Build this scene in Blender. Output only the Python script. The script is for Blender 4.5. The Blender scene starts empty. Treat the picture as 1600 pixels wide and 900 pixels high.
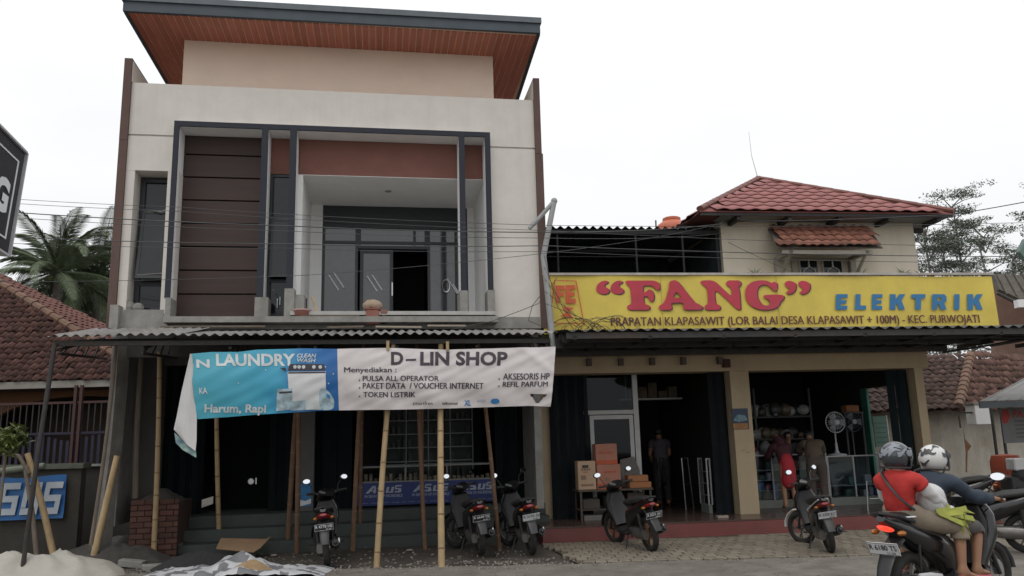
import bpy, bmesh, math, random
from mathutils import Vector, Matrix, noise
random.seed(7)
R = math.radians
SC = bpy.context.scene
COL = SC.collection

# ------------------------------------------------------------------ camera
cd = bpy.data.cameras.new('camera'); cam = bpy.data.objects.new('camera', cd); COL.objects.link(cam)
cd.sensor_width = 36; cd.lens = 27.99; cd.clip_end = 2000; cd.clip_start = 0.05
cam.matrix_world = Matrix(((0.99962936, 0.02722377, 0, 0), (0.00517822, -0.19013882, -0.98174356, 0),
                           (-0.02672676, 0.98137969, -0.19020932, 1.55), (0, 0, 0, 1)))
SC.camera = cam
# ------------------------------------------------------------------ sky, sun, exposure
SUN_EL, SUN_AZ = R(58), R(200)        # azimuth clockwise from +Y
wd = bpy.data.worlds.new('World'); SC.world = wd; wd.use_nodes = True
nt = wd.node_tree; nt.nodes.clear()
def N(nt, typ, **kw):
    n = nt.nodes.new(typ)
    for k, v in kw.items():
        if k in n.inputs: n.inputs[k].default_value = v
        else: setattr(n, k, v)
    return n
sky = N(nt, 'ShaderNodeTexSky', sky_type='NISHITA', sun_disc=False, sun_elevation=SUN_EL, sun_rotation=SUN_AZ)
sc_ = N(nt, 'ShaderNodeVectorMath', operation='SCALE'); sc_.inputs['Scale'].default_value = 1.0
nt.links.new(sky.outputs[0], sc_.inputs[0])
tc = N(nt, 'ShaderNodeTexCoord')
mp = N(nt, 'ShaderNodeMapping'); mp.inputs['Scale'].default_value = (1, 1, 2.2)
nz = N(nt, 'ShaderNodeTexNoise'); nz.inputs['Scale'].default_value = 1.7; nz.inputs['Detail'].default_value = 5
rp = N(nt, 'ShaderNodeValToRGB'); rp.color_ramp.elements[0].position = .28; rp.color_ramp.elements[1].position = .58
rp.color_ramp.elements[0].color = (.80, .80, .80, 1); rp.color_ramp.elements[1].color = (1, 1, 1, 1)
mx = N(nt, 'ShaderNodeMix', data_type='RGBA')
nt.links.new(tc.outputs['Generated'], mp.inputs[0]); nt.links.new(mp.outputs[0], nz.inputs[0]); nt.links.new(nz.outputs[0], rp.inputs[0])
nt.links.new(rp.outputs[0], mx.inputs[0]); nt.links.new(sc_.outputs[0], mx.inputs[6])
# bright overcast cloud, in the same units as the Nishita sky: an overcast sky is brighter overhead than at the horizon
sz = N(nt, 'ShaderNodeSeparateXYZ'); nt.links.new(tc.outputs['Generated'], sz.inputs[0])
gz = N(nt, 'ShaderNodeMapRange'); gz.inputs['From Min'].default_value = 0; gz.inputs['From Max'].default_value = 1; gz.inputs['To Min'].default_value = 8.7; gz.inputs['To Max'].default_value = 13.5
nt.links.new(sz.outputs[2], gz.inputs[0]); cz = N(nt, 'ShaderNodeVectorMath', operation='SCALE'); cz.inputs[0].default_value = (.975, .985, 1.0)
nt.links.new(gz.outputs[0], cz.inputs['Scale']); nt.links.new(cz.outputs[0], mx.inputs[7])
bg = N(nt, 'ShaderNodeBackground', Strength=0.1); out = N(nt, 'ShaderNodeOutputWorld')
nt.links.new(mx.outputs[2], bg.inputs[0]); nt.links.new(bg.outputs[0], out.inputs[0])
sl = bpy.data.lights.new('sun', 'SUN'); sl.energy = 0.6; sl.angle = R(25); sl.color = (1, .95, .88)
so = bpy.data.objects.new('sun', sl); COL.objects.link(so)
sdir = Vector((math.sin(SUN_AZ)*math.cos(SUN_EL), math.cos(SUN_AZ)*math.cos(SUN_EL), math.sin(SUN_EL)))
so.rotation_euler = sdir.to_track_quat('Z', 'Y').to_euler()
SC.view_settings.view_transform = 'Standard'; SC.view_settings.look = 'None'
SC.view_settings.exposure = 0.0; SC.view_settings.gamma = 1

# ------------------------------------------------------------------ frames (main building, corner shop, world)
class Frame:
    def __init__(s, x, y, yaw): s.o = Vector((x, y, 0)); s.yaw = yaw; s.m = Matrix.Translation(s.o) @ Matrix.Rotation(yaw, 4, 'Z')
    def w(s, p): return s.m @ Vector(p)
FA = Frame(-2.966, 12.377, R(9.63)); FB = Frame(1.36, 12.73, R(7.3)); FW = Frame(0, 0, 0)
ORG = {}
def tag(o, label=None, cat=None, group=None, kind=None):
    if label: o['label'] = label
    if cat: o['category'] = cat
    if group: o['group'] = group
    if kind: o['kind'] = kind
    return o
def thing(name, label, cat, fr=FW, loc=(0, 0, 0), group=None, rz=0.0):
    o = bpy.data.objects.new(name, None); COL.objects.link(o); o.empty_display_size = .2
    o.location = fr.w(loc); o.rotation_euler = (0, 0, fr.yaw + rz)
    ORG[o.name] = (Vector(loc), rz); o['_f'] = 1
    return tag(o, label, cat, group)
def kids(o): return [c for c in bpy.data.objects if c.parent == o]
def copy_tree(o, parent=None):
    c = o.copy(); COL.objects.link(c); c.parent = parent
    for ch in list(o.children): copy_tree(ch, c)
    return c

# ------------------------------------------------------------------ materials
MT = {}
def M(name, col, rough=.8, var=.12, scale=6, metal=0.0, bump=.15, bscale=None, stain=0, scol=(.12, .1, .08), streak=0, spec=None, col2=None, alpha=None, coat=0, vec=(1, 1, 1), tint=0):
    if name in MT: return MT[name]
    m = bpy.data.materials.new(name); MT[name] = m; m.use_nodes = True
    t = m.node_tree; b = t.nodes['Principled BSDF']
    b.inputs['Roughness'].default_value = rough; b.inputs['Metallic'].default_value = metal
    if spec is not None: b.inputs['Specular IOR Level'].default_value = spec
    if coat: b.inputs['Coat Weight'].default_value = coat; b.inputs['Coat Roughness'].default_value = .1
    tc = N(t, 'ShaderNodeTexCoord'); mp = N(t, 'ShaderNodeMapping'); mp.inputs['Scale'].default_value = vec
    t.links.new(tc.outputs['Object'], mp.inputs[0])
    nz = N(t, 'ShaderNodeTexNoise'); nz.inputs['Scale'].default_value = scale; nz.inputs['Detail'].default_value = 6; nz.inputs['Roughness'].default_value = .65
    t.links.new(mp.outputs[0], nz.inputs[0])
    r = N(t, 'ShaderNodeValToRGB'); r.color_ramp.elements[0].position = .3; r.color_ramp.elements[1].position = .7
    c1 = [max(0, c*(1-var)) for c in col]; c2 = [min(1, c*(1+var)) for c in (col2 or col)]
    r.color_ramp.elements[0].color = (*c1, 1); r.color_ramp.elements[1].color = (*c2, 1)
    t.links.new(nz.outputs[0], r.inputs[0]); last = r.outputs[0]
    if tint:
        oi = N(t, 'ShaderNodeObjectInfo'); hs = N(t, 'ShaderNodeHueSaturation')
        mm = N(t, 'ShaderNodeMapRange'); mm.inputs['To Min'].default_value = 1-tint; mm.inputs['To Max'].default_value = 1+tint
        t.links.new(oi.outputs['Random'], mm.inputs[0]); t.links.new(mm.outputs[0], hs.inputs['Value']); t.links.new(last, hs.inputs['Color']); last = hs.outputs[0]
    for amt, sc, vz in ((stain, 1.1, 1.0), (streak, 3.0, .12)):
        if not amt: continue
        mp2 = N(t, 'ShaderNodeMapping'); mp2.inputs['Scale'].default_value = (1, 1, vz); mp2.inputs['Location'].default_value = (3.1, 1.7, .4)
        t.links.new(tc.outputs['Object'], mp2.inputs[0])
        n2 = N(t, 'ShaderNodeTexNoise'); n2.inputs['Scale'].default_value = sc; n2.inputs['Detail'].default_value = 7; n2.inputs['Roughness'].default_value = .7
        t.links.new(mp2.outputs[0], n2.inputs[0])
        r2 = N(t, 'ShaderNodeValToRGB'); r2.color_ramp.elements[0].position = .48; r2.color_ramp.elements[1].position = .72
        r2.color_ramp.elements[0].color = (0, 0, 0, 1); r2.color_ramp.elements[1].color = (amt, amt, amt, 1)
        t.links.new(n2.outputs[0], r2.inputs[0])
        mix = N(t, 'ShaderNodeMix', data_type='RGBA'); mix.inputs[7].default_value = (*scol, 1)
        t.links.new(r2.outputs[0], mix.inputs[0]); t.links.new(last, mix.inputs[6]); last = mix.outputs[2]
    t.links.new(last, b.inputs['Base Color'])
    if bump:
        n3 = N(t, 'ShaderNodeTexNoise'); n3.inputs['Scale'].default_value = bscale or scale*8; n3.inputs['Detail'].default_value = 4
        t.links.new(mp.outputs[0], n3.inputs[0])
        bp = N(t, 'ShaderNodeBump', Strength=bump); bp.inputs['Distance'].default_value = .01
        t.links.new(n3.outputs[0], bp.inputs['Height']); t.links.new(bp.outputs[0], b.inputs['Normal'])
    if alpha is not None: b.inputs['Alpha'].default_value = alpha
    return m
def glass(name, tint=(.9, .95, 1), a=.3, rough=.03, ior=1.5):
    if name in MT: return MT[name]
    m = bpy.data.materials.new(name); MT[name] = m; m.use_nodes = True; t = m.node_tree; t.nodes.clear()
    tr = N(t, 'ShaderNodeBsdfTransparent'); tr.inputs[0].default_value = (*tint, 1)
    gl = N(t, 'ShaderNodeBsdfGlossy'); gl.inputs['Roughness'].default_value = rough; gl.inputs[0].default_value = (.9, .93, .95, 1)
    fr = N(t, 'ShaderNodeFresnel', IOR=ior); ad = N(t, 'ShaderNodeMath', operation='ADD'); ad.inputs[1].default_value = a
    ms = N(t, 'ShaderNodeMixShader'); o = N(t, 'ShaderNodeOutputMaterial')
    t.links.new(fr.outputs[0], ad.inputs[0]); t.links.new(ad.outputs[0], ms.inputs[0]); t.links.new(tr.outputs[0], ms.inputs[1]); t.links.new(gl.outputs[0], ms.inputs[2]); t.links.new(ms.outputs[0], o.inputs[0])
    return m

# ------------------------------------------------------------------ mesh builder
class MB:
    def __init__(s): s.ch = []; s.v = []; s.f = []; s.mi = []; s.cur = 0; s.mats = []
    def m(s, mat):
        if mat not in s.mats: s.mats.append(mat)
        s.cur = s.mats.index(mat); return s
    def each(s, name, mat, parent):          # every chunk added becomes a mesh of its own
        for i, (v0, f0) in enumerate(s.ch):
            v1, f1 = s.ch[i+1] if i+1 < len(s.ch) else (len(s.v), len(s.f))
            m_ = MB(); m_.add(s.v[v0:v1], [[k-v0 for k in f] for f in s.f[f0:f1]]); m_.build(name, mat, parent)
    def add(s, vs, fs):
        n = len(s.v); s.ch.append((n, len(s.f))); s.v += [Vector(p) for p in vs]
        for f in fs: s.f.append([n+i for i in f]); s.mi.append(s.cur)
        return s
    def box(s, x0, x1, y0, y1, z0, z1, mat=None):
        vs = [Vector((x, y, z)) for z in (z0, z1) for y in (y0, y1) for x in (x0, x1)]
        if mat is not None: vs = [mat @ p for p in vs]
        return s.add(vs, [(0, 2, 3, 1), (4, 5, 7, 6), (0, 1, 5, 4), (2, 6, 7, 3), (0, 4, 6, 2), (1, 3, 7, 5)])
    def tube(s, pts, r, n=8, cap=True, mat=None, flat=1.0):
        pts = [Vector(p) for p in pts]; k = len(pts); rs = r if isinstance(r, (list, tuple)) else [r]*k
        up0 = None; base = len(s.v); ring = []
        for i, p in enumerate(pts):
            t = (pts[min(i+1, k-1)]-pts[max(i-1, 0)])
            t = t.normalized() if t.length > 1e-9 else Vector((0, 0, 1))
            if up0 is None:
                up0 = Vector((0, 0, 1)) if abs(t.z) < .9 else Vector((1, 0, 0))
            a = t.cross(up0); a = a.normalized() if a.length > 1e-6 else Vector((1, 0, 0)); b = a.cross(t).normalized(); up0 = b
            for j in range(n):
                an = 2*math.pi*j/n; q = p + a*math.cos(an)*rs[i] + b*math.sin(an)*rs[i]*flat
                ring.append(mat @ q if mat is not None else q)
        fs = [(i*n+j, i*n+(j+1) % n, (i+1)*n+(j+1) % n, (i+1)*n+j) for i in range(k-1) for j in range(n)]
        if cap: fs += [tuple(reversed(range(n))), tuple((k-1)*n+j for j in range(n))]
        return s.add(ring, fs)
    def loft(s, secs, n=12, mat=None, p=2.0):
        # secs: (x, z, half_width_y, half_height, [y]) rings perpendicular to the path in the xz plane
        c = [Vector((q[0], q[4] if len(q) > 4 else 0, q[1])) for q in secs]; k = len(c); ring = []
        for i in range(k):
            t = (c[min(i+1, k-1)]-c[max(i-1, 0)]).normalized(); b = Vector((-t.z, 0, t.x))
            for j in range(n):
                an = 2*math.pi*j/n; ca, sa = math.cos(an), math.sin(an)
                e = 2/p; q = c[i] + Vector((0, 1, 0))*(abs(ca)**e*(1 if ca > 0 else -1))*secs[i][2] + b*(abs(sa)**e*(1 if sa > 0 else -1))*secs[i][3]
                ring.append(mat @ q if mat is not None else q)
        fs = [(i*n+j, i*n+(j+1) % n, (i+1)*n+(j+1) % n, (i+1)*n+j) for i in range(k-1) for j in range(n)]
        fs += [tuple(reversed(range(n))), tuple((k-1)*n+j for j in range(n))]
        return s.add(ring, fs)
    def lathe(s, prof, c=(0, 0, 0), n=16, axis='Z', mat=None):
        ring = []
        for r, h in prof:
            for j in range(n):
                a = 2*math.pi*j/n; q = (r*math.cos(a), r*math.sin(a), h)
                if axis == 'Y': q = (q[0], q[2], q[1])
                if axis == 'X': q = (q[2], q[0], q[1])
                q = Vector(q)+Vector(c); ring.append(mat @ q if mat is not None else q)
        k = len(prof)
        return s.add(ring, [(i*n+j, i*n+(j+1) % n, (i+1)*n+(j+1) % n, (i+1)*n+j) for i in range(k-1) for j in range(n)])
    def ball(s, c, r, n=12, k=8, mat=None, sc=(1, 1, 1)):
        c = Vector(c); ring = []
        for i in range(k+1):
            ph = math.pi*i/k
            for j in range(n):
                th = 2*math.pi*j/n; q = c+Vector((math.sin(ph)*math.cos(th)*r*sc[0], math.sin(ph)*math.sin(th)*r*sc[1], math.cos(ph)*r*sc[2]))
                ring.append(mat @ q if mat is not None else q)
        return s.add(ring, [(i*n+j, (i+1)*n+j, (i+1)*n+(j+1) % n, i*n+(j+1) % n) for i in range(k) for j in range(n)])
    def torus(s, c, Rr, r, n=24, k=8, axis='Y', a0=0, a1=2*math.pi, mat=None):
        pts = []
        full = abs(a1-a0-2*math.pi) < 1e-6
        for i in range(n+1):
            a = a0+(a1-a0)*i/n; q = {'Y': (math.cos(a)*Rr, 0, math.sin(a)*Rr), 'Z': (math.cos(a)*Rr, math.sin(a)*Rr, 0), 'X': (0, math.cos(a)*Rr, math.sin(a)*Rr)}[axis]
            pts.append(Vector(c)+Vector(q))
        ax = {'Y': Vector((0, 1, 0)), 'Z': Vector((0, 0, 1)), 'X': Vector((1, 0, 0))}[axis]; ring = []
        for p in pts:
            d = (p-Vector(c)).normalized()
            for j in range(k):
                an = 2*math.pi*j/k; q = p+d*math.cos(an)*r+ax*math.sin(an)*r; ring.append(mat @ q if mat is not None else q)
        return s.add(ring, [(i*k+j, i*k+(j+1) % k, (i+1)*k+(j+1) % k, (i+1)*k+j) for i in range(n) for j in range(k)])
    def prism(s, poly, y0, y1, mat=None):           # polygon in xz, extruded in y
        n = len(poly); vs = [Vector((p[0], y0, p[1])) for p in poly]+[Vector((p[0], y1, p[1])) for p in poly]
        if mat is not None: vs = [mat @ q for q in vs]
        return s.add(vs, [tuple(range(n)), tuple(reversed(range(n, 2*n)))]+[(i, i+n, (i+1) % n+n, (i+1) % n) for i in range(n)])
    def slab(s, poly, z0, z1):                      # polygon in xy
        n = len(poly); vs = [Vector((p[0], p[1], z0)) for p in poly]+[Vector((p[0], p[1], z1)) for p in poly]
        return s.add(vs, [tuple(reversed(range(n))), tuple(range(n, 2*n))]+[(i, (i+1) % n, (i+1) % n+n, i+n) for i in range(n)])
    def plate(s, a, b, c, d, th):                   # quad a-b-c-d with thickness along its normal
        a, b, c, d = map(Vector, (a, b, c, d)); nn = (b-a).cross(d-a).normalized()*th
        return s.add([a, b, c, d, a+nn, b+nn, c+nn, d+nn], [(0, 3, 2, 1), (4, 5, 6, 7), (0, 1, 5, 4), (1, 2, 6, 5), (2, 3, 7, 6), (3, 0, 4, 7)])
    def build(s, name, mat=None, parent=None, fr=FW, loc=(0, 0, 0), smooth=False, bevel=0, kind=None, fix=True, local=False):
        if mat is None: mats = s.mats
        else: mats = [mat]; s.mi = [0]*len(s.f)
        me = bpy.data.meshes.new(name)
        if parent is not None:
            if local: o0 = Vector((0, 0, 0))
            else:
                p = parent
                while p.parent: p = p.parent
                o0 = ORG[p.name][0] if p.name in ORG else Vector((0, 0, 0))
        else: o0 = Vector(loc)
        me.from_pydata([tuple(v-o0) for v in s.v], [], s.f)
        for m_ in mats: me.materials.append(m_)
        if mat is None:
            for p_, i in zip(me.polygons, s.mi): p_.material_index = i
        if smooth:
            for p_ in me.polygons: p_.use_smooth = True
        me.update()
        if fix:
            bm = bmesh.new(); bm.from_mesh(me); bmesh.ops.recalc_face_normals(bm, faces=bm.faces)
            if bevel: bmesh.ops.bevel(bm, geom=bm.edges[:], offset=bevel, segments=1, affect='EDGES')
            bm.to_mesh(me); bm.free()
        if smooth and hasattr(me, 'set_sharp_from_angle'): me.set_sharp_from_angle(angle=R(42))
        o = bpy.data.objects.new(name, me); COL.objects.link(o)
        if parent is not None: o.parent = parent
        else:
            o.location = fr.w(loc); o.rotation_euler = (0, 0, fr.yaw); ORG[o.name] = (Vector(loc), 0)
        if kind: o['kind'] = kind
        return o
def obj_from(me, name, parent=None, fr=FW, loc=(0, 0, 0), kind=None):
    o = bpy.data.objects.new(name, me); COL.objects.link(o)
    if parent is not None:
        o.parent = parent
    else: o.location = fr.w(loc); o.rotation_euler = (0, 0, fr.yaw)
    if kind: o['kind'] = kind
    return o

# flat print: text or outline polygons fitted into a rectangle of the local xz plane
def curve_mesh(cu):
    o = bpy.data.objects.new('tmp', cu); COL.objects.link(o)
    dg = bpy.context.evaluated_depsgraph_get(); dg.update()
    me = bpy.data.meshes.new_from_object(o.evaluated_get(dg)); bpy.data.objects.remove(o); bpy.data.curves.remove(cu); return me
def text_verts(s, bold=.0, shear=0, space=1.0):
    cu = bpy.data.curves.new('t', 'FONT'); cu.body = s; cu.size = 1; cu.offset = bold; cu.shear = shear; cu.space_character = space; cu.resolution_u = 3
    return curve_mesh(cu)
def poly_verts(loops, smooth=True, sub=4):
    cu = bpy.data.curves.new('p', 'CURVE'); cu.dimensions = '2D'; cu.fill_mode = 'BOTH'
    for lp in loops:
        pts = []
        n = len(lp)
        for i in range(n):
            if not smooth: pts.append(lp[i]); continue
            p0, p1, p2, p3 = lp[i-1], lp[i], lp[(i+1) % n], lp[(i+2) % n]
            for k in range(sub):
                t = k/sub
                pts.append(tuple(.5*((2*p1[a])+(-p0[a]+p2[a])*t+(2*p0[a]-5*p1[a]+4*p2[a]-p3[a])*t*t+(-p0[a]+3*p1[a]-3*p2[a]+p3[a])*t**3) for a in (0, 1)))
        sp = cu.splines.new('POLY'); sp.points.add(len(pts)-1)
        for i, q in enumerate(pts): sp.points[i].co = (q[0], q[1], 0, 1)
        sp.use_cyclic_u = True
    return curve_mesh(cu)
def fit(me, x0, x1, z0, z1, y, th=.002, warp=None, cuts=0, keep=False):
    bm = bmesh.new(); bm.from_mesh(me); bpy.data.meshes.remove(me)
    xs = [v.co.x for v in bm.verts]; ys = [v.co.y for v in bm.verts]
    if not xs: return bm
    ax, bx, ay, by = min(xs), max(xs), min(ys), max(ys)
    for v in bm.verts:
        v.co = Vector((x0+(v.co.x-ax)/(bx-ax+1e-9)*(x1-x0), y, z0+(v.co.y-ay)/(by-ay+1e-9)*(z1-z0)))
    if cuts:
        for axis, lo, hi, nn in ((0, x0, x1, max(1, int((x1-x0)*cuts))), (2, z0, z1, max(1, int((z1-z0)*cuts*.8)))):
            for i in range(1, nn):
                co = Vector((0, 0, 0)); co[axis] = lo+(hi-lo)*i/nn; no = Vector((0, 0, 0)); no[axis] = 1
                bmesh.ops.bisect_plane(bm, geom=bm.verts[:]+bm.edges[:]+bm.faces[:], plane_co=co, plane_no=no)
    if warp:
        for v in bm.verts: v.co = warp(v.co)
    return bm
def put(bm, name, mat, parent):
    me = bpy.data.meshes.new(name); 
    p = parent
    while p.parent: p = p.parent
    o0 = ORG[p.name][0] if p.name in ORG else Vector((0, 0, 0))
    for v in bm.verts: v.co -= o0
    bm.to_mesh(me); bm.free(); me.materials.append(mat)
    o = bpy.data.objects.new(name, me); COL.objects.link(o); o.parent = parent; return o
def text(s, x0, x1, z0, z1, y, mat, parent, bold=.0, shear=0, name='lettering', space=1.0, warp=None, cuts=0):
    return put(fit(text_verts(s, bold, shear, space), x0, x1, z0, z1, y, warp=warp, cuts=cuts), name, mat, parent)
def rect(p, q): return (min(p[0], q[0]), max(p[0], q[0]), min(p[1], q[1]), max(p[1], q[1]))

# ------------------------------------------------------------------ shared materials
cream = M('cream_plaster', (.64, .605, .555), .9, .05, 3, stain=.2, scol=(.48, .455, .41), streak=.32, bump=.12)
peach = M('peach_plaster', (.80, .65, .53), .9, .04, 3, stain=.12, scol=(.5, .38, .28), bump=.08)
whitep = M('white_plaster', (.78, .78, .77), .85, .04, 4, stain=.1, scol=(.45, .44, .42), bump=.06)
concrete = M('bare_concrete', (.27, .26, .24), .95, .18, 7, stain=.5, scol=(.12, .11, .1), streak=.4, bump=.5)
navy = M('navy_frame_paint', (.017, .021, .032), .75, .08, 6, bump=.05)
fasciam = M('slate_fascia', (.05, .066, .082), .6, .12, 5, stain=.25, scol=(.12, .14, .15), bump=.08)
brownp = M('brown_pilaster', (.105, .062, .052), .8, .12, 3, streak=.3, scol=(.17, .13, .12), bump=.1)
maroon = M('terracotta_band', (.20, .085, .065), .8, .1, 3, stain=.2, scol=(.14, .065, .05))
woodd = M('dark_brown_board', (.042, .023, .018), .65, .2, 2, vec=(.6, 1, 9), bump=.15, tint=.08)
soff = M('red_brown_plank', (.46, .145, .095), .5, .15, 3, vec=(5, .6, 1), bump=.08, tint=.1)
soffj = M('pale_joint_trim', (.78, .55, .42), .6, .05, 5)
alum = M('dark_window_frame', (.02, .024, .028), .4, .1, 8, bump=0)
winglass = M('tinted_pane', (.012, .015, .017), .04, .1, 2, bump=0, spec=.45, stain=.3, scol=(.04, .045, .05))
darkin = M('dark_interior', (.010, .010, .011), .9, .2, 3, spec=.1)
steel = M('dark_steel', (.035, .033, .032), .6, .3, 9, stain=.4, scol=(.09, .05, .03))
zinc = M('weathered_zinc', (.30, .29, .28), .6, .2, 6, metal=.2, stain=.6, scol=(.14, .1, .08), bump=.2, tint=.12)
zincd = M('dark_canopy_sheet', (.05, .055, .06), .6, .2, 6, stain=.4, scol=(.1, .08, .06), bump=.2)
bamb = M('dry_bamboo', (.40, .285, .15), .6, .22, 5, vec=(3, 3, .8), bump=.15, stain=.3, scol=(.2, .14, .08), tint=.15)
bambd = M('brown_bamboo', (.17, .095, .055), .7, .25, 5, vec=(3, 3, .8), bump=.15, stain=.3, scol=(.08, .05, .035), tint=.15)
node_ = M('bamboo_node', (.2, .13, .07), .8, .2, 9)
woodg = M('grey_timber', (.16, .13, .1), .85, .25, 4, vec=(6, 6, .7), bump=.3)
white = M('white_paint', (.75, .75, .74), .5, .04, 6, bump=.03)
black = M('black_plastic', (.018, .018, .02), .4, .15, 8, bump=.03)
rubber = M('tyre_rubber', (.018, .017, .016), .85, .3, 12, bump=.2, stain=.5, scol=(.07, .06, .05))
chrome = M('brushed_metal', (.55, .55, .55), .3, .1, 10, metal=1, bump=.02)
card = M('brown_cardboard', (.36, .23, .13), .9, .12, 4, tint=.12)
skinm = M('brown_skin', (.30, .155, .09), .6, .08, 9, bump=.05)
inkb = M('black_ink', (.03, .025, .03), .6, .2, 14, bump=0)
whiteink = M('white_ink', (.72, .74, .76), .6, .05, 8, bump=0)

# ================================================================== GROUND
def sheet(name, poly, z, mat, fr=FW, kind='structure'):
    mb = MB(); mb.add([(p[0], p[1], z) for p in poly], [tuple(range(len(poly)))]); return mb.build(name, mat, fr=fr, kind=kind)
gm = M('damp_dirt', (.075, .062, .05), .95, .35, 2.2, bump=.6, bscale=30, stain=.7, scol=(.035, .03, .026))
sheet('ground', [(-400, -60), (400, -60), (400, 700), (-400, 700)], -.02, gm)
bm = bmesh.new(); bmesh.ops.create_grid(bm, x_segments=150, y_segments=60, size=1)
for v in bm.verts:
    x, y = v.co.x*13-1, 13.2+v.co.y*5.2
    edge = min(1, (1-max(abs(v.co.x), abs(v.co.y)))*12)
    z = .012+.022*noise.noise(Vector((x*1.3, y*1.3, 0)))+.012*noise.noise(Vector((x*5, y*5, 3)))
    v.co = Vector((x, y, z*edge-.018*(1-edge)))
me = bpy.data.meshes.new('dirt_yard'); bm.to_mesh(me); bm.free(); me.materials.append(gm)
for p in me.polygons: p.use_smooth = True
obj_from(me, 'dirt_yard', kind='structure')
roadm = M('worn_asphalt', (.15, .135, .112), .95, .3, 3, bump=.5, bscale=60, stain=.5, scol=(.24, .22, .19))
_t = roadm.node_tree; _b = _t.nodes['Principled BSDF']; _v = N(_t, 'ShaderNodeTexVoronoi', feature='DISTANCE_TO_EDGE'); _v.inputs['Scale'].default_value = 1.1
_c = N(_t, 'ShaderNodeTexCoord'); _w = N(_t, 'ShaderNodeTexNoise'); _w.inputs['Scale'].default_value = 3.0; _a = N(_t, 'ShaderNodeVectorMath', operation='ADD'); _t.links.new(_c.outputs['Object'], _w.inputs[0]); _t.links.new(_c.outputs['Object'], _a.inputs[0]); _t.links.new(_w.outputs[1], _a.inputs[1]); _t.links.new(_a.outputs[0], _v.inputs[0])
_m = N(_t, 'ShaderNodeMapRange'); _m.inputs['From Max'].default_value = .012; _m.inputs['To Min'].default_value = .35; _t.links.new(_v.outputs[0], _m.inputs[0])
_x = N(_t, 'ShaderNodeMix', data_type='RGBA', blend_type='MULTIPLY'); _x.inputs[0].default_value = 1; _s = _b.inputs['Base Color'].links[0].from_socket; _t.links.new(_s, _x.inputs[6]); _t.links.new(_m.outputs[0], _x.inputs[7]); _t.links.new(_x.outputs[2], _b.inputs['Base Color'])
re_ = [(60, 11.6), (9.2, 11.2)]; xx = 9.0
while xx > -20: re_.append((xx, (10.35+max(0, xx-4.4)*.18 if xx > 1 else 10.35-.03*(xx-1))+.09*noise.noise(Vector((xx*1.7, 0, 0)))+.05*noise.noise(Vector((xx*6, 1, 0))))); xx -= .12
sheet('road', [(-60, -30), (60, -30)]+re_+[(-60, 11)], .05, roadm)
gr = MB()                                          # loose gravel and crumbs along the road edge
for i in range(1500):
    x = random.uniform(-6, 8); y = 10.42+random.gauss(0, .22)+max(0, x-3)*.14; s = random.uniform(.006, .02)
    if random.random() < .25: y += random.uniform(0, 1.6)
    gr.ball((x, y, .05), s, 5, 3, sc=(1, 1.2, .7))
tag(gr.build('gravel', M('pale_gravel', (.24, .22, .19), .9, .4, 20)), 'loose pale gravel and crumbs strewn along the road edge', 'gravel', kind='stuff')

# paving blocks of the yard before the corner shop
pav = sheet('paved_yard', [(.35, 12.6), (.75, 10.34), (4.4, 10.38), (12, 11.4), (12, 14.1), (1.36, 12.73)], .035, M('paving_joint_dirt', (.07, .055, .042), .95, .3, 8))
pm = M('paving_block', (.185, .158, .12), .9, .16, 4, bump=.35, stain=.5, scol=(.10, .085, .07), tint=.16)
cells = []
row = 0; y = 10.3
while y < 14.0:
    x = .2+(row % 2)*.075
    while x < 10.5:
        xl = .75-(y-10.34)*.17
        if x > xl+.02+.12*noise.noise(Vector((y*3, 0, 0))) and y < 12.69+(x-1.36)*.128-.28 and y > 10.34+max(0, x-4.4)*.13: cells.append((x, y))
        x += .15
    y += .215; row += 1
cells.sort(key=lambda c: c[1]+.15*abs(c[0]-3.5))
pme = None
for i, (x, y) in enumerate(cells[:300]):
    if pme is None:
        b_ = MB().box(-.069, .069, -.101, .101, 0, .05); pme = b_.build('brick', pm, parent=pav, bevel=.006)
        o = pme
    else:
        o = pme.copy(); COL.objects.link(o); o.parent = pav
    o.name = 'paving_block' if i == 0 else 'paving_block.%03d' % i
    dz = .012*noise.noise(Vector((x*2, y*2, 1)))+random.uniform(-.003, .003)
    o.location = (x+random.uniform(-.002, .002), y+random.uniform(-.002, .002), .012+dz); o.rotation_euler = (random.uniform(-.02, .02), random.uniform(-.02, .02), random.uniform(-.015, .015))
mb = MB()
for x, y in cells[300:]:
    dz = .012*noise.noise(Vector((x*2, y*2, 1)))+random.uniform(-.003, .003)
    mb.box(x-.069, x+.069, y-.101, y+.101, .012+dz, .062+dz)
mb.build('paving_blocks', pm, parent=pav, kind='stuff')

# ================================================================== MAIN BUILDING (two storey shop house)
H = thing('shop_house', 'two storey cream shop house with flat overhanging roof and dark framed balcony', 'building', FA, (0, 1, 0))
def P(mb, name, mat=None, par=None, **kw): return mb.build(name, mat, par or H, **kw)
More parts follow.
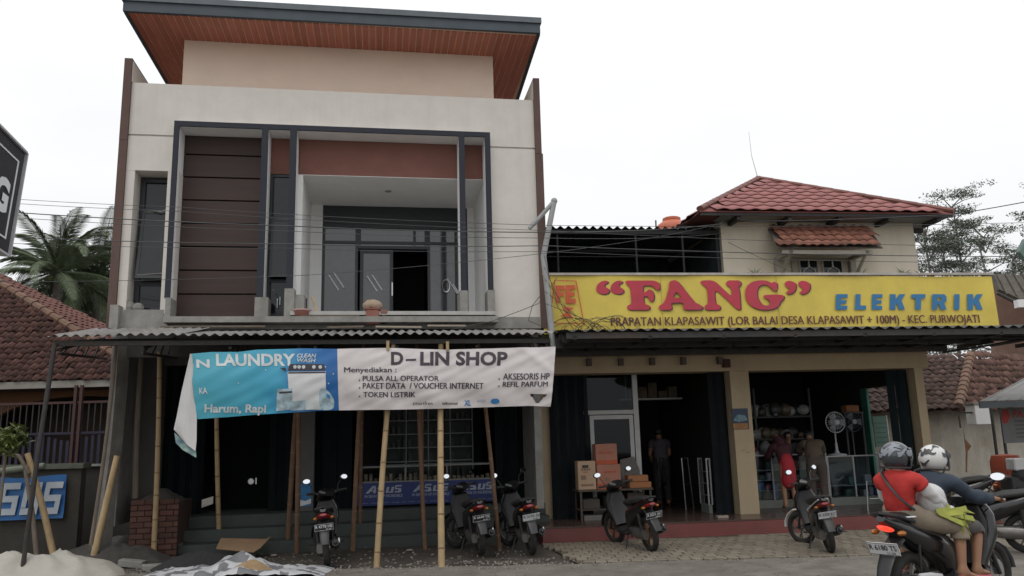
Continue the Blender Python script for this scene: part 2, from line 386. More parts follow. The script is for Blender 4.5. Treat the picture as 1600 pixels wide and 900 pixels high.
# upper shell
w = MB()
w.box(-3.07, -2.36, 0, .2, 5.9, 6.47)                                  # above left side window (below groove)
w.box(-3.07, -2.36, 0, .2, 6.5, 7.37)
w.box(-2.36, 2.68, 0, .2, 6.69, 7.37)
w.box(2.68, 3.47, 0, .2, 6.5, 7.37)
w.box(2.68, 3.47, 0, .2, 3.37, 6.47)
w.box(-3.07, -2.36, .03, .18, 6.45, 6.52); w.box(2.68, 3.47, .03, .18, 6.45, 6.52)
w.box(-2.45, -2.28, 0, .35, 3.6, 5.9)
w.box(-2.36, -1.0, .345, .42, 3.55, 6.8)
w.box(-3.07, -2.94, .003, 1.0, 3.6, 5.9)                                # left reveal of side window recess
w.box(-2.94, -2.36, .202, 1.0, 5.9, 6.1)
P(w, 'wall', cream)
w = MB()                                                              # side and back walls, parapet
w.box(-3.07, -2.95, .2, 9, .5, 7.37); w.box(3.35, 3.47, .2, 9, .5, 7.37); w.box(-3.07, 3.47, 8.9, 9.02, .5, 7.37)
w.box(-2.95, 3.35, 2.2, 8.9, 7.0, 7.1)
P(w, 'side_wall', concrete)
P(MB().box(-2.43, 2.85, .47, 6, 7.1, 8.4), 'penthouse_wall', peach)
w = MB()                                                              # bare floor slab and ledge
w.box(-3.07, 3.45, -.02, 2.3, 3.37, 3.56); w.box(-2.32, 2.72, -.30, -.021, 3.44, 3.53); w.box(-3.12, -2.3, -.1, -.022, 3.36, 3.66)
P(w, 'floor_slab', concrete)
P(MB().box(-.5, 2.7, -.24, 2.2, 3.561, 3.62), 'balcony_floor', M('pale_screed', (.42, .41, .39), .9, .1, 5, stain=.4, scol=(.25, .23, .21)))
w = MB()
for u0, u1, v0, v1, z0, z1 in ((-3.10, -2.98, -.21, .5, 3.37, 3.72), (-2.34, -2.26, -.158, .2, 3.53, 3.84), (-.57, -.30, -.12, .1, 3.53, 3.9), (2.13, 2.26, -.158, .3, 3.53, 3.97), (2.58, 2.70, -.158, .2, 3.53, 3.98), (-1.04, -.84, -.158, .2, 3.53, 3.85), (-.60, -.45, -.158, .1, 3.53, 3.99), (3.48, 3.62, -.012, .4, 3.37, 3.82)):
    w.box(u0, u1, v0, v1, z0, z1)
w.each('bare_footing', concrete, H)
# brown side pilasters (fins)
for u0, u1, v1, lab in ((-3.19, -3.071, 1.9, 'left'), (3.471, 3.60, 1.9, 'right')):
    P(MB().box(u0, u1, -.05, v1, 3.37, 6.38).box(u0+(.0 if u0 > 0 else .0)-.0, u1-(.02 if u0 > 0 else .0), -.055, v1, 6.38, 7.76), 'side_fin', brownp)
    P(MB().box(u0+(.118 if u0 < 0 else -.01), u1+(.012 if u0 < 0 else -.13), -.03, v1-.1, 7.372, 7.72), 'fin_lining', cream)
# projecting navy frame with white reveals
fr_ = MB()
fr_.box(-2.36, 2.68, -.15, -.12, 6.605, 6.69)
P(fr_, 'frame_lintel', navy)
for u0, u1, zb in ((-2.36, -2.28, 3.84), (-1.02, -.92, 3.85), (-.58, -.475, 3.99), (2.15, 2.245, 3.96), (2.59, 2.68, 3.97)):
    P(MB().box(u0, u1, -.152, -.12, zb, 6.604), 'frame_post', navy)
    P(MB().box(u0+.003, u1-.003, -.119, .24 if u0 not in (-.58, 2.15) else .24, 3.6, 6.604), 'post_reveal', whitep)
P(MB().box(-2.357, 2.677, -.119, .40, 6.607, 6.685), 'frame_soffit', whitep)
# dark brown board cladding, eight boards
P(MB().box(-2.28, -1.02, .30, .34, 3.55, 6.6), 'cladding_backing', M('groove_shadow', (.012, .008, .008), .9))
zt = 6.6; hs = [.33]+[.385]*7
for h in hs:
    P(MB().box(-2.275, -1.02, .25, .30, zt-h+.022, zt), 'cladding_board', woodd, bevel=.004); zt -= h
# terracotta band
MB().box(-.94, -.56, .25, .45, 5.99, 6.6).box(-.47, 2.16, .25, .45, 5.99, 6.6).box(2.24, 2.6, .25, .45, 5.99, 6.6).each('terracotta_band', maroon, H)
# balcony recess
w = MB(); w.box(-.5, 2.62, .25, 2.1, 5.982, 5.989); w.box(-.52, -.40, .25, 2.1, 3.62, 5.98); w.box(-.40, -.19, 1.9, 2.02, 3.62, 5.98); w.box(2.5, 2.62, 1.9, 2.02, 3.62, 5.98); w.box(2.62, 2.70, .25, 2.1, 3.62, 5.98)
P(w, 'balcony_wall', whitep)
P(MB().box(-.19, 2.5, 1.95, 2.02, 5.6, 5.98), 'dark_transom', alum)
P(MB().lathe([(0, 5.974), (.06, 5.974), (.06, 5.982)], (1.0, 1.0, 0)), 'ceiling_light', M('downlight_rim', (.3, .3, .3), .5))
# balcony glazing: frames, panes, one leaf slid open
def window(x0, x1, z0, z1, y, t=.05, d=.06, name='window', mull=(), rails=(), pane=winglass, par=None, fm=alum, panes=True):
    f = MB(); f.box(x0, x0+t, y, y+d, z0, z1); f.box(x1-t, x1, y, y+d, z0, z1); f.box(x0+t, x1-t, y, y+d, z0, z0+t); f.box(x0+t, x1-t, y, y+d, z1-t, z1)
    for m_ in mull: f.box(m_-t/2, m_+t/2, y+.002, y+d-.002, z0+t, z1-t)
    for r_ in rails: f.box(x0+t, x1-t, y+.004, y+d-.004, r_-t/2, r_+t/2)
    o = f.build(name, fm, par or H)
    if panes:
        xs = [x0+t]+list(mull)+[x1-t]; zs = [z0+t]+list(rails)+[z1-t]
        for i in range(len(xs)-1):
            for j in range(len(zs)-1):
                if zs[j+1]-zs[j] > .05: MB().box(xs[i], xs[i+1], y+d*.45, y+d*.55, zs[j], zs[j+1]).build('pane', pane, o)
    return o
glz = M('balcony_pane', (.04, .043, .047), .05, .1, 1.5, bump=0, spec=1.0, stain=.5, scol=(.12, .125, .13))
wf = window(-.19, .46, 3.62, 5.6, 1.9, rails=(5.27,), pane=glz)
wf2 = window(.50, 1.10, 3.62, 5.12, 1.86, t=.06, name='sliding_door', pane=glz)
P(MB().box(1.075, 1.095, 1.83, 1.86, 4.25, 4.5), 'handle', chrome, wf2)
wf3 = window(1.74, 2.5, 3.62, 5.6, 1.9, rails=(5.27,), mull=(2.28,), pane=glz)
wf4 = window(.46, 1.74, 5.15, 5.6, 1.9, rails=(5.27,), mull=(1.5,), pane=glz)
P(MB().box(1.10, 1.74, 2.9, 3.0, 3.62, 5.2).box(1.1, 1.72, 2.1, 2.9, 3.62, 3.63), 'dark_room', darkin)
tape = M('white_tape', (.62, .64, .66), .7)
for x, z in ((.03, 4.5), (.12, 4.55), (.72, 4.48), (.81, 4.5), (2.2, 4.45), (2.3, 4.35)):
    P(MB().box(-.011, .011, -.002, .002, -.17, .17, Matrix.Translation((x, 1.895 if not .5 < x < 1 else 1.855, z)) @ Matrix.Rotation(R(-33), 4, 'Y')), 'tape_mark', tape)
P(MB().torus((2.08, 1.88, 4.45), .07, .008, axis='Y', n=18, k=5, mat=Matrix.Translation((0, 0, 4.45)) @ Matrix.Diagonal((1, 1, 1.7, 1)) @ Matrix.Translation((0, 0, -4.45))), 'pull_handle', chrome)
# narrow awning window in second bay
wn = window(-.93, -.56, 3.62, 5.99, .27, t=.045, rails=(5.25, 4.2), name='window')
sa = Matrix.Translation((-.88, .26, 5.22)) @ Matrix.Rotation(R(-7), 4, 'X')
f = MB().box(0, .035, -.03, 0, -1.0, 0, sa).box(.27, .305, -.03, 0, -1.0, 0, sa).box(.035, .27, -.03, 0, -.04, 0, sa).box(.035, .27, -.03, 0, -1.0, -.96, sa)
sf = P(f, 'sash', alum, wn); MB().box(.035, .27, -.02, -.012, -.96, -.04, sa).build('pane', winglass, sf)
P(MB().box(-.8, -.79, -.0, .26, 4.0, 4.002).box(-.76, -.745, .24, .265, 3.75, 3.9).box(-.72, -.705, .24, .265, 3.8, 3.93), 'tape_mark', tape, wn)
# left side window, with open sash
P(MB().box(-3.0, -2.3, 1.0, 1.1, 3.6, 6.1), 'inner_wall', darkin)
wl = window(-2.93, -2.30, 3.62, 5.88, .32, t=.07, rails=(5.35, 4.15), name='window')
sa = Matrix.Translation((-2.87, .30, 5.32)) @ Matrix.Rotation(R(-9), 4, 'X')
f = MB().box(0, .045, -.03, 0, -1.15, 0, sa).box(.48, .525, -.03, 0, -1.15, 0, sa).box(.045, .48, -.03, 0, -.05, 0, sa).box(.045, .48, -.03, 0, -1.15, -1.10, sa)
sf = P(f, 'sash', alum, wl); MB().box(.045, .48, -.02, -.012, -1.10, -.05, sa).build('pane', winglass, sf)
P(MB().tube([(-2.86, .30, 4.2), (-2.84, .1, 4.24), (-2.35, .1, 4.28)], .009, 5).tube([(-2.86, .3, 5.34), (-2.6, .22, 5.3), (-2.35, .26, 5.36)], .012, 5), 'window_stay', chrome, wl)
P(MB().box(-2.94, -2.36, -.01, .5, 3.561, 3.68).ball((-2.98, .1, 3.74), .12, 8, 6, sc=(1.2, .8, 1)).ball((-2.8, .12, 3.72), .09, 8, 6), 'rubble_sill', concrete)
# ---- roof: slab, fascia, soffit planks
rp_ = [(-3.11, -.33), (3.49, -.40), (3.68, 5.5), (-3.11, 5.5)]
P(MB().slab(rp_, 8.42, 8.62), 'roof', fasciam)
P(MB().add([(-3.16, -.40, 8.39), (3.54, -.47, 8.39), (3.54, -.47, 8.60), (-3.16, -.40, 8.60), (-3.16, -.34, 8.39), (3.54, -.41, 8.39), (3.54, -.41, 8.60), (-3.16, -.34, 8.60)],
           [(0, 1, 2, 3), (5, 4, 7, 6), (0, 4, 5, 1), (3, 2, 6, 7), (0, 3, 7, 4), (1, 5, 6, 2)]), 'fascia', fasciam)
P(MB().add([(-3.18, -.43, 8.56), (3.56, -.50, 8.56), (3.56, -.50, 8.66), (-3.18, -.43, 8.66), (-3.18, -.34, 8.56), (3.56, -.40, 8.56), (3.56, -.40, 8.66), (-3.18, -.34, 8.66)],
           [(0, 1, 2, 3), (5, 4, 7, 6), (0, 4, 5, 1), (3, 2, 6, 7), (0, 3, 7, 4), (1, 5, 6, 2)]), 'fascia_cap', M('fascia_cap_metal', (.10, .12, .135), .5, .15, 5))
MB().box(-3.16, -3.10, -.33, 5.5, 8.385, 8.6).add([(3.49, -.4, 8.385), (3.55, -.4, 8.385), (3.74, 5.5, 8.385), (3.68, 5.5, 8.385), (3.49, -.4, 8.6), (3.55, -.4, 8.6), (3.74, 5.5, 8.6), (3.68, 5.5, 8.6)], [(0, 1, 2, 3), (4, 7, 6, 5), (0, 4, 5, 1), (1, 5, 6, 2), (2, 6, 7, 3), (3, 7, 4, 0)]).each('side_fascia', fasciam, H)
P(MB().slab(rp_, 8.408, 8.419), 'soffit_backing', soffj)
npl = 58; ww = 6.62/npl
for i in range(npl):
    u0 = -3.10+i*ww; u1 = u0+ww-.02
    v1 = 5.4 if (u0 < -2.43 or u1 > 2.85) else .469
    P(MB().box(u0, u1, -.33, v1, 8.396, 8.407), 'soffit_plank', soff)
# ---- ground floor: steps, floor, columns, shutters, back
stepm = M('green_grey_step', (.058, .070, .062), .85, .15, 4, stain=.4, scol=(.06, .06, .052), bump=.15)
for i, (v, z) in enumerate(((.2, .18), (.52, .36), (.84, .54))):
    P(MB().box(-2.3 if i else -2.45, 3.62, v, 1.16 if i < 2 else 8.9, z-.18 if i else -.1, z, None), 'step', stepm, bevel=.006)
gcol = M('ground_column_plaster', (.12, .117, .11), .9, .1, 4, stain=.4, scol=(.15, .14, .125), streak=.3)
colm = M('white_column_plaster', (.36, .335, .31), .9, .1, 4, stain=.4, scol=(.28, .25, .22), streak=.3)
P(MB().box(3.36, 3.66, 1.1, 1.45, .54, 3.36), 'column', colm)
P(MB().box(-.44, -.2, 1.1, 1.4, .54, 3.36), 'column', gcol)
P(MB().box(-2.95, -2.64, 1.0, 1.4, .2, 3.36), 'column', gcol)
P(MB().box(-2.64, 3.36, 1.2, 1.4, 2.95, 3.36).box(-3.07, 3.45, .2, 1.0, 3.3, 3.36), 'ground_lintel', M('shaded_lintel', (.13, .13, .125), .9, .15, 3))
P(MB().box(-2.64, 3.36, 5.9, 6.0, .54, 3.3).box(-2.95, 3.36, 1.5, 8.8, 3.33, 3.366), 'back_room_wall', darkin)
shm = M('dark_green_shutter', (.008, .012, .014), .8, .15, 4, spec=.12, bump=.05)
def shutter(x0, x1, y, z0, z1, par, zig=.05, n=8, mat=shm, name='folding_shutter'):
    sh = None
    for i in range(n):
        a = x0+(x1-x0)*i/n; b = x0+(x1-x0)*(i+1)/n; ya, yb = (y, y+zig) if i % 2 else (y+zig, y)
        o = MB().plate((a, ya, z0), (b-.006, yb, z0), (b-.006, yb, z1), (a, ya, z1), .012).build('shutter_panel', mat, par)
shutter(-2.64, -1.98, 1.35, .54, 2.95, H, n=7)
shutter(-.95, -.44, 1.4, .54, 2.95, H, n=4)
shutter(-.2, .42, 1.3, .54, 2.95, H, n=5)
shutter(2.86, 3.36, 1.25, .54, 2.95, H, n=4)
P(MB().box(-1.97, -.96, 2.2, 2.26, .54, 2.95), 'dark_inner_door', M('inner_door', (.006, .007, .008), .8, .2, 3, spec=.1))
P(MB().lathe([(0, 0), (.05, 0), (.06, .01), (.02, .03)], (-1.35, 2.19, 1.0), axis='Y').box(-1.27, -1.25, 2.16, 2.2, .95, 1.06), 'door_lock', chrome)
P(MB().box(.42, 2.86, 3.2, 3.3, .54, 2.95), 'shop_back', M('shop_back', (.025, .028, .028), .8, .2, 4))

# ---- display shelving in the phone shop
rail = M('pale_shelf_rail', (.24, .27, .26), .5, .1, 6)
S = thing('display_cabinet', 'glazed display cabinet with pale grid of shelves inside the phone shop', 'cabinet', FA, (1.8, 2.6, .54))
f = MB()
for x in (.95, 1.36, 1.77, 2.18, 2.6): f.box(x-.01, x+.01, 2.5, 2.52, .54, 2.7)
for z in (.95, 1.25, 1.5, 1.75, 2.0, 2.25, 2.5): f.box(.95, 2.6, 2.498, 2.75, z-.01, z+.01)
f.build('frame', rail, S); MB().box(.95, 2.6, 2.76, 2.78, .54, 2.7).build('back_panel', M('cabinet_back', (.04, .055, .05), .6), S)
it = MB()
for z in (.95, 1.25, 1.5, 1.75, 2.0, 2.25):
    for k in range(16):
        if random.random() < .6: x = 1.0+k*.1; it.box(x, x+.06, 2.6, 2.66, z+.012, z+.012+random.uniform(.06, .16))
it.build('boxed_goods', M('muted_packaging', (.07, .07, .065), .6, .6, 12), S, kind='stuff')
C_ = thing('glass_counter', 'long low glass topped counter of the phone shop above a navy printed front', 'counter', FA, (1.6, 1.2, .54))
f = MB()
for x in (.58, 1.3, 2.0, 2.77): f.box(x-.012, x+.012, 1.16, 1.18, .95, 1.2)
f.box(.56, 2.79, 1.15, 1.18, 1.19, 1.215); f.box(.56, 2.79, 1.15, 1.18, .945, .97); f.box(.56, 2.79, 1.2, 1.7, .94, .95)
f.build('frame', M('counter_rail', (.2, .19, .17), .5), C_)
MB().box(.56, 2.79, 1.15, 1.7, 1.216, 1.225).build('glass_top', glass('clear_glass', a=.0), C_)
it = MB()
for k in range(26): x = .62+k*.083; it.box(x, x+.05, 1.25+random.uniform(0, .2), 1.33+random.uniform(.1, .2), .951, .951+random.uniform(.03, .14))
it.m(M('muted_packaging', ()))
it.build('boxed_goods', M('warm_packaging', (.16, .13, .09), .6, .7, 14), C_, kind='stuff')
MB().box(.56, 2.79, 1.18, 1.7, .54, .94).build('base', darkin, C_)
t_ = thing('navy_banner', 'navy printed banner with three white logos hung on the counter front behind bamboo poles', 'banner', FA, (1.6, 1.14, .6))
MB().box(.50, 2.83, 1.13, 1.142, .58, .945).build('sheet', M('navy_print', (.022, .04, .16), .6, .1, 6), t_)
lg = M('pale_print', (.36, .39, .46), .6)
def sus_logo(x0, x1, z0, z1, y, mat, par):
    w_ = x1-x0; h = z1-z0
    def q(*pts): return [(x0+a*w_, z0+b*h) for a, b in pts]
    mb = MB()
    for poly in (q((0, 0), (.09, 0), (.24, .78), (.30, 1), (.20, 1)), q((.21, 0), (.29, 0), (.29, .86), (.24, .78)), q((.10, .25), (.25, .25), (.24, .40), (.14, .40)),
                 q((.33, 0), (.50, 0), (.52, .10), (.52, .22), (.34, .22)), q((.44, .22), (.52, .22), (.50, .58), (.42, .58)), q((.34, .44), (.44, .42), (.44, .60), (.36, .60)), q((.33, .60), (.36, .44), (.40, 1), (.36, .92)), q((.36, .80), (.53, .80), (.52, 1), (.36, 1)),
                 q((.56, .15), (.63, .15), (.66, .80), (.59, .80)), q((.56, 0), (.76, 0), (.76, .17), (.56, .17)), q((.69, .15), (.76, .15), (.79, .80), (.72, .80)),
                 q((.80, 0), (.96, 0), (.99, .20), (.80, .20)), q((.90, .2), (.99, .2), (.98, .58), (.91, .58)), q((.80, .42), (.93, .42), (.93, .6), (.81, .6)), q((.80, .6), (.84, .44), (.86, .98), (.82, .94)), q((.82, .80), (1.0, .80), (1.0, 1), (.84, 1))):
        mb.prism(poly, y-.0015, y)
    return mb.build('logo', mat, par)
for xc in (.94, 1.72, 2.48):
    sus_logo(xc-.3, xc+.3, .78, .90, 1.129, lg, t_)
    text('IN SEARCH OF INCREDIBLE', xc-.31, xc+.31, .71, .755, 1.1275, lg, t_, bold=.01)
text('.com .net .info .org .id .net .com .info .org .net .com .id .org .net', .52, 2.8, .615, .63, 1.1275, lg, t_, bold=.005)
t_ = thing('poster', 'blue data plan poster reading 34GB on the white column', 'poster', FA, (3.5, 1.09, .7))
MB().box(3.37, 3.64, 1.088, 1.097, .48, .90).build('sheet', M('sky_blue_print', (.04, .19, .42), .6, .15, 6), t_)
text('34GB', 3.40, 3.61, .72, .82, 1.086, whiteink, t_, bold=.02); MB().box(3.41, 3.61, 1.084, 1.087, .63, .68).build('price_strip', whiteink, t_)
text('24 jam', 3.41, 3.50, .51, .54, 1.086, whiteink, t_); text('3', 3.39, 3.41, .86, .885, 1.086, whiteink, t_)
t_ = thing('poster', 'small torn blue poster low on the grey column behind crossed bamboo', 'poster', FA, (-.32, 1.09, .7))
MB().box(-.40, -.23, 1.09, 1.097, .62, .98).build('sheet', M('sky_blue_print', ()), t_)
MB().prism([(-.40, .62), (-.23, .66), (-.23, .74), (-.32, .70), (-.40, .72)], 1.084, 1.089).build('torn_edge', whiteink, t_)
# grey band on column

# ================================================================== CANOPY OF MAIN BUILDING
def corrugated(x0, x1, ya, za, yb, zb, name, mat, par, pitch=.13, amp=.018, th=.003, rag=.0):
    n = max(4, int((x1-x0)/pitch*6)); vs = []
    for (y, z, rg) in ((ya, za, rag), ((ya+yb)/2, (za+zb)/2, 0), (yb, zb, 0)):
        for i in range(n+1):
            x = x0+(x1-x0)*i/n; zz = amp*math.sin(2*math.pi*x/pitch)
            vs.append((x, y-rg*(.5+.5*noise.noise(Vector((x*2, 0, 0)))), z+zz))
    fs = [(r*(n+1)+i, r*(n+1)+i+1, (r+1)*(n+1)+i+1, (r+1)*(n+1)+i) for r in range(2) for i in range(n)]
    k = len(vs); vs += [(x, y, z-th) for x, y, z in vs]; fs += [tuple(k+j for j in reversed(f)) for f in fs]
    fs += [(i+1, i, k+i, k+i+1) for i in range(n)]
    return MB().add(vs, fs).build(name, mat, par, smooth=True)
CA = thing('metal_canopy', 'rusty corrugated canopy on bamboo and steel props across the front of the cream shop house', 'canopy', FA, (0, -.9, 3.0))
x = -3.30
i = 0
while x < 3.2:
    x2 = min(x+.82, 3.28)
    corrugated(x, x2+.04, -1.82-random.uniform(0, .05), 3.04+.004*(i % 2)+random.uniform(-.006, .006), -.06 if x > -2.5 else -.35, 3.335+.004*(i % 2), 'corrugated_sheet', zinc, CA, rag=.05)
    x += .8; i += 1
f = MB()
for v, z in ((-1.72, 2.98), (-1.1, 3.08), (-.45, 3.18)): f.box(-3.28, 3.25, v, v+.05, z-.06, z)
for u in (-3.2, -2.2, -1.1, 0, 1.1, 2.2, 3.2):
    f.tube([(u, -1.7, 2.88), (u, -.05, 3.24)], .022, 6); f.tube([(u, -1.7, 2.82), (u, .1, 2.95)], .02, 6)
    for k in range(4): a = -1.6+k*.4; f.tube([(u, a, 2.84+.03*k), (u, a+.2, 2.94+.08*k)], .012, 5)
f.box(-3.0, 3.25, -.03, .0, 2.95, 3.3)
f.build('steel_framing', steel, CA)
MB().tube([(-3.24, -1.75, 2.95), (-3.34, -1.72, 1.6), (-3.46, -1.6, .0)], .03, 8).build('steel_post', steel, CA)
for v0 in (-1.3, -.7):
    pass

# rotten timber / bamboo props under the canopy
def pole(top, bot, r, mat, label, group, cat='pole', nodes=True, name='bamboo_pole', bend=.02):
    top, bot = Vector(top), Vector(bot); L = (top-bot).length
    t = thing(name, label, cat, FA, tuple(bot), group)
    pts = []; rs = []; k = 10
    b_ = Vector((random.uniform(-1, 1), random.uniform(-1, 1), 0))*bend
    for i in range(k+1):
        s = i/k; pts.append(bot.lerp(top, s)+b_*math.sin(math.pi*s)); rs.append(r*(1.08-.2*s))
    MB().tube(pts, rs, 10).build('culm' if nodes else 'shaft', mat, t, smooth=True)
    if nodes:
        nd = MB(); z = random.uniform(.15, .3)
        while z < L-.1:
            s = z/L; c = bot.lerp(top, s)+b_*math.sin(math.pi*s); d = (top-bot).normalized(); rr = r*(1.08-.2*s)
            nd.tube([c-d*.012, c-d*.004, c+d*.004, c+d*.012], [rr*1.0, rr*1.1, rr*1.1, rr*1.0], 10)
            z += random.uniform(.28, .42)
        nd.build('node_ring', node_, t, kind='stuff')
    return t
GP = 'bamboo poles propping the metal canopy'
pole((1.05, -1.66, 2.93), (0.832, -1.987)+(0,), .038, bamb, 'thick pale bamboo pole at the road edge, left of the two tallest front props', GP)
pole((1.70, -1.66, 2.93), (1.636, -2.269)+(0,), .042, bamb, 'thick pale bamboo pole at the road edge, right of the two tallest front props', GP)
pole((2.30, -1.05, 3.0), (2.593, -0.774)+(0,), .03, bambd, 'reddish bamboo pole leaning left just behind the two scooters parked together', GP)
pole((1.42, -.4, 3.12), (1.548, -0.224)+(0,), .032, bambd, 'brown bamboo prop standing on the dirt just left of the right pale front pole', GP)
pole((1.56, .3, 2.94), (1.56, .66, .36), .028, bambd, 'short brown bamboo prop resting on the steps behind the right pale front pole', GP)
pole((.62, -.42, 3.12), (0.478, -0.036)+(0,), .035, bambd, 'dark brown bamboo pole rising from the dirt before the left end of the navy banner', GP)
pole((.60, .3, 2.94), (.57, .66, .36), .03, bambd, 'brown bamboo prop on the steps tight behind the dark pole by the navy banner', GP)
pole((-1.56, -.2, 2.94), (-1.57, .62, .36), .034, bamb, 'lone bamboo prop leaning on the steps before the dark left doorway', GP)
t0, t1 = (-2.341, 2.902), (-2.317, 0.114)
pole((t0[0], -.3, t0[1]+.1), (t1[0], -.10, t1[1]), .036, bamb, 'bamboo pole standing beside the brick planter under the torn banner flap', GP)
pole((-.35, -.1, 2.9), (-.52, .5, .18), .038, bambd, 'split bamboo prop leaning left before the grey column, left of a crossed pair', GP)
pole((-.33, -.45, 3.1), (-0.343, 0.058)+(0,), .036, bambd, 'bamboo prop before the grey column, right of a crossed pair and standing in the dirt', GP)
GT = 'timber props at the left end of the canopy'
t0, t1 = (-2.638, 2.972), (-2.909, 0.57)
pole((t0[0], -1.3, t0[1]+.05), (t1[0], -.9, t1[1]-.2), .024, woodg, 'thin crooked wooden prop hanging before the purple railing', GT, name='timber_prop', nodes=False, bend=.05)
t0, t1 = (-2.756, 2.97), (-2.721, 0.979)
pole((t0[0], .3, t0[1]+.1), (t1[0], .3, t1[1]-.1), .042, woodg, 'brown timber prop leaning between the two concrete columns', GT, name='timber_prop', nodes=False)
MB().tube([(-3.05, -.03, -.05), (-3.03, -.02, .8), (-2.98, -.02, 1.6), (-2.97, 0, 2.4), (-2.97, 0, 3.36)], [.135, .128, .12, .125, .13], 4).build('x', M('old_column_concrete', (.17, .16, .145), .95, .3, 5, stain=.6, scol=(.07, .06, .055), streak=.6, bump=.7), thing('concrete_column', 'rough bare concrete column under the left corner of the cream shop house', 'column', FA, (-2.97, 0, 0))).name = 'shaft'
tq = (-2.836, 1.513); tag(MB().tube([((-3.035, 0.163)[0], -.35, (-3.035, 0.163)[1]), (tq[0], -.3, tq[1])], [.045, .04], 10).build('timber_pole', bamb, fr=FA, smooth=True), 'short pale pole propped against the rough concrete column', 'pole')

# ================================================================== BANNER
bt = [(-1.538, 2.777), (-1.287, 2.799), (-0.954, 2.797), (-0.731, 2.824), (-0.164, 2.837), (0.306, 2.829), (0.968, 2.837), (1.774, 2.805), (2.477, 2.821), (3.267, 2.837)]
bb = [(-1.421, 1.945), (-1.095, 1.962), (-0.703, 1.986), (-0.305, 2.002), (0.057, 2.019), (0.318, 2.022), (1.088, 2.015), (1.68, 2.016), (2.88, 2.031), (3.164, 2.013)]
PX = [298, 330, 372, 400, 470, 527, 606, 700, 780, 868]; TY = [553, 550, 550, 546.5, 544.5, 545, 543.5, 546.5, 544, 541.5]
QX = [308, 350, 400, 450, 495, 527, 620, 690, 828, 860]; BY = [655, 652, 648, 645, 642, 641, 640, 638.5, 634, 635.5]
def interp(x, xs, ys):
    if x <= xs[0]: return ys[0]
    for a in range(len(xs)-1):
        if x <= xs[a+1]:
            t = (x-xs[a])/(xs[a+1]-xs[a])
            if isinstance(ys[a], tuple): return tuple(p+(q-p)*t for p, q in zip(ys[a], ys[a+1]))
            return ys[a]+(ys[a+1]-ys[a])*t
    return ys[-1]
US = [(p[0]-bt[0][0])/(bt[-1][0]-bt[0][0]) for p in bt]; VS = [(p[0]-bb[0][0])/(bb[-1][0]-bb[0][0]) for p in bb]
def wrinkle(s, t):
    d = .022*noise.noise(Vector((s*9, t*1.6, 1)))+.012*noise.noise(Vector((s*22+t*7, t*4, 2)))
    d += .02*math.exp(-((s-.95-.12*t)/.03)**2)*(1-t)-.018*math.exp(-((s-.90-.22*t)/.02)**2)*(1-t*.5)
    d += .014*math.sin((s*6-t*1.2)*6)*math.exp(-((t-.75)/.25)**2)*(1 if s > .4 else .5)
    return d-.05*math.sin(math.pi*min(1, t))
def bpt(s, t, off=0):          # s along, t down the cloth
    a = interp(s, US, bt); b = interp(s, VS, bb)
    return Vector((a[0]+(b[0]-a[0])*t, -1.95+wrinkle(s, t)-off, a[1]+(b[1]-a[1])*t))
BN = thing('shop_banner', 'long creased vinyl banner, blue laundry half and white D-LIN SHOP half, tied under the canopy', 'banner', FA, (0, -1.95, 2.6))
def cloth(s0, s1, name, mat, hole=None, ns=110, ntt=22, off=0):
    vs = []; fs = []
    for j in range(ntt+1):
        for i in range(ns+1): vs.append(bpt(s0+(s1-s0)*i/ns, j/ntt, off))
    for j in range(ntt):
        for i in range(ns):
            if hole and hole(s0+(s1-s0)*(i+.5)/ns, (j+.5)/ntt): continue
            fs.append((j*(ns+1)+i, j*(ns+1)+i+1, (j+1)*(ns+1)+i+1, (j+1)*(ns+1)+i))
    return MB().add(vs, fs).build(name, mat, BN, smooth=True, fix=False)
blu = bpy.data.materials.new('laundry_print'); blu.use_nodes = True; t = blu.node_tree; b = t.nodes['Principled BSDF']; b.inputs['Roughness'].default_value = .45
tc = N(t, 'ShaderNodeTexCoord'); sx = N(t, 'ShaderNodeSeparateXYZ'); mr = N(t, 'ShaderNodeMapRange')
mr.inputs['From Min'].default_value = -1.45; mr.inputs['From Max'].default_value = .27
nzz = N(t, 'ShaderNodeTexNoise'); nzz.inputs['Scale'].default_value = 3.5; nzz.inputs['Detail'].default_value = 3
rr = N(t, 'ShaderNodeValToRGB'); e = rr.color_ramp.elements; e[0].position = .0; e[0].color = (.07, .36, .46, 1); e[1].position = 1; e[1].color = (.012, .11, .33, 1)
q = e.new(.55); q.color = (.05, .34, .50, 1); q = e.new(.75); q.color = (.02, .17, .42, 1)
ad = N(t, 'ShaderNodeMath', operation='MULTIPLY_ADD'); ad.inputs[1].default_value = .35
t.links.new(tc.outputs['Object'], sx.inputs[0]); t.links.new(sx.outputs[0], mr.inputs[0]); t.links.new(tc.outputs['Object'], nzz.inputs[0])
t.links.new(nzz.outputs[0], ad.inputs[0]); ms_ = N(t, 'ShaderNodeMath', operation='SUBTRACT'); ms_.inputs[1].default_value = .17
t.links.new(mr.outputs[0], ms_.inputs[0]); t.links.new(ms_.outputs[0], ad.inputs[2]); t.links.new(ad.outputs[0], rr.inputs[0]); t.links.new(rr.outputs[0], b.inputs['Base Color'])
vinyl = M('white_vinyl', (.60, .56, .555), .5, .05, 3, stain=.25, scol=(.50, .42, .41), bump=.05)
sm = (527-298)/(868-298)*1.0
sm = US[5]
cloth(0, sm, 'laundry_print', blu, ns=60)
cloth(sm, 1, 'shop_print', vinyl, ns=200, ntt=40, hole=lambda s, t: t > .80 and .935 < s < .985 and (t-.80) < .17*(1-abs(s-.96)/.026))
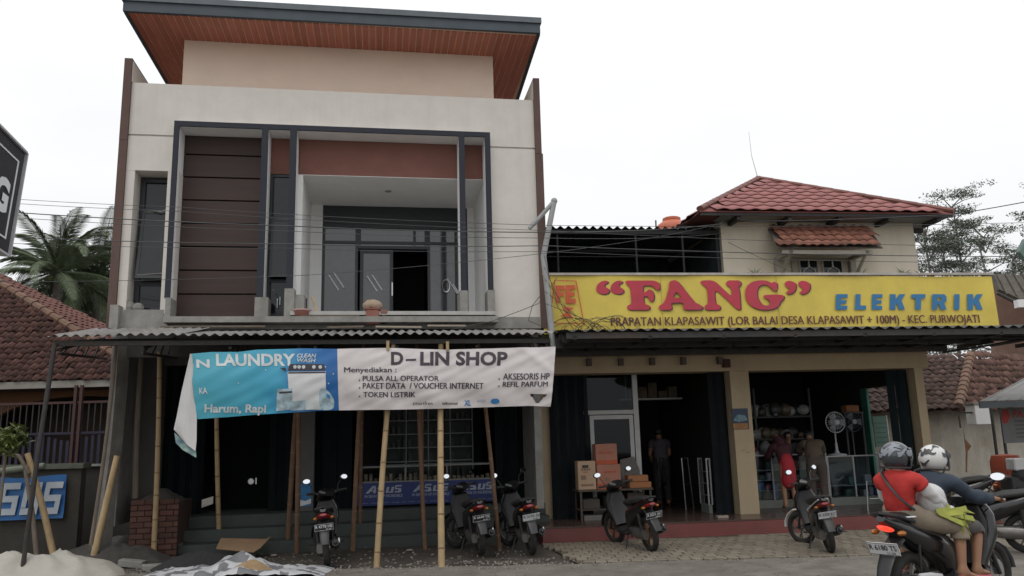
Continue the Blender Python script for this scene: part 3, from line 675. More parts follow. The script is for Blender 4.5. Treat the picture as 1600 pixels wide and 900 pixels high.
# flap of the torn left end, showing the white back
vs = []; L1 = [(298, 553), (292, 580), (284, 615), (277, 650), (273, 676), (276, 684)]; R1 = [(302, 556), (304, 580), (306, 620), (308, 655), (307, 690), (307, 703)]
FL = [(-1.538, 2.777), (-1.574, 2.555), (-1.622, 2.271), (-1.662, 1.99), (-1.692, 1.823), (-1.562, 1.669)]
FR = [(-1.514, 2.768), (-1.48, 2.554), (-1.449, 2.227), (-1.421, 1.945), (-1.409, 1.681), (-1.414, 1.546)]
for j in range(6):
    for i in range(7):
        a = i/6; vs.append((FL[j][0]+(FR[j][0]-FL[j][0])*a, -1.975-.03*math.sin(math.pi*a)-.012*math.sin(a*9+j), FL[j][1]+(FR[j][1]-FL[j][1])*a))
MB().add(vs, [(j*7+i, j*7+i+1, (j+1)*7+i+1, (j+1)*7+i) for j in range(5) for i in range(6)]).build('folded_flap', M('vinyl_back', (.58, .57, .56), .6, .06, 5, stain=.2, scol=(.4, .38, .35)), BN, smooth=True, fix=False)
TL = [(-1.682, 1.783), (-1.546, 1.661), (-1.41, 1.538), (-1.407, 1.467), (-1.477, 1.509), (-1.572, 1.567), (-1.66, 1.656)]
MB().prism(TL, -1.965, -1.960).build('flap_tip', M('tip_print', (.03, .16, .36), .5, .6, 9, col2=(.25, .35, .30)), BN)
def bw(px0, px1, py0, py1):
    # print rectangle on the cloth -> warp function
    def f(co):
        x, y = co.x, -co.z; s = interp(x, PX, US) if True else 0
        ty, by = interp(x, PX, TY), interp(x, QX, BY); return bpt(s, (y-ty)/(by-ty), .006)
    return dict(x0=px0, x1=px1, z0=-py1, z1=-py0, y=0, warp=f)
def btext(s_, x0, x1, y0, y1, mat, bold=.02, shear=0, cuts=.3, name='lettering', dbl=0):
    if dbl:
        k2 = bw(x0+dbl, x1+dbl, y0, y1); f0 = k2['warp']; k2['warp'] = lambda co: f0(co)-Vector((0, .0015, 0)); text(s_, parent=BN, mat=mat, bold=0, cuts=cuts, name=name, **k2); bold = 0
    return text(s_, parent=BN, mat=mat, bold=bold, shear=shear, cuts=cuts, name=name, **bw(x0, x1, y0, y1))
def bpoly(loops, mat, name='print_shape', smooth=False, off=0):
    xs = [p[0] for l in loops for p in l]; ys = [p[1] for l in loops for p in l]
    me = poly_verts([[(p[0], -p[1]) for p in l] for l in loops], smooth); k = bw(min(xs), max(xs), min(ys), max(ys)); off = off+.002
    if off:
        f0 = k['warp']; k['warp'] = lambda co: f0(co)-Vector((0, off, 0))
    return put(fit(me, cuts=.45, **k), name, mat, BN)
bk = M('dark_print', (.045, .035, .045), .6, .1, 9, bump=0)
btext('D', 611, 630, 550, 571, bk, .035); bpoly([[(634, 561.5), (650, 561), (650, 564), (634, 564.5)]], bk); btext('LIN SHOP', 656.5, 793.4, 549.5, 572, bk, .035)
btext('Menyediakan :', 537, 619, 574.5, 585, bk, dbl=.5)
for s_, x0, x1, y0, y1, dx in (('PULSA ALL OPERATOR', 566, 686, 588, 596, 561), ('PAKET DATA  / VOUCHER INTERNET', 566, 757, 599, 608, 561), ('TOKEN LISTRIK', 566.6, 649.4, 613, 621, 560.5), ('AKSESORIS HP', 788, 861, 584, 594, 782), ('REFIL PARFUM', 788, 859, 597, 605, 782)):
    btext(s_, x0, x1, y0, y1, bk, dbl=.45); bpoly([[(dx-1, y1-2), (dx+1, y1-2), (dx+1, y1), (dx-1, y1)]], bk)
btext('smartfren', 646, 677.5, 627.5, 633, bk, .0); btext('telkomsel', 693, 718, 628, 632.5, bk, .01)
btext('XL', 729, 739.4, 625, 634, M('mid_blue_print', (.03, .18, .42), .6), .03); btext('AXIS', 749, 763, 624.5, 628.5, lg, .01)
mbp = M('mid_blue_print', ())
bpoly([[(771, 627), (774, 623.5), (781, 623), (785, 626), (784.5, 629.5), (779, 631), (773, 630)]], mbp, smooth=True)
wl_ = M('white_print', (.56, .60, .60), .5, .08, 8, stain=.5, scol=(.36, .47, .48), bump=0)
btext('N', 306, 327, 562, 575.5, wl_, .03); btext('LAUNDRY', 337, 461, 553, 573, wl_, .035)
btext('CLEAN', 464, 494, 553, 559.5, wl_, .02, .25); btext('WASH', 464, 493, 560.5, 567, wl_, .02, .25)
btext('KA', 307, 320, 607, 616.5, wl_, .02); btext('Harum, Rapi', 311, 411, 632.5, 649.5, wl_, .03, .15)
bpoly([[(448, 582), (508, 581), (507, 640), (449, 641)]], M('appliance_white_print', (.60, .60, .61), .5, .04, 5), off=-.001)
bpoly([[(452, 570), (505, 569.5), (507, 579), (449, 580)]], bk); bpoly([[(449, 582.5), (507.5, 581.5), (507.5, 584), (449, 585)]], bk)
for x in (458.5, 465, 472, 488, 498): bpoly([[(x, 572), (x+3, 571.5), (x+4.5, 574), (x+3, 577), (x, 577), (x-1, 574)]], wl_, smooth=True, off=.002)
bpoly([[(430, 609), (455, 608), (452, 640), (426, 643)]], M('pale_blue_print', (.34, .45, .50), .5, .4, 14)); bpoly([[(433, 613), (454, 612), (453.5, 615), (433, 616)]], bk, off=.002)
bpoly([[(497, 612), (503, 607), (513, 614), (520, 627), (517, 640), (499, 641), (496, 630)]], M('pale_blue_print', ()), smooth=True); bpoly([[(508, 615), (514, 619), (513, 624), (508, 621)]], mbp, off=.002)
bpoly([[(450, 628), (474, 626), (474, 641), (450, 642)]], M('pale_blue_print', ())); bpoly([[(480, 626), (492, 626), (497, 634), (493, 640), (478, 640), (475, 634)]], wl_, smooth=True); bpoly([[(436, 575.5), (445, 575.5), (446, 581), (441, 579)]], bk)
for (x, y) in ((414, 579), (370, 600), (426, 565), (512, 600), (508, 574), (520, 585)): bpoly([[(x-.9, y-.9), (x+.9, y-.9), (x+.9, y+.9), (x-.9, y+.9)]], wl_)
# ties
for x_, z_ in ((0.968, 2.867), (1.766, 2.853)):
    MB().box(x_-.02, x_+.02, -1.99, -1.96, z_-.06, z_+.06).build('tie', bamb, BN)

# ================================================================== CORNER SHOP (right building)
K = thing('corner_shop', 'single storey yellow cream electrical shop with wide open front on a red tiled platform', 'building', FB, (2.6, .8, 0))
def PK(mb, name, mat, **kw): return mb.build(name, mat, K, **kw)
redt = M('red_platform_tile', (.17, .05, .045), .5, .12, 3, stain=.4, scol=(.13, .06, .05), bump=.08)
PK(MB().slab([(-1.0, 0), (6.6, 0), (6.6, 7), (-1.0, 7)], -.05, .235), 'platform', redt)
PK(MB().slab([(-1.02, -.03), (6.62, -.03), (6.62, -.001), (-1.02, -.001)], -.05, .05), 'platform_lip', redt)
PK(MB().slab([(-1.0, .0), (6.6, .0), (6.6, 7), (-1.0, 7)], .239, .262), 'floor_tiles', M('brown_floor_tile', (.085, .055, .045), .25, .15, 2.5, stain=.3, scol=(.07, .055, .05), bump=.03))
yc = M('yellow_cream_plaster', (.42, .33, .215), .9, .06, 3, stain=.35, scol=(.30, .235, .15), streak=.35, bump=.1)
PK(MB().box(2.49, 2.83, .8, 1.1, .26, 2.66), 'column', yc); PK(MB().box(5.93, 6.09, .8, 1.2, .26, 2.66), 'column', yc)
PK(MB().box(-.8, -.5, 1.3, 1.6, .26, 2.8), 'column', yc)
PK(MB().box(-.8, 6.2, .78, 1.2, 2.661, 3.32), 'header_beam', yc)
for u in (-.0, .55, 1.1, 1.65, 2.3): PK(MB().box(u-.04, u+.04, .68, .779, 2.78, 2.9), 'beam_bracket', M('bracket_wood', (.10, .08, .065), .9))
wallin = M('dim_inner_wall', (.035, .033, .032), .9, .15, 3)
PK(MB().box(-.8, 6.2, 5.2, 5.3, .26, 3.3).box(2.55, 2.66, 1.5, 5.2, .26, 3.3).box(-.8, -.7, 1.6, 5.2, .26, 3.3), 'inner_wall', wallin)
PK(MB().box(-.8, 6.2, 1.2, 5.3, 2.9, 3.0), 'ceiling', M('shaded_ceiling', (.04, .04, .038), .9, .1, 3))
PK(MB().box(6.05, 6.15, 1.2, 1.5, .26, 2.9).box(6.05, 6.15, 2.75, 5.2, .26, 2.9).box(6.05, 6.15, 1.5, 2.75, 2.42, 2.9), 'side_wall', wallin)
PK(MB().box(6.0, 6.045, 2.52, 2.75, .26, 2.42), 'side_door_jamb', M('sea_green_paint', (.06, .22, .16), .6, .1, 5))
dsh = M('blue_black_shutter', (.013, .017, .021), .8, .15, 4, spec=.15)
shutter(-.62, .05, 1.15, .262, 2.72, K, zig=.07, n=8, mat=dsh)
shutter(2.18, 2.48, 1.0, .262, 2.66, K, zig=.06, n=4, mat=dsh)
shutter(5.52, 5.92, .95, .262, 2.64, K, zig=.09, n=4, mat=M('green_black_shutter', (.010, .017, .020), .8, .15, 4, spec=.15))
PK(MB().box(2.36, 2.48, .70, .95, 2.72, 2.86), 'shutter_box', M('shutter_rust', (.06, .02, .015), .8))
PK(MB().box(2.62, 2.76, .782, .799, 1.45, 1.83), 'x', M('x', (.1, .1, .1))).name = 'notice_board'
# aluminium door set in the first bay
alw = M('pale_aluminium', (.40, .40, .39), .45, .08, 6, bump=.02)
D = [(0.038, 2.519), (0.083, 2.019), (0.861, 2.001), (0.921, 2.65), (-0.369, 2.029)]
xa, xb, zr = D[0][0], D[3][0], D[1][1]
f = MB().box(xa-.03, xa+.03, 1.28, 1.33, .262, 2.7).box(xb-.04, xb+.05, 1.28, 1.36, .262, 2.75).box(-.1, xa-.03, 1.285, 1.325, zr-.03, zr+.03).box(xa+.03, xb-.04, 1.285, 1.325, zr-.035, zr+.035)
df = PK(f, 'door_frame', alw)
f = MB().box(xa+.05, xa+.12, 1.27, 1.30, .28, zr-.05).box(xb-.13, xb-.06, 1.27, 1.30, .28, zr-.05).box(xa+.12, xb-.13, 1.27, 1.30, zr-.12, zr-.05).box(xa+.12, xb-.13, 1.27, 1.30, .28, .45)
dl = PK(f, 'door', alw)
shopglass = glass('shop_glass', (.5, .52, .54), .0, ior=1.3)
MB().box(xa+.12, xb-.13, 1.282, 1.29, .45, zr-.12).build('pane', shopglass, dl)
PK(MB().box(xa+.03, xb-.04, 1.30, 1.31, zr+.04, 2.72), 'top_pane', shopglass); PK(MB().box(-.1, xa-.03, 1.30, 1.31, .3, zr-.03), 'side_pane', shopglass)
# things in bay one
def crate(name, label, cat, fr, x0, x1, y0, y1, z0, z1, mat, group=None, rz=0, prints=()):
    t = thing(name, label, cat, fr, ((x0+x1)/2, (y0+y1)/2, z0), group)
    MB().box(x0, x1, y0, y1, z0, z1).build('carton', mat, t, bevel=.006)
    MB().box((x0+x1)/2-.02, (x0+x1)/2+.02, y0-.0015, y1, z1+.001, z1+.003).build('tape_strip', M('parcel_tape', (.3, .22, .14), .4), t)
    for (a, b, c, d, m_) in prints: MB().box(x0+(x1-x0)*a, x0+(x1-x0)*b, y0-.003, y0-.001, z0+(z1-z0)*c, z0+(z1-z0)*d).build('print_block', m_, t)
    return t
tb = [(-0.278, 0.751), (0.983, 0.688)]
T = thing('work_table', 'low wooden table with a lower shelf carrying cardboard boxes before the glass door', 'table', FB, (.5, .95, .262))
wt = M('dark_table_wood', (.075, .055, .042), .8, .2, 4, vec=(1, 6, 6))
x0, x1, zt = tb[0][0], tb[1][0], tb[0][1]
MB().box(x0, x1, .72, 1.2, zt-.03, zt).build('tabletop', wt, T)
for a in (x0+.03, x1-.06):
    for b_ in (.74, 1.15): MB().box(a, a+.035, b_, b_+.035, .262, zt-.03).build('leg', wt, T)
MB().box(x0+.02, x1-.03, .76, 1.15, .42, .435).build('shelf', wt, T); MB().box(x0+.1, x1-.5, .8, 1.1, .262, .34).build('base_plinth', M('pale_board', (.16, .15, .14), .9), T)
o1 = M('orange_carton_print', (.40, .085, .035), .8, .1, 5); tanb = M('tan_carton', (.42, .29, .19), .9, .08, 5)
q = [(-0.264, 0.77), (0.046, 1.213), (0.456, 1.149), (0.058, 1.159), (0.423, 1.483), (0.571, 0.866), (0.915, 0.958), (0.598, 0.762), (0.963, 0.853)]
pinkc = M('salmon_carton', (.36, .16, .11), .9, .1, 5)
c1 = crate('cardboard_box', 'tan carton with a dark drawing printed on it, left end of the work table', 'box', FB, q[0][0], q[1][0]-.01, .76, 1.0, zt+.002, q[1][1], tanb, prints=((.25, .6, .76, .86, inkb), (.3, .55, .6, .63, o1), (.15, .85, .12, .2, M('carton_small_print', (.24, .15, .1), .9)), (.15, .45, .35, .5, M('carton_small_print', ()))))
text('KIPAS', q[0][0]+.06, q[1][0]-.1, zt+.31, zt+.345, .756, inkb, c1, bold=.01)
c2 = crate('cardboard_box', 'salmon carton with red lower band, under another on the work table', 'box', FB, q[1][0]+.01, q[2][0], .76, 1.05, zt+.002, q[2][1], pinkc, prints=((0, 1, 0, .22, o1), (.3, .8, .66, .72, o1), (.3, .55, .3, .45, M('carton_small_print', ()))))
c3 = crate('cardboard_box', 'salmon carton with red base stacked on top beside the aluminium door', 'box', FB, q[3][0], q[4][0], .80, 1.05, q[2][1]+.003, q[4][1], pinkc, prints=((0, 1, 0, .2, o1),))
text('MIYAKO', q[3][0]+.06, q[4][0]-.08, q[2][1]+.17, q[2][1]+.21, .796, o1, c3, bold=.02)
crate('cardboard_box', 'flat orange carton lying at the right end of the work table', 'box', FB, q[7][0], q[8][0], .74, .95, zt+.002, q[8][1]-.004, M('orange_carton', (.30, .13, .055), .9, .1, 5))
crate('cardboard_box', 'flat orange carton on top of another at the right end of the work table', 'box', FB, q[5][0], q[6][0], .74, .95, q[8][1]+.002, q[6][1], M('orange_carton', ()))
tag(MB().prism([(0.546, 0.723), (0.869, 0.712), (0.887, 1.02), (0.8, 1.258), (0.55, 1.212)], 1.12, 1.135).build('grey_board', M('grey_panel', (.13, .12, .11), .8), fr=FB), 'grey rounded board leaning against the aluminium door behind the cartons', 'board')
for z in (.435,):
    for k in range(3): crate('storage_box', ['dim box at the left', 'dim box in the middle', 'dim box at the right'][k]+' of the lower shelf under the work table', 'box', FB, x0+.1+k*.38, x0+.38+k*.38, .85, 1.1, z+.002, z+.16+.04*k, M('dim_carton', (.07, .06, .05), .9))
SH = thing('wall_shelf', 'high wall shelf with boxes in the dark of the first bay', 'shelf', FB, (1.6, 2.6, 2.0))
MB().box(.95, 2.2, 2.5, 2.8, 2.28, 2.31).box(1.08, 1.1, 2.5, 2.52, 2.31, 2.75).build('board', alw, SH)
mb = MB()
for k in range(5): mb.box(1.15+k*.2, 1.32+k*.2, 2.55, 2.75, 2.312, 2.45+.08*(k % 3))
mb.build('boxed_goods', M('dusty_packaging', (.11, .085, .06), .9, .4, 5), SH, kind='stuff')
def showcase(name, label, u0, u1, v0, v1, z0, z1, shelves, verts=()):
    t = thing(name, label, 'display case', FB, ((u0+u1)/2, (v0+v1)/2, z0))
    MB().box(u0, u1, v0+.005, v1, z0, z0+.14).build('plinth', M('pale_green_plinth', (.22, .235, .215), .7, .1, 5), t)
    f = MB(); r = .011
    for a in (u0, u1): 
        for b_ in (v0, v1): f.box(a-r, a+r, b_-r, b_+r, z0+.14, z1)
    for a in verts: f.box(a-r, a+r, v0-r, v0+r, z0+.14, z1)
    for b_ in (v0, v1): f.box(u0-r, u1+r, b_-r-.002, b_+r+.002, z1, z1+.022)
    f.build('frame', alw, t)
    for z in shelves: MB().box(u0+.01, u1-.01, v0+.02, v1-.02, z, z+.01).build('shelf', M('glass_shelf_edge', (.25, .30, .28), .3), t)
    MB().box(u0+.012, u1-.012, v0-.003, v0+.003, z0+.15, z1).build('front_glass', glass('clear_glass', a=.0), t)
    MB().box(u0, u1, v0, v1, z1+.024, z1+.03).build('glass_top', glass('clear_glass', a=.0), t)
    cols_ = [M('goods_white', (.30, .29, .27), .7, .2, 8), M('goods_blue', (.05, .12, .22), .7, .3, 8), M('goods_beige', (.22, .19, .13), .8, .2, 8), M('goods_green', (.06, .11, .08), .8, .3, 8), M('goods_red', (.22, .04, .03), .7, .3, 8)]
    mbs = [MB() for _ in cols_]
    for z in [z0+.14]+list(shelves):
        x = u0+.04
        while x < u1-.1:
            w_ = random.uniform(.05, .14); h = random.uniform(.05, .17); d = random.uniform(0, .12)
            if random.random() < .8: mbs[random.choice([0, 0, 1, 2, 2, 3, 3, 4])].box(x, x+w_, v0+.05+d, v0+.17+d, z+.012, z+.012+h)
            x += w_+random.uniform(.01, .05)
    for m_, c in zip(mbs, cols_):
        if m_.v: m_.build('goods', c, t, kind='stuff')
    MB().box(u0, u1, v1-.02, v1-.01, z0+.14, z1).build('back_panel', M('case_back', (.06, .065, .06), .8), t)
    return t
e = [(2.102, 1.166), (2.42, 0.229)]
showcase('display_case', 'small glass display case standing left of the yellow column in the first bay', e[0][0], 2.16, 1.2, 1.6, .262, e[0][1], (.55, .75, .95))
e = [(3.246, 1.181), (4.576, 1.143), (4.601, 1.142), (5.529, 1.116)]
showcase('display_case', 'long glass counter case full of small goods, left run, behind the two customers', e[0][0]-.1, e[1][0], 1.7, 2.1, .262, e[0][1], (.56, .74, .92), (e[0][0]+.28,))
showcase('display_case', 'glass counter case with cartons, right run, below the standing fans', e[2][0], e[3][0]+.1, 1.7, 2.1, .262, e[3][1]+.01, (.60,), (e[2][0]+.5,))
# back shelves with wrapped goods in bay two
SHB = thing('goods_rack', 'tall rack of plastic wrapped goods along the back of the open shop', 'shelf', FB, (4, 3.5, .262))
mb = MB()
for z in (1.0, 1.45, 1.9): mb.box(2.8, 5.2, 3.3, 3.8, z, z+.03)
for u in (2.8, 4.0, 5.2): mb.box(u-.02, u+.02, 3.3, 3.34, .262, 2.5)
mb.build('frame', M('rack_steel', (.08, .08, .08), .6), SHB)
for nm, c, seed in (('wrapped_goods', (.33, .33, .32), 1), ('dark_goods', (.05, .05, .055), 2), ('tan_goods', (.12, .09, .06), 3)):
    random.seed(seed); mb = MB()
    for k in range(44):
        u = random.uniform(2.9, 5.1); z = random.choice((1.03, 1.03, 1.48, 1.93)); s = random.uniform(.06, .15)
        mb.ball((u, 3.3+random.uniform(0, .3), z+s*.9), s, 8, 6, sc=(1, .7, random.uniform(.8, 1.2)))
    mb.build(nm, M(nm, c, .35, .3, 10, bump=.4), SHB, smooth=True, kind='stuff')
random.seed(14); GP_ = thing('goods_pile', 'heap of plastic wrapped wares on a table behind the glass counters', 'goods', FB, (4.0, 2.75, .262))
MB().box(3.0, 5.0, 2.6, 3.0, 1.0, 1.04).box(3.05, 3.1, 2.62, 2.66, .262, 1.0).box(4.9, 4.95, 2.62, 2.66, .262, 1.0).build('table', M('rack_steel', ()), GP_)
for nm, c in (('wrapped_bundle', (.36, .36, .35)), ('grey_bundle', (.16, .165, .17)), ('red_bundle', (.25, .05, .04)), ('metal_pot', (.5, .5, .5))):
    for k in range(7 if nm != 'red_bundle' else 2):
        u = random.uniform(3.1, 4.95); s = random.uniform(.07, .13); z = 1.04+random.choice((0, 0, .16))
        mb = MB()
        if nm == 'metal_pot': mb.lathe([(0, z), (s*.8, z), (s*.85, z+s*1.6), (s*.8, z+s*1.65), (0, z+s*1.5)], (u, 2.72, 0), 12)
        else:
            mb.ball((u, 2.72+random.uniform(-.06, .1), z+s), s, 12, 8, sc=(1.1, .8, random.uniform(.9, 1.5)))
            for v in mb.v: v += Vector((noise.noise(v*15), noise.noise(v*15+Vector((5, 0, 0))), noise.noise(v*13)))*.035
        mb.build(nm, M(nm, c, .35, .2, 10, metal=1 if nm == 'metal_pot' else 0, bump=.5), GP_, smooth=True)
random.seed(11)
e = (5.561, 2.023)
crate('cardboard_box', 'small orange carton high up beside the dark standing fan', 'box', FB, e[0]-.14, e[0]+.12, 2.3, 2.5, e[1]-.07, e[1]+.06, M('orange_carton', ()))
SB = thing('steel_rack', 'thin dark rack beneath the small orange carton', 'shelf', FB, (e[0], 2.4, .262))
MB().box(e[0]-.2, e[0]+.2, 2.28, 2.55, e[1]-.1, e[1]-.073).box(e[0]-.19, e[0]-.16, 2.3, 2.33, .262, e[1]-.1).box(e[0]+.16, e[0]+.19, 2.3, 2.33, .262, e[1]-.1).build('frame', M('rack_steel', ()), SB)
def fan(px_, label, m1, u, v, z0, zc, r):
    t = thing('standing_fan', label, 'fan', FB, (u, v, z0))
    MB().lathe([(0, z0), (.17, z0), (.165, z0+.02), (.05, z0+.04), (.03, z0+.08), (.022, z0+.22), (.014, z0+.24), (.012, zc-.06)], (u, v, 0), 16).build('stand', m1, t, smooth=True)
    MB().ball((u, v+.05, zc), .07, 12, 8, sc=(1, 1.3, 1)).build('motor', m1, t, smooth=True)
    g = MB()
    for k in range(24):
        a = 2*math.pi*k/24; g.tube([(u+.03*math.cos(a), v-.12, zc+.03*math.sin(a)), (u+r*.7*math.cos(a), v-.11, zc+r*.7*math.sin(a)), (u+r*math.cos(a), v-.05, zc+r*math.sin(a))], .003, 4)
    g.torus((u, v-.05, zc), r, .008, axis='Y', n=28, k=6).torus((u, v-.11, zc), r*.6, .003, axis='Y', n=24, k=4)
    g.build('guard', m1, t); MB().lathe([(0, -.13), (.045, -.128), (.045, -.11)], (u, v, zc), 14, axis='Y').build('hub_cap', M('hub_pale', (.4, .42, .44), .5), t)
    bl = M('fan_blade_grey', (.20, .22, .24), .4, .05, 5)
    for k in range(3):
        a0 = 2*math.pi*k/3; pts = [(u+rr*math.cos(a0+da), v-.07+.03*da, zc+rr*math.sin(a0+da)) for rr, da in ((.04, -.2), (r*.6, -.55), (r*.9, -.4), (r*.92, .3), (r*.6, .45), (.04, .3))]
        MB().add(pts+[(p[0], p[1]+.004, p[2]) for p in pts], [(0, 1, 2, 3, 4, 5), (11, 10, 9, 8, 7, 6)]+[(i, (i+1) % 6, (i+1) % 6+6, i+6) for i in range(6)]).build('blade', bl, t)
e = [(4.888, 1.755), (4.818, 1.122), (5.434, 1.764), (5.361, 1.126)]
fan(0, 'pale grey fan on a white stand on the glass counter', M('pale_fan_plastic', (.42, .43, .44), .5), e[0][0], 1.85, e[1][1]+.03, e[0][1], .19)
fan(0, 'dark fan half hidden behind the pale one', M('dark_fan_plastic', (.06, .065, .075), .5), e[2][0], 2.2, e[3][1]-.6, e[2][1], .19)
t = thing('price_board', 'green and white chart board by the bright side doorway of the shop', 'board', FB, (5.4, 2.2, .9))
e = [(5.768, 1.379), (6.035, 1.853)]
MB().box(e[0][0], e[1][0], 2.0, 2.03, e[0][1]-.1, e[1][1]).build('panel', M('mint_board', (.20, .33, .27), .7, .1, 5), t)
for k in range(5): MB().box(e[0][0]+.02, e[1][0]-.03, 1.995, 1.999, e[0][1]-.02+k*.09, e[0][1]-.012+k*.09).build('line', M('dark_green_line', (.04, .1, .08), .7), t)
MB().box(e[1][0], e[1][0]+.02, 1.99, 2.04, e[0][1]-.1, e[1][1]+.01).build('edge', whitep, t)
# poster on the yellow column
o = [c for c in bpy.data.objects if c.name == 'notice_board'][0]; bpy.data.objects.remove(o)
t = thing('poster', 'small dark blue and orange poster on the yellow column', 'poster', FB, (2.68, .79, 1.7)); e = [(2.464, 1.665), (2.757, 2.016)]
MB().box(e[0][0], e[1][0], .785, .797, e[0][1], e[1][1]).build('sheet', M('navy_poster', (.02, .035, .07), .5, .5, 20), t)
MB().box(e[0][0]+.01, e[1][0]-.02, .781, .786, e[0][1]+.005, e[0][1]+.10).build('orange_print', M('orange_print', (.28, .13, .04), .6, .4, 14), t)
MB().prism([(e[0][0]+.02, e[1][1]-.2), (e[0][0]+.1, e[1][1]-.1), (e[1][0]-.05, e[1][1]-.12), (e[1][0]-.02, e[1][1]-.2), (e[0][0]+.12, e[1][1]-.23)], .780, .785).build('pale_print', M('poster_cyan', (.12, .2, .24), .6, .6, 20), t)
MB().box(2.68, 2.74, .792, .799, 1.27, 1.285).box(2.60, 2.66, .792, .799, 1.31, 1.318).each('scuff_mark', M('scuff', (.30, .24, .16), .9), K)
# tube metal rack at right
t = thing('metal_rack', 'thin bare metal stand at the right end of the shop platform', 'rack', FB, (4.9, .5, .262)); e = [(4.68, 0.74), (4.648, 0.279)]
MB().tube([(e[1][0], .6, .262), (e[0][0], .6, e[0][1]), (e[0][0]+.3, .6, e[0][1]), (e[0][0]+.32, .6, .262)], .01, 6).build('tube_frame', chrome, t)
MB().tube([(e[0][0]+.02, .6, .45), (e[0][0]+.31, .6, .45)], .008, 6).build('crossbar', chrome, t)
for lab, u_, v_, off in (('left', (1.761, 2.823), 0, 0), ('right', (1.99, 2.093), 0, 0)):
    t = thing('metal_stand', 'thin tubular metal stand %s of the grey shirted man in the first bay' % lab, 'stand', FB, (*u_, .262))
    a, b_ = u_; MB().tube([(a, b_, .262), (a-.02, b_, 1.18), (a+.1, b_+.02, 1.18)], .012, 6).tube([(a+.22, b_+.2, .262), (a+.1, b_+.02, 1.18)], .012, 6).build('tube_frame', chrome, t)
    MB().tube([(a, b_, .7), (a+.16, b_+.1, .7)], .008, 6).build('crossbar', chrome, t)
crate('paper_scrap', 'crumpled pale paper scrap on the platform before the display case', 'litter', FB, 1.9, 2.08, .3, .4, .262, .30, M('scrap_paper', (.3, .25, .22), .9))

# ---- canopy of the corner shop
CB = thing('metal_canopy', 'dark corrugated canopy on steel purlins along the front of the corner shop', 'canopy', FB, (3, 0, 3.1))
x = -.72
i = 0
while x < 8.6:
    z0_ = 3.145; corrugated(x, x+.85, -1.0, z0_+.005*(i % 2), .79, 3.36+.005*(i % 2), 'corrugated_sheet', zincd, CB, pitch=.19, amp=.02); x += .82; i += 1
f = MB()
for v, z in ((-.95, 3.12), (-.35, 3.17), (.2, 3.2), (.6, 3.2)): f.box(-.7, 8.6, v, v+.05, z-.09, z)
f.box(-.7, 6.6, -.1, -.04, 2.99, 3.16).box(-.7, 6.6, -.6, -.55, 3.02, 3.12); f.box(-.7, 6.4, .5, .6, 2.93, 3.02)
u = -.6
while u < 8.6: f.box(u, u+.05, -.95, .78, 3.02, 3.07); f.box(u+.5, u+.55, -.1, .78, 2.99, 3.06); u += 1.15
f.build('steel_framing', steel, CB)
MB().box(-.8, 6.5, .62, .75, 2.95, 3.1).build('gutter', M('grey_gutter', (.22, .20, .18), .7, .2, 4, stain=.5), CB)
MB().tube([(6.35, .3, 3.15), (7.4, -.6, 3.0)], .02, 6).tube([(6.3, .5, 2.9), (8.0, -.8, 3.1)], .02, 6).build('stay_rod', steel, CB)

# ---- FANG sign
SG = thing('shop_sign', 'long yellow painted shop sign with red and blue lettering above the dark canopy', 'sign', FB, (3, .3, 3.3))
yel = M('yellow_sheet', (.66, .51, .085), .6, .07, 1.5, stain=.35, scol=(.48, .37, .08), streak=.25, bump=.1, col2=(.70, .55, .10))
c = [(-0.813, 4.256), (7.295, 4.226), (7.307, 3.269), (-0.826, 3.272)]
mb = MB(); n = 60; top = []
for i in range(n+1):
    s = i/n; top.append((c[0][0]+(c[1][0]-c[0][0])*s, .30+.012*math.sin(s*31)+.01*noise.noise(Vector((s*12, 0, 0))), c[0][1]+(c[1][1]-c[0][1])*s))
bot = [(c[3][0]+(c[2][0]-c[3][0])*i/n, .30+.01*math.sin(i/n*23+1), c[3][1]+(c[2][1]-c[3][1])*i/n) for i in range(n+1)]
vs = top+bot+[(p[0], p[1]+.012, p[2]) for p in top+bot]; m2 = 2*(n+1)
fs = [(i, i+1, n+2+i, n+1+i) for i in range(n)]+[(m2+i+1, m2+i, m2+n+1+i, m2+n+2+i) for i in range(n)]+[(0, n+1, m2+n+1, m2), (n, m2+n, m2+2*n+1, 2*n+1)]
mb.add(vs, fs); mb.build('sheet', yel, SG, smooth=True)
MB().box(c[0][0]-.01, c[1][0]+.03, .27, .36, c[0][1]-.005, c[0][1]+.035).build('top_rail', M('rusty_white_rail', (.42, .39, .36), .7, .2, 5, stain=.6, scol=(.2, .12, .08)), SG)
f = MB()
for k in range(9): u = c[0][0]+.2+k*.97; f.box(u, u+.04, .32, .36, 3.25, c[0][1]); f.tube([(u, .36, c[0][1]-.1), (u, 1.2, 3.3)], .015, 5)
f.build('sign_framing', steel, SG)
for u_ in (c[0][0]+2.0, c[0][0]+4.05): MB().box(u_, u_+.006, .277, .284, 3.3, c[0][1]-.01).build('seam', M('seam_grime', (.40, .31, .06), .7), SG)
redl = M('sign_red', (.47, .035, .06), .5, .12, 3, stain=.4, scol=(.38, .07, .12), bump=0)
plum = M('sign_shadow', (.10, .035, .06), .6, .1, 5, bump=0); brn = M('sign_brown', (.11, .03, .035), .6, .1, 5, bump=0)
bluel = M('sign_blue', (.03, .17, .36), .5, .06, 5, bump=0); orl = M('sign_orange_red', (.52, .09, .03), .5, .1, 5, bump=0)
def spoly(loops, x0, x1, z0, z1, mat, name='letter', y=.278, smooth=True): return put(fit(poly_verts(loops, smooth), x0, x1, z0, z1, y), name, mat, SG)
def flip(l): return [(p[0], -p[1]) for p in l]
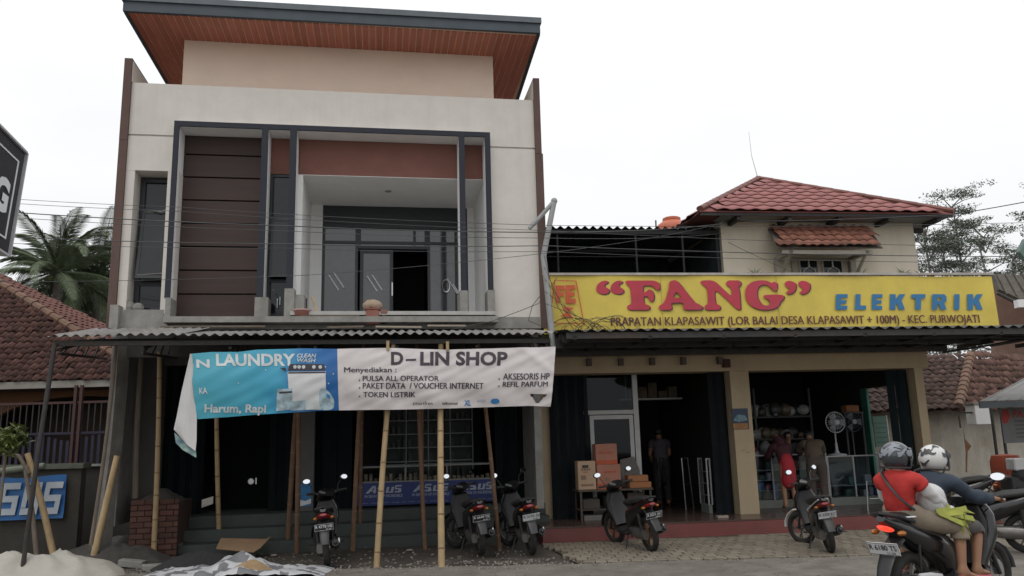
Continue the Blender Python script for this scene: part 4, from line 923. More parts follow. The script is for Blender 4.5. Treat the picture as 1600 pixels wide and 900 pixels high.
LF = [[(578,172),(590,163),(620,162),(700,162),(770,163),(805,178),(812,205),(800,224),(782,218),(760,198),(720,195),(700,197),(695,210),(696,235),(715,236),(730,222),(748,222),(762,240),(768,262),(760,290),(744,298),(735,290),(728,270),(710,265),(696,270),(696,300),(705,316),(728,324),(734,340),(718,352),(660,353),(597,352),(581,341),(584,326),(604,315),(611,300),(610,240),(608,210),(594,195)]]
LA = [[(868,172),(890,160),(915,161),(938,180),(985,245),(1030,300),(1062,318),(1082,334),(1074,350),(1050,353),(965,352),(948,342),(955,326),(950,312),(930,306),(890,307),(870,314),(874,338),(862,352),(830,353),(797,352),(785,341),(792,325),(818,308),(838,275),(858,220),(864,195)], [(907,236),(896,252),(886,270),(900,273),(930,272),(941,268),(926,250)]]
LN = [[(1069,172),(1085,162),(1120,160),(1155,163),(1180,176),(1220,215),(1262,252),(1278,255),(1280,225),(1270,203),(1252,196),(1247,180),(1262,163),(1300,161),(1340,163),(1351,178),(1344,194),(1332,206),(1336,240),(1335,310),(1333,345),(1318,352),(1295,338),(1240,285),(1190,240),(1170,232),(1162,245),(1163,290),(1168,312),(1188,322),(1195,338),(1184,351),(1140,353),(1098,351),(1086,340),(1090,324),(1108,310),(1112,270),(1108,215),(1090,196)]]
LG = [[(1580,170),(1596,180),(1594,210),(1580,232),(1562,222),(1535,198),(1500,188),(1465,200),(1446,235),(1450,282),(1478,318),(1512,326),(1532,312),(1524,290),(1500,278),(1488,268),(1500,257),(1560,254),(1620,256),(1640,266),(1632,284),(1612,300),(1585,334),(1530,352),(1460,352),(1400,332),(1366,295),(1358,250),(1372,205),(1412,172),(1470,160),(1525,163),(1552,176),(1565,174)]]
LQ = [[(386,216),(394,190),(420,168),(452,160),(470,166),(466,176),(450,184),(446,198),(462,208),(476,226),(466,243),(440,250),(408,244),(390,232)]]
LR = [[(-p[0], -p[1]) for p in LQ[0]]]
for L_, p_, q_ in (
    (LF, (0.581, 4.159), (1.173, 3.659)),
    (LA, (1.129, 4.162), (1.891, 3.655)),
    (LN, (1.884, 4.161), (2.601, 3.65)),
    (LG, (2.662, 4.159), (3.355, 3.645)),
    (LQ, (0.077, 4.158), (0.295, 3.928)),
    (LQ, (0.317, 4.158), (0.541, 3.927)),
    (LR, (3.386, 4.149), (3.589, 3.917)),
    (LR, (3.63, 4.149), (3.845, 3.916)),
    ):
    r_ = rect(p_, q_); spoly([flip(l) for l in L_], *r_, redl, y=.274); spoly([flip(l) for l in L_], r_[0]+.018, r_[1]+.022, r_[2]-.014, r_[3]-.01, plum, 'letter_shadow', y=.279)
BL_ = {'E': [[(0, 0), (1, 0), (1, .25), (.44, .25), (.44, .39), (.92, .39), (.92, .61), (.44, .61), (.44, .75), (1, .75), (1, 1), (0, 1)]], 'L': [[(0, 0), (1, 0), (1, .27), (.46, .27), (.46, 1), (0, 1)]],
       'K': [[(0, 0), (.38, 0), (.38, .32), (.46, .40), (.60, 0), (1, 0), (.76, .62), (1.02, 1), (.62, 1), (.38, .66), (.38, 1), (0, 1)]], 'T': [[(.30, 0), (.70, 0), (.70, .73), (1, .73), (1, 1), (0, 1), (0, .73), (.30, .73)]],
       'R': [[(0, 0), (.36, 0), (.36, .36), (.46, .36), (.60, 0), (1, 0), (.82, .42), (.98, .56), (.98, .84), (.82, 1), (0, 1)], [(.37, .56), (.37, .79), (.56, .79), (.62, .67), (.56, .56)]], 'I': [[(0, 0), (1, 0), (1, 1), (0, 1)]],
       'F': [[(0, 0), (.42, 0), (.42, .38), (.9, .38), (.9, .62), (.42, .62), (.42, .75), (1, .75), (1, 1), (0, 1)]]}
def block(ch, x0, x1, z0, z1, sh, mat, y=.275):
    w_, h_ = x1-x0, z1-z0; k_ = sh*h_
    x0, x1 = x0-.012, x1+.018; mb_ = [[(p[0]*(w_-k_)+p[1]*k_, p[1]*h_) for p in l] for l in BL_[ch]]
    return put(fit(poly_verts(mb_, False), x0, x1, z0, z1, y), 'letter', mat, SG)
for ch, p_, q_ in (
    ('E', (4.274, 3.912), (4.499, 3.64)),
    ('L', (4.627, 3.91), (4.817, 3.638)),
    ('E', (4.938, 3.909), (5.143, 3.636)),
    ('K', (5.272, 3.908), (5.572, 3.634)),
    ('T', (5.701, 3.906), (5.95, 3.631)),
    ('R', (6.063, 3.905), (6.343, 3.629)),
    ('I', (6.479, 3.903), (6.598, 3.627)),
    ('K', (6.733, 3.902), (7.045, 3.624)),
    ):
    block(ch, *rect(p_, q_), .13, bluel)
# address line
ad_ = rect((0.296, 3.536), (6.924, 3.349))
for dx_ in (0, .007): text('PRAPATAN KLAPASAWIT (LOR BALAI DESA KLAPASAWIT + 100M) - KEC. PURWOJATI', ad_[0]+dx_, ad_[1]+dx_, ad_[2], ad_[3], .275-dx_*.1, brn, SG)
block('F', *rect((-0.598, 4.078), (-0.48, 3.782)), 0, orl); block('E', *rect((-0.436, 4.083), (-0.298, 3.776)), 0, orl)
MB().prism([(-0.505, 3.724), (-0.309, 3.699), (-0.416, 3.635), (-0.334, 3.539), (-0.547, 3.562), (-0.437, 3.629)], .272, .276).build('lightning_emblem', orl, SG)
MB().prism([(-0.628, 4.173), (-0.254, 4.158), (-0.271, 4.144), (-0.612, 4.159)], .272, .276).build('emblem_border', orl, SG)
MB().prism([(-0.254, 4.158), (-0.151, 3.431), (-0.166, 3.445), (-0.271, 4.144)], .272, .276).build('emblem_border', orl, SG)
MB().prism([(-0.151, 3.431), (-0.735, 3.442), (-0.719, 3.456), (-0.166, 3.445)], .272, .276).build('emblem_border', orl, SG)
MB().prism([(-0.735, 3.442), (-0.628, 4.173), (-0.612, 4.159), (-0.719, 3.456)], .272, .276).build('emblem_border', orl, SG)

# ---- upper floor house behind the sign
U = thing('upper_house', 'cream upper storey with red tiled hip roof behind the yellow sign', 'house', FB, (5.6, 3, 3.3))
ucr = M('upper_cream_plaster', (.63, .57, .46), .9, .04, 2, stain=.25, scol=(.36, .33, .28), streak=.3, bump=.08)
MB().box(3.45, 7.79, 3.0, 7.5, 3.3, 6.05).build('wall', ucr, U)
EAV = 6.03; V0 = 2.42; UL, UR = 2.80, 8.36; APX = (5.513, 7.736); AP = Vector((APX[0], 5.4, APX[1]))
# tile slopes
rt = M('red_glazed_tile', (.30, .11, .10), .55, .1, 3, stain=.25, scol=(.28, .10, .08), bump=.1, tint=.08)
fl_, fr_c, bl_, br_c = Vector((UL, V0, EAV)), Vector((UR, V0, EAV)), Vector((UL, 8.4, EAV)), Vector((UR, 8.4, EAV))
MB().add([fl_, fr_c, AP, bl_, br_c, fl_-Vector((0, 0, .02)), fr_c-Vector((0, 0, .02)), bl_-Vector((0, 0, .02)), br_c-Vector((0, 0, .02))], [(0, 1, 2), (1, 4, 2), (4, 3, 2), (3, 0, 2), (5, 7, 8, 6), (0, 5, 6, 1), (1, 6, 8, 4), (3, 7, 5, 0), (4, 8, 7, 3)]).build('roof', M('red_roof_underlay', (.22, .08, .07), .9), U); M('roof_underlay', (.10, .06, .05), .9)
def tile_mesh(w_, l_, name='tile', rise=.03, n=6, th=.012):
    vs = []
    for y, z in ((0, .028), (l_, .0)):
        for i in range(n+1):
            s = i/n; vs.append((s*w_, y, z+rise*(math.sin(math.pi*2*s-math.pi/2)*.5+.5)))
    k = len(vs); vs += [(x, y, z-th) for x, y, z in vs[:n+1]]
    fs = [(i, i+1, n+2+i, n+1+i) for i in range(n)]+[(k+i, k+i+1, i+1, i) for i in range(n)]
    me = bpy.data.meshes.new(name); me.from_pydata(vs, [], fs)
    for p in me.polygons: p.use_smooth = True
    return me
def tile_face(e0, e1, apex, w_, l_, mat, par, name='tile', lim=300, rise=.03, jit=.01, miss=0, top=None, nstuff='roof_tiles', key=None, ov=.25):
    # e0->e1 eave line, apex (or top edge pair) gives the slope; individual tiles, then one stuff part
    e0, e1 = Vector(e0), Vector(e1); A_ = Vector(apex); ex = (e1-e0).normalized(); L = (e1-e0).length
    rel = A_-e0; up = (rel-ex*rel.dot(ex)); Hh = up.length; up.normalize(); nn = ex.cross(up).normalized()
    if nn.z < 0: nn = -nn
    a0 = rel.dot(ex); t0, t1 = (a0, a0) if top is None else ((Vector(top[0])-e0).dot(ex), (Vector(top[1])-e0).dot(ex))
    p = par; 
    while p.parent: p = p.parent
    o0 = ORG[p.name][0]
    me = tile_mesh(w_, l_*1.18, name, rise); me.materials.append(mat); R3 = Matrix((ex, up, nn)).transposed()
    cl = []
    r = 0
    while r*l_ < Hh-.02:
        f0 = (r+.5)*l_/Hh; xa_ = t0*f0; xb_ = L+(t1-L)*f0; x = math.floor(xa_/w_)*w_
        while x < xb_-.02:
            if x > xa_-w_*ov and x+w_ < xb_+w_*ov: cl.append((x, r))
            x += w_
        r += 1
    if key: cl.sort(key=lambda c_: key(e0+ex*c_[0]+up*c_[1]*l_))
    sm_ = MB()
    for i, (x, r) in enumerate(cl):
        if random.random() < miss: continue
        pos = e0+ex*(x+random.uniform(-1, 1)*jit*.5)+up*(r*l_-.04+random.uniform(-1, 1)*jit)+nn*(.022+random.uniform(0, 1)*jit*.5); rr = R3 @ Matrix.Rotation(random.uniform(-1, 1)*jit*1.5, 3, 'Z')
        if i < lim:
            o = bpy.data.objects.new(name, me); COL.objects.link(o); o.parent = par; o.matrix_local = Matrix.Translation(pos-o0) @ rr.to_4x4()
        else: sm_.add([pos+rr @ v.co for v in me.vertices], [tuple(p_.vertices) for p_ in me.polygons])
    if sm_.v: sm_.build(nstuff, mat, par, kind='stuff', smooth=True, fix=False)
    return nn
tile_face(fl_, fr_c, AP, .33, .36, rt, U, jit=.004)
tile_face(fr_c, br_c, AP, .33, .36, rt, U, lim=0, jit=.004); tile_face(bl_, fl_, AP, .33, .36, rt, U, lim=0, jit=.004)
ridm = M('ridge_tile_brown', (.20, .085, .07), .7, .15, 4, stain=.4, scol=(.14, .10, .09))
for a, b_ in ((fl_, AP), (fr_c, AP)):
    nseg = int((b_-a).length/.36); ob = None
    for k in range(nseg):
        p0 = a.lerp(b_, k/nseg)+Vector((0, 0, .05)); p1 = a.lerp(b_, (k+1.12)/nseg)+Vector((0, 0, .045)); MB().tube([p0, p1], [.075, .072], 8, flat=.75).build('ridge_tile', ridm, U, smooth=True)
MB().box(UL+.02, UR-.02, V0+.02, V0+.05, EAV-.085, EAV-.022).build('eave_board', M('dark_eave_board', (.05, .047, .047), .9), U)
MB().box(3.3, UR-.05, V0+.06, 3.0, EAV-.06, EAV-.03).box(7.8, UR-.05, 3.0, 7.5, EAV-.06, EAV-.03).build('eave_soffit', M('grey_soffit', (.25, .25, .245), .9), U)
f = MB()
for u in (3.6, 4.7, 5.8, 6.9, 8.0): f.box(u, u+.08, V0+.06, 3.0, EAV-.16, EAV-.062)
for v in (3.4, 4.6, 5.8, 7.0): f.box(7.8, UR-.06, v, v+.08, EAV-.16, EAV-.062)
f.each('rafter_end', M('dark_eave_board', ()), U)
# window with little tiled hood
wd2 = [(5.059, 4.845), (5.488, 5.148), (5.57, 4.845), (6.032, 5.149)]
MB().box(wd2[0][0]-.14, wd2[3][0]+.12, 2.94, 2.999, 4.0, wd2[1][1]+.03).build('window_surround', M('weathered_beige', (.36, .33, .28), .9, .1, 4), U)
for a, b_ in ((wd2[0], wd2[1]), (wd2[2], wd2[3])):
    w_ = window(a[0], b_[0], 4.1, b_[1], 2.915, t=.03, d=.03, name='window', par=U, fm=M('weathered_beige', ()))
    m_ = (a[0]+b_[0])/2; MB().tube([(m_-.14, 2.91, 4.8), (m_-.12, 2.91, 4.92), (m_-.01, 2.91, 4.98), (m_, 2.91, b_[1])], .012, 5).tube([(m_, 2.91, b_[1]), (m_+.01, 2.91, 4.98), (m_+.12, 2.91, 4.92), (m_+.14, 2.91, 4.8)], .012, 5).build('grille', M('pale_grille', (.5, .5, .47), .6), w_)
hd = [(4.431, 5.757), (6.656, 5.728)]
E0, E1 = (4.406, 5.256), (6.667, 5.265)
HB0, HB1 = Vector((hd[0][0]+.05, 2.98, hd[0][1]+.1)), Vector((hd[1][0]+.15, 2.98, hd[1][1]+.08))
he0, he1 = Vector((E0[0]-.1, 2.25, E0[1]+.0)), Vector((E1[0]-.12, 2.25, E1[1]+.0))
hc = M('old_orange_tile', (.22, .088, .058), .85, .2, 5, stain=.6, scol=(.13, .07, .05), tint=.2, bump=.3)
hood = MB().plate(he0-Vector((0, 0, .03)), he1-Vector((0, 0, .03)), HB1-Vector((0, 0, .03)), HB0-Vector((0, 0, .03)), -.02).build('window_hood', M('hood_timber', (.12, .1, .085), .9, .2), U)
nn = tile_face(he0, he1, HB0, .20, .24, hc, U, jit=.02, top=(HB0, HB1))
f = MB()
for u in (he0.x+.25, he1.x-.35):
    f.box(u, u+.08, 2.3, 2.98, he0.z-.13, he0.z-.055); f.tube([(u+.04, 2.35, he0.z-.1), (u+.04, 2.9, he0.z-.55)], .035, 6); f.box(u-.02, u+.10, 2.86, 2.99, he0.z-.7, he0.z-.13)
f.box(he0.x+.1, he1.x-.2, 2.3, 2.36, he0.z-.14, he0.z-.06)
f.each('hood_bracket', M('weathered_beige', ()), U)
MB().tube([AP, AP+Vector((-.12, 0, .62)), AP+Vector((-.14, 0, 1.25))], [.012, .009, .006], 5).build('x', chrome, thing('antenna', 'thin bare rod antenna standing on the peak of the red hip roof', 'antenna', FB, tuple(AP))).name = 'rod'
# dark covered terrace
TR = thing('roof_terrace', 'dark covered terrace under a corrugated roof between cream building and hip roof', 'terrace', FB, (1.6, 3, 3.4))
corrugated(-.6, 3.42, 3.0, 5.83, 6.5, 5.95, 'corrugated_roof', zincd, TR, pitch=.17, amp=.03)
f = MB()
for u in (-.02, 1.62, 2.62, 3.36): f.box(u-.018, u+.018, 3.05, 3.09, 3.4, 5.75)
f.box(-.6, 3.42, 3.03, 3.09, 5.70, 5.79); f.box(-.6, 3.42, 3.8, 3.86, 5.5, 5.56); f.box(-.6, 3.42, 3.4, 3.43, 5.3, 5.32)
f.each('steel_post', M('blackish_steel', (.018, .018, .02), .8, .3, 6), TR)  # one near-black steel colour for posts and rails
MB().box(-.6, 3.42, 6.3, 6.4, 3.3, 5.9).box(-.6, 3.42, 3.0, 6.4, 3.28, 3.4).box(-.7, -.6, 3.0, 6.4, 3.3, 5.85).box(-.6, 3.42, 6.4, 6.45, 5.7, 6.0).box(3.365, 3.44, 3.12, 6.4, 3.3, 5.78).build('wall', M('shaded_terrace_wall', (.03, .043, .045), .9, .3, 3), TR)  # terrace shade put into the wall colour; right panel added to darken it
crate('storage_box', 'pale grey thing on the terrace near the cream wall', 'box', FB, 2.75, 2.95, 4.2, 4.4, 4.55, 4.9, M('pale_board', ()))
WT = (3.958, 7.096)
t = thing('water_tank', 'orange plastic water tank peeking over the terrace roof', 'tank', FB, (WT[0], 7.5, WT[1]-1))
z = WT[1]; MB().lathe([(0, z-1), (.42, z-1), (.44, z-.2), (.44, z-.03), (.40, z+.04), (.38, z+.06), (.25, z+.16), (.22, z+.17)], (WT[0], 7.5, 0), 24).build('barrel', M('orange_plastic', (.50, .13, .06), .5, .08, 4), t, smooth=True)
MB().lathe([(.2, z+.17), (.24, z+.175), (.24, z+.24), (.2, z+.26), (0, z+.27)], (WT[0], 7.5, 0), 20).build('lid', M('orange_plastic', ()), t, smooth=True)
tag(MB().tube([(WT[0]-.48, 7.4, z-.3), (WT[0]-.47, 7.4, z+.16)], .02, 6).build('vent_pipe', steel, fr=FB), 'short dark pipe stub left of the orange water tank', 'pipe')

# bent grey pipe lamp arm
LP = thing('bent_pipe', 'tall grey steel pipe with a bent arm between the two shop buildings', 'pipe', FB, (-.75, .0, 3.3)); e = [(-0.733, 3.286), (-0.787, 4.107), (-0.825, 4.536), (-0.609, 5.478), (-0.845, 5.21), (-0.945, 5.1)]
g = [(p[0], .1, p[1]) for p in e]
MB().tube([(g[0][0]+.02, .1, 3.0), g[0], g[1], g[2], g[3]], [.052, .052, .05, .048, .045], 10).build('upright', M('grey_pipe_paint', (.33, .34, .34), .6, .1, 5, stain=.3), LP, smooth=True)
MB().tube([g[3], g[4], (g[5][0]-.1, .1, g[5][2]-.1)], .036, 8).ball(g[3], .055, 10, 6).build('arm', M('grey_pipe_paint', ()), LP, smooth=True)
# tangle of thin wires on pipe and sign
mb = MB(); random.seed(5)
for k in range(14):
    c0 = (random.uniform(-.55, .35), .18, 3.28); r_ = random.uniform(.1, .28); pts = []
    for i in range(13): a = math.pi*i/12; pts.append((c0[0]+r_*1.5*math.cos(a), .2-.04*math.sin(a)-.01*k % .05, c0[2]+r_*math.sin(a)*random.uniform(.85, 1)))
    mb.tube(pts, .0045, 4)
for k in range(5): mb.tube([(g[2][0], .05, g[2][2]-.2*k), (g[2][0]+.2+.1*k, .1, 3.7-.05*k), (g[2][0]+.5+.15*k, .22, 3.3)], .005, 4)
mb.tube([(g[2][0]-.05, .03, 3.9), (g[2][0]-.22, .0, 3.7), (g[2][0]-.3, .0, 3.45), (g[2][0], .1, 3.35)], .006, 4)
tag(mb.build('cable_tangle', M('old_cable', (.09, .07, .06), .8), fr=FB), 'tangle of loose thin cables draped round the pipe and over the yellow sign', 'cables')
random.seed(21)

# ================================================================== OVERHEAD CABLES
def wire(pts, r, label, ys=9.0):
    P3 = [Vector(p) for p in pts]; out_ = []
    for i in range(len(P3)-1):
        for k in range(8):
            s = k/8; q = P3[i].lerp(P3[i+1], s); q.z -= .006*(P3[i+1]-P3[i]).length*4*s*(1-s); out_.append(q)
    out_.append(P3[-1])
    o = MB().tube(out_, r*.8, 5).build('overhead_cable', M('cable_sheath', (.06, .06, .065), .6), loc=tuple(P3[0]))
    tag(o, label, 'cable', 'overhead cables')
def wp(p, Y): return (p[0], Y, p[1])
wire([wp((-6.476, 4.591), 9), wp((-3.89, 4.372), 9), wp((0.394, 4.03), 9), wp((6.735, 3.905), 9)], .004, 'topmost thin cable crossing the upper windows of the cream building')
wire([wp((-6.47, 4.536), 9), wp((-3.888, 4.322), 9), wp((0.392, 3.968), 9), wp((6.681, 3.577), 9)], .004, 'second thin cable from the top, just under the topmost one')
wire([wp((-6.602, 4.49), 9.2), wp((-2.66, 4.163), 9.2), wp((0.4, 3.998), 9.2), FB.w((3.6, 2.9, 5.92))], .008, 'thick black cable running to the corner of the hip roofed house')
wire([wp((-6.524, 4.394), 9.1), wp((-2.629, 4.072), 9.1), wp((0.393, 3.902), 9.1), FB.w((3.5, 2.9, 5.7))], .0045, 'thin cable just under the thick black one')
wire([wp((-6.425, 4.106), 9), wp((-2.596, 3.89), 9), wp((0.385, 3.784), 9), wp((6.665, 3.478), 9)], .0065, 'medium black cable at middle height across the balcony glass')
wire([wp((-6.417, 4.028), 9), wp((-2.595, 3.837), 9), wp((0.383, 3.715), 9), wp((6.653, 3.403), 9)], .004, 'thin cable close below the medium black one')
wire([wp((-6.508, 3.59), 9.2), wp((-2.416, 3.554), 9.2), wp((0.391, 3.74), 9.2), FB.w((3.6, 2.9, 5.95))], .004, 'lowest thin cable, rising from left to right past the balcony')
wire([FB.w((3.6, 2.9, 5.95)), wp((6.911, 4.852), 12), wp((7.553, 4.589), 10)], .009, 'thick cable rising from the hip roofed house to the right edge of the picture')
wire([FB.w((3.55, 2.9, 5.5)), FB.w((4.1, 1.5, 4.6)), FB.w((5.2, .2, 3.4))], .006, 'cable sagging down from the cream wall across the yellow sign')
wire([FA.w((2.0, -.5, 3.3)), FA.w((2.6, -.5, 3.42)), FA.w((3.4, -.2, 3.75)), FA.w((3.75, -.1, 4.2))], .007, 'short slack cable looping up from the canopy to the grey pipe')

# ================================================================== LEFT HOUSE
old = M('old_red_clay_tile', (.088, .040, .032), .9, .35, 4, stain=.75, scol=(.055, .04, .035), tint=.35, bump=.3)
LH = thing('tiled_house', 'low orange house with old red clay tile roof left of the shop house', 'house', FW, (-9, 16.5, 0))
apx = (-14.018, 6.616); e0, e1 = Vector((-19, 15.97, 3.0)), Vector((-7.3, 15.97, 3.0)); tp0, tp1 = Vector((-19, 19.0, apx[1])), Vector((apx[0], 19.0, apx[1]))
sb = Vector((-7.3, 22, 3.0)); dn = Vector((0, 0, .04))
MB().add([e0-dn, e1-dn, tp1-dn, tp0-dn, sb-dn, Vector((-19, 22, 3.0))-dn], [(0, 1, 2, 3), (1, 4, 2), (4, 5, 3, 2)]).build('roof', M('roof_underlay', ()), LH)
tile_face(e0, e1, tp0, .155, .165, old, LH, jit=.03, top=(tp0, tp1), rise=.045, key=lambda p: abs(p.x+9.4)+abs(p.z-4.0)*.6)
tile_face(e1, sb, tp1, .24, .3, M('side_clay_tile', (.13, .05, .037), .9, .2, 4, stain=.4, scol=(.12, .06, .045)), LH, jit=.02, lim=0, rise=.045)
for k in range(24):
    a, b_ = e1.lerp(tp1, k/24), e1.lerp(tp1, (k+1.15)/24); MB().tube([a+Vector((0, 0, .05)), b_+Vector((0, 0, .04))], [.11, .09], 8, flat=.8).build('ridge_tile', M('mossy_ridge_tile', (.17, .10, .07), .95, .3, 5, stain=.6, scol=(.1, .09, .07)), LH, smooth=True)
MB().box(-19, -7.35, 15.93, 15.965, 2.86, 3.0).build('fascia_board', M('pale_old_board', (.30, .28, .25), .9, .15, 3, stain=.5), LH)
orw = M('orange_house_wall', (.16, .075, .032), .9, .08, 2, stain=.4, scol=(.2, .1, .05))
w = MB()
arc = [(-8.2-2.0*math.cos(math.pi*i/12)-.9, 2.0+.75*math.sin(math.pi*i/12)) for i in range(13)]
w.prism([(-19, 0), (-11.1, 0)]+arc+[(-6.2-.78, 0), (-6.96, 0), (-6.96, 2.86), (-19, 2.86)], 16.8, 16.95)
w.build('wall', orw, LH)
MB().box(-19, -7.1, 18.2, 18.3, 0, 2.9).box(-19, -7.1, 16.96, 18.2, 2.8, 2.84).build('porch_back_wall', M('dark_porch_wall', (.06, .045, .035), .9, .2, 3), LH)
for u in (-17.5, -14.2, -11): pass
FN = thing('metal_fence', 'dark railing with purple blue lower panels on a low wall before the orange house', 'fence', FW, (-8.5, 14.2, 0))
fr0, fr1 = (-9.128, 2.451), (-6.786, 1.336); zt, zb = fr0[1], fr1[1]; zm = zb+.52*(zt-zb)
rb = M('red_brown_rail', (.055, .020, .017), .6, .2, 5); pb = M('purple_blue_rail', (.014, .012, .035), .6, .2, 5)
for z in (zb+.03, zm, zt): MB().box(-14, -6.45, 14.18, 14.21, z-.02, z+.02).build('rail', rb if z == zt else pb, FN)
x = -12.6
while x < -6.45:
    MB().box(x-.009, x+.009, 14.19, 14.205, zm, zt).build('bar', M('dark_rail_bar', (.025, .018, .02), .6), FN)
    MB().box(x-.03, x+.02, 14.195, 14.2, zb+.05, zm-.08+.05*math.cos(x*6)).build('lower_slat', pb, FN); x += .11
for x in (-9.95, -7.78, -7.68): MB().box(x-.025, x+.025, 14.15, 14.2, zb, zt+.3).build('post', rb, FN)
gw = M('grimy_low_wall', (.042, .038, .032), .95, .25, 3, stain=.7, scol=(.045, .04, .035), streak=.4, bump=.4)
t = thing('low_wall', 'grimy low masonry wall under the purple railing', 'wall', FW, (-9, 14.3, 0))
MB().box(-20, -6.45, 14.22, 14.4, -.02, zb).build('masonry', gw, t); MB().box(-20, -6.45, 14.14, 14.45, zb, zb+.04).build('coping', concrete, t)
t = thing('low_wall', 'dark mossy front wall at the left edge carrying the blue banner', 'wall', FW, (-9, 13, 0))
lw = (-8.252, 1.278)
MB().box(-15, -6.95, 13.0, 13.15, -.02, lw[1]+.05).build('masonry', gw, t); MB().box(-15, -6.9, 12.95, 13.2, lw[1]+.05, lw[1]+.13).build('coping', M('mossy_coping', (.10, .11, .085), .95, .3, 5), t)
t = thing('blue_banner', 'wide blue banner with big white logo letters hung on the low front wall', 'banner', FW, (-8, 12.95, .5))
a, b_ = (-8.181, 1.201), (-7.145, 0.549)
vs = []
for j in range(7):
    for i in range(31):
        s = i/30; x = -12+(b_[0]+12)*s; sl = .02*(1-s); vs.append((x, 12.93+.025*math.sin(x*7+j*.6)*j/6*.6+.008*noise.noise(Vector((x*3, j, 0))), a[1]+.02-(a[1]-b_[1]+.06*(1-s))*j/6+.02*math.sin(x*5)*(1-j/6)))
bl2 = M('banner_blue', (.02, .12, .33), .5, .12, 3, stain=.3, scol=(.02, .07, .18))
MB().add(vs, [(j*31+i, (j+1)*31+i, (j+1)*31+i+1, j*31+i+1) for j in range(6) for i in range(30)]).build('sheet', bl2, t, smooth=True, fix=False)
def bgl(ch, x0, x1):
    z0, z1 = b_[1]+.09, a[1]-.07; h = z1-z0; t_w = .24
    sets = {'S': [(0, 1, 0, .2), (.72, 1, .2, .42), (0, 1, .4, .6), (0, .28, .6, .8), (0, 1, .8, 1)], 'U': [(0, .28, .22, 1), (0, 1, 0, .2), (.72, 1, .2, 1)]}[ch]
    mb_ = MB()
    for u0, u1, w0, w1 in sets: mb_.prism([(x0+(x1-x0)*u+.07*w_, z0+h*w_) for u, w_ in ((u0, w0), (u1, w0), (u1, w1), (u0, w1))], 12.892-.0015*sets.index((u0, u1, w0, w1)), 12.898)
    mb_.build('letter', M('bold_white_print', (.42, .46, .50), .6, .1, 6, stain=.3, scol=(.2, .28, .38)), t)
q_ = (-8.155, 0.935)
bgl('S', q_[0]-.04, q_[0]+.26); bgl('U', q_[0]+.33, q_[0]+.60); bgl('S', q_[0]+.66, q_[0]+.93); bgl('S', q_[0]-.7, q_[0]-.4)
for lab, p0, p1, Y0, Y1, r_ in (('pale bamboo stake leaning left before the blue banner', ((-6.803, 0.114)[0], 12.2), (-7.477, 1.576), 0, 12.4, .05), ('thin grey stake leaning close beside the pale bamboo one', ((-7.008, 0.115)[0], 12.1), (-7.424, 1.33), 0, 12.3, .035)):
    tag(MB().tube([(*p0, -.02), ((p0[0]+p1[0])/2+.02, (p0[1]+Y1)/2, p1[1]*.5), (p1[0], Y1, p1[1])], [r_, r_*.95, r_*.85], 9).build('stake', bamb if r_ > .035 else woodg, smooth=True), lab, 'stake', 'stakes of the broken fence')
p0, p1, p2 = (-8.134, 1.652), (-7.54, 1.541), (-7.362, 1.281)
tag(MB().tube([(p0[0], 12.3, p0[1]), (p1[0], 12.3, p1[1]), (p2[0], 12.3, p2[1])], .03, 7).build('rail_stick', woodg, smooth=True), 'grey crooked stick lying across the tops of the stakes', 'stick')
p0, p1 = (-8.362, 1.292), (-7.371, 1.383)
tag(MB().tube([(p0[0], 12.7, p0[1]), (p1[0], 12.7, p1[1])], .05, 9).build('rail_bamboo', M('green_grey_bamboo', (.14, .16, .12), .7, .2, 5), smooth=True), 'thick grey green bamboo rail above the blue banner', 'rail')
# leafy bush at the left edge
def leaf_cloud(name, pts, mat, par, size, n, flat=.5, kind='stuff', lim=None, asp=.4):
    mb = MB()
    for c_, r_ in pts:
        for k in range(n):
            d = Vector((random.gauss(0, 1), random.gauss(0, 1), random.gauss(0, 1))).normalized()*(random.random()**.4)*r_; d.z *= flat
            p = Vector(c_)+d; s = size*random.uniform(.6, 1.3); a = Vector((random.uniform(-1, 1), random.uniform(-1, 1), random.uniform(-.6, .5))).normalized(); b_ = a.cross(Vector((random.uniform(-1, 1), random.uniform(-1, 1), 1))).normalized()*s*asp
            mb.add([p-a*s*.5, p+b_*.5, p+a*s*.5, p-b_*.5], [(0, 1, 2, 3)])
    return mb.build(name, mat, par, kind=kind, fix=False)
lf1 = M('yellow_green_leaf', (.10, .13, .03), .6, .5, 20, bump=0); lf2 = M('palm_leaf_green', (.12, .155, .085), .55, .35, 3, bump=0); lf3 = M('far_leaf_green', (.13, .155, .12), .7, .35, 1.5, bump=0)  # palm and far leaf greens lightened in place of distance haze
bp0 = (-7.334, 1.773)
BU = thing('garden_bush', 'small yellow green leafy bush behind the blue banner at the left edge', 'bush', FW, (bp0[0], 11.6, 0))
MB().tube([(bp0[0], 11.6, 0), (bp0[0]+.03, 11.6, bp0[1])], .02, 6).tube([(bp0[0], 11.6, .5), (bp0[0]-.15, 11.6, bp0[1])], .014, 6).build('stem', woodg, BU)
leaf_cloud('foliage', [((bp0[0]+random.uniform(-.3, .18), 11.6+random.uniform(-.15, .15), bp0[1]+random.uniform(-.12, .12)), .15) for _ in range(12)], lf1, BU, .15, 60, .9, asp=.3)

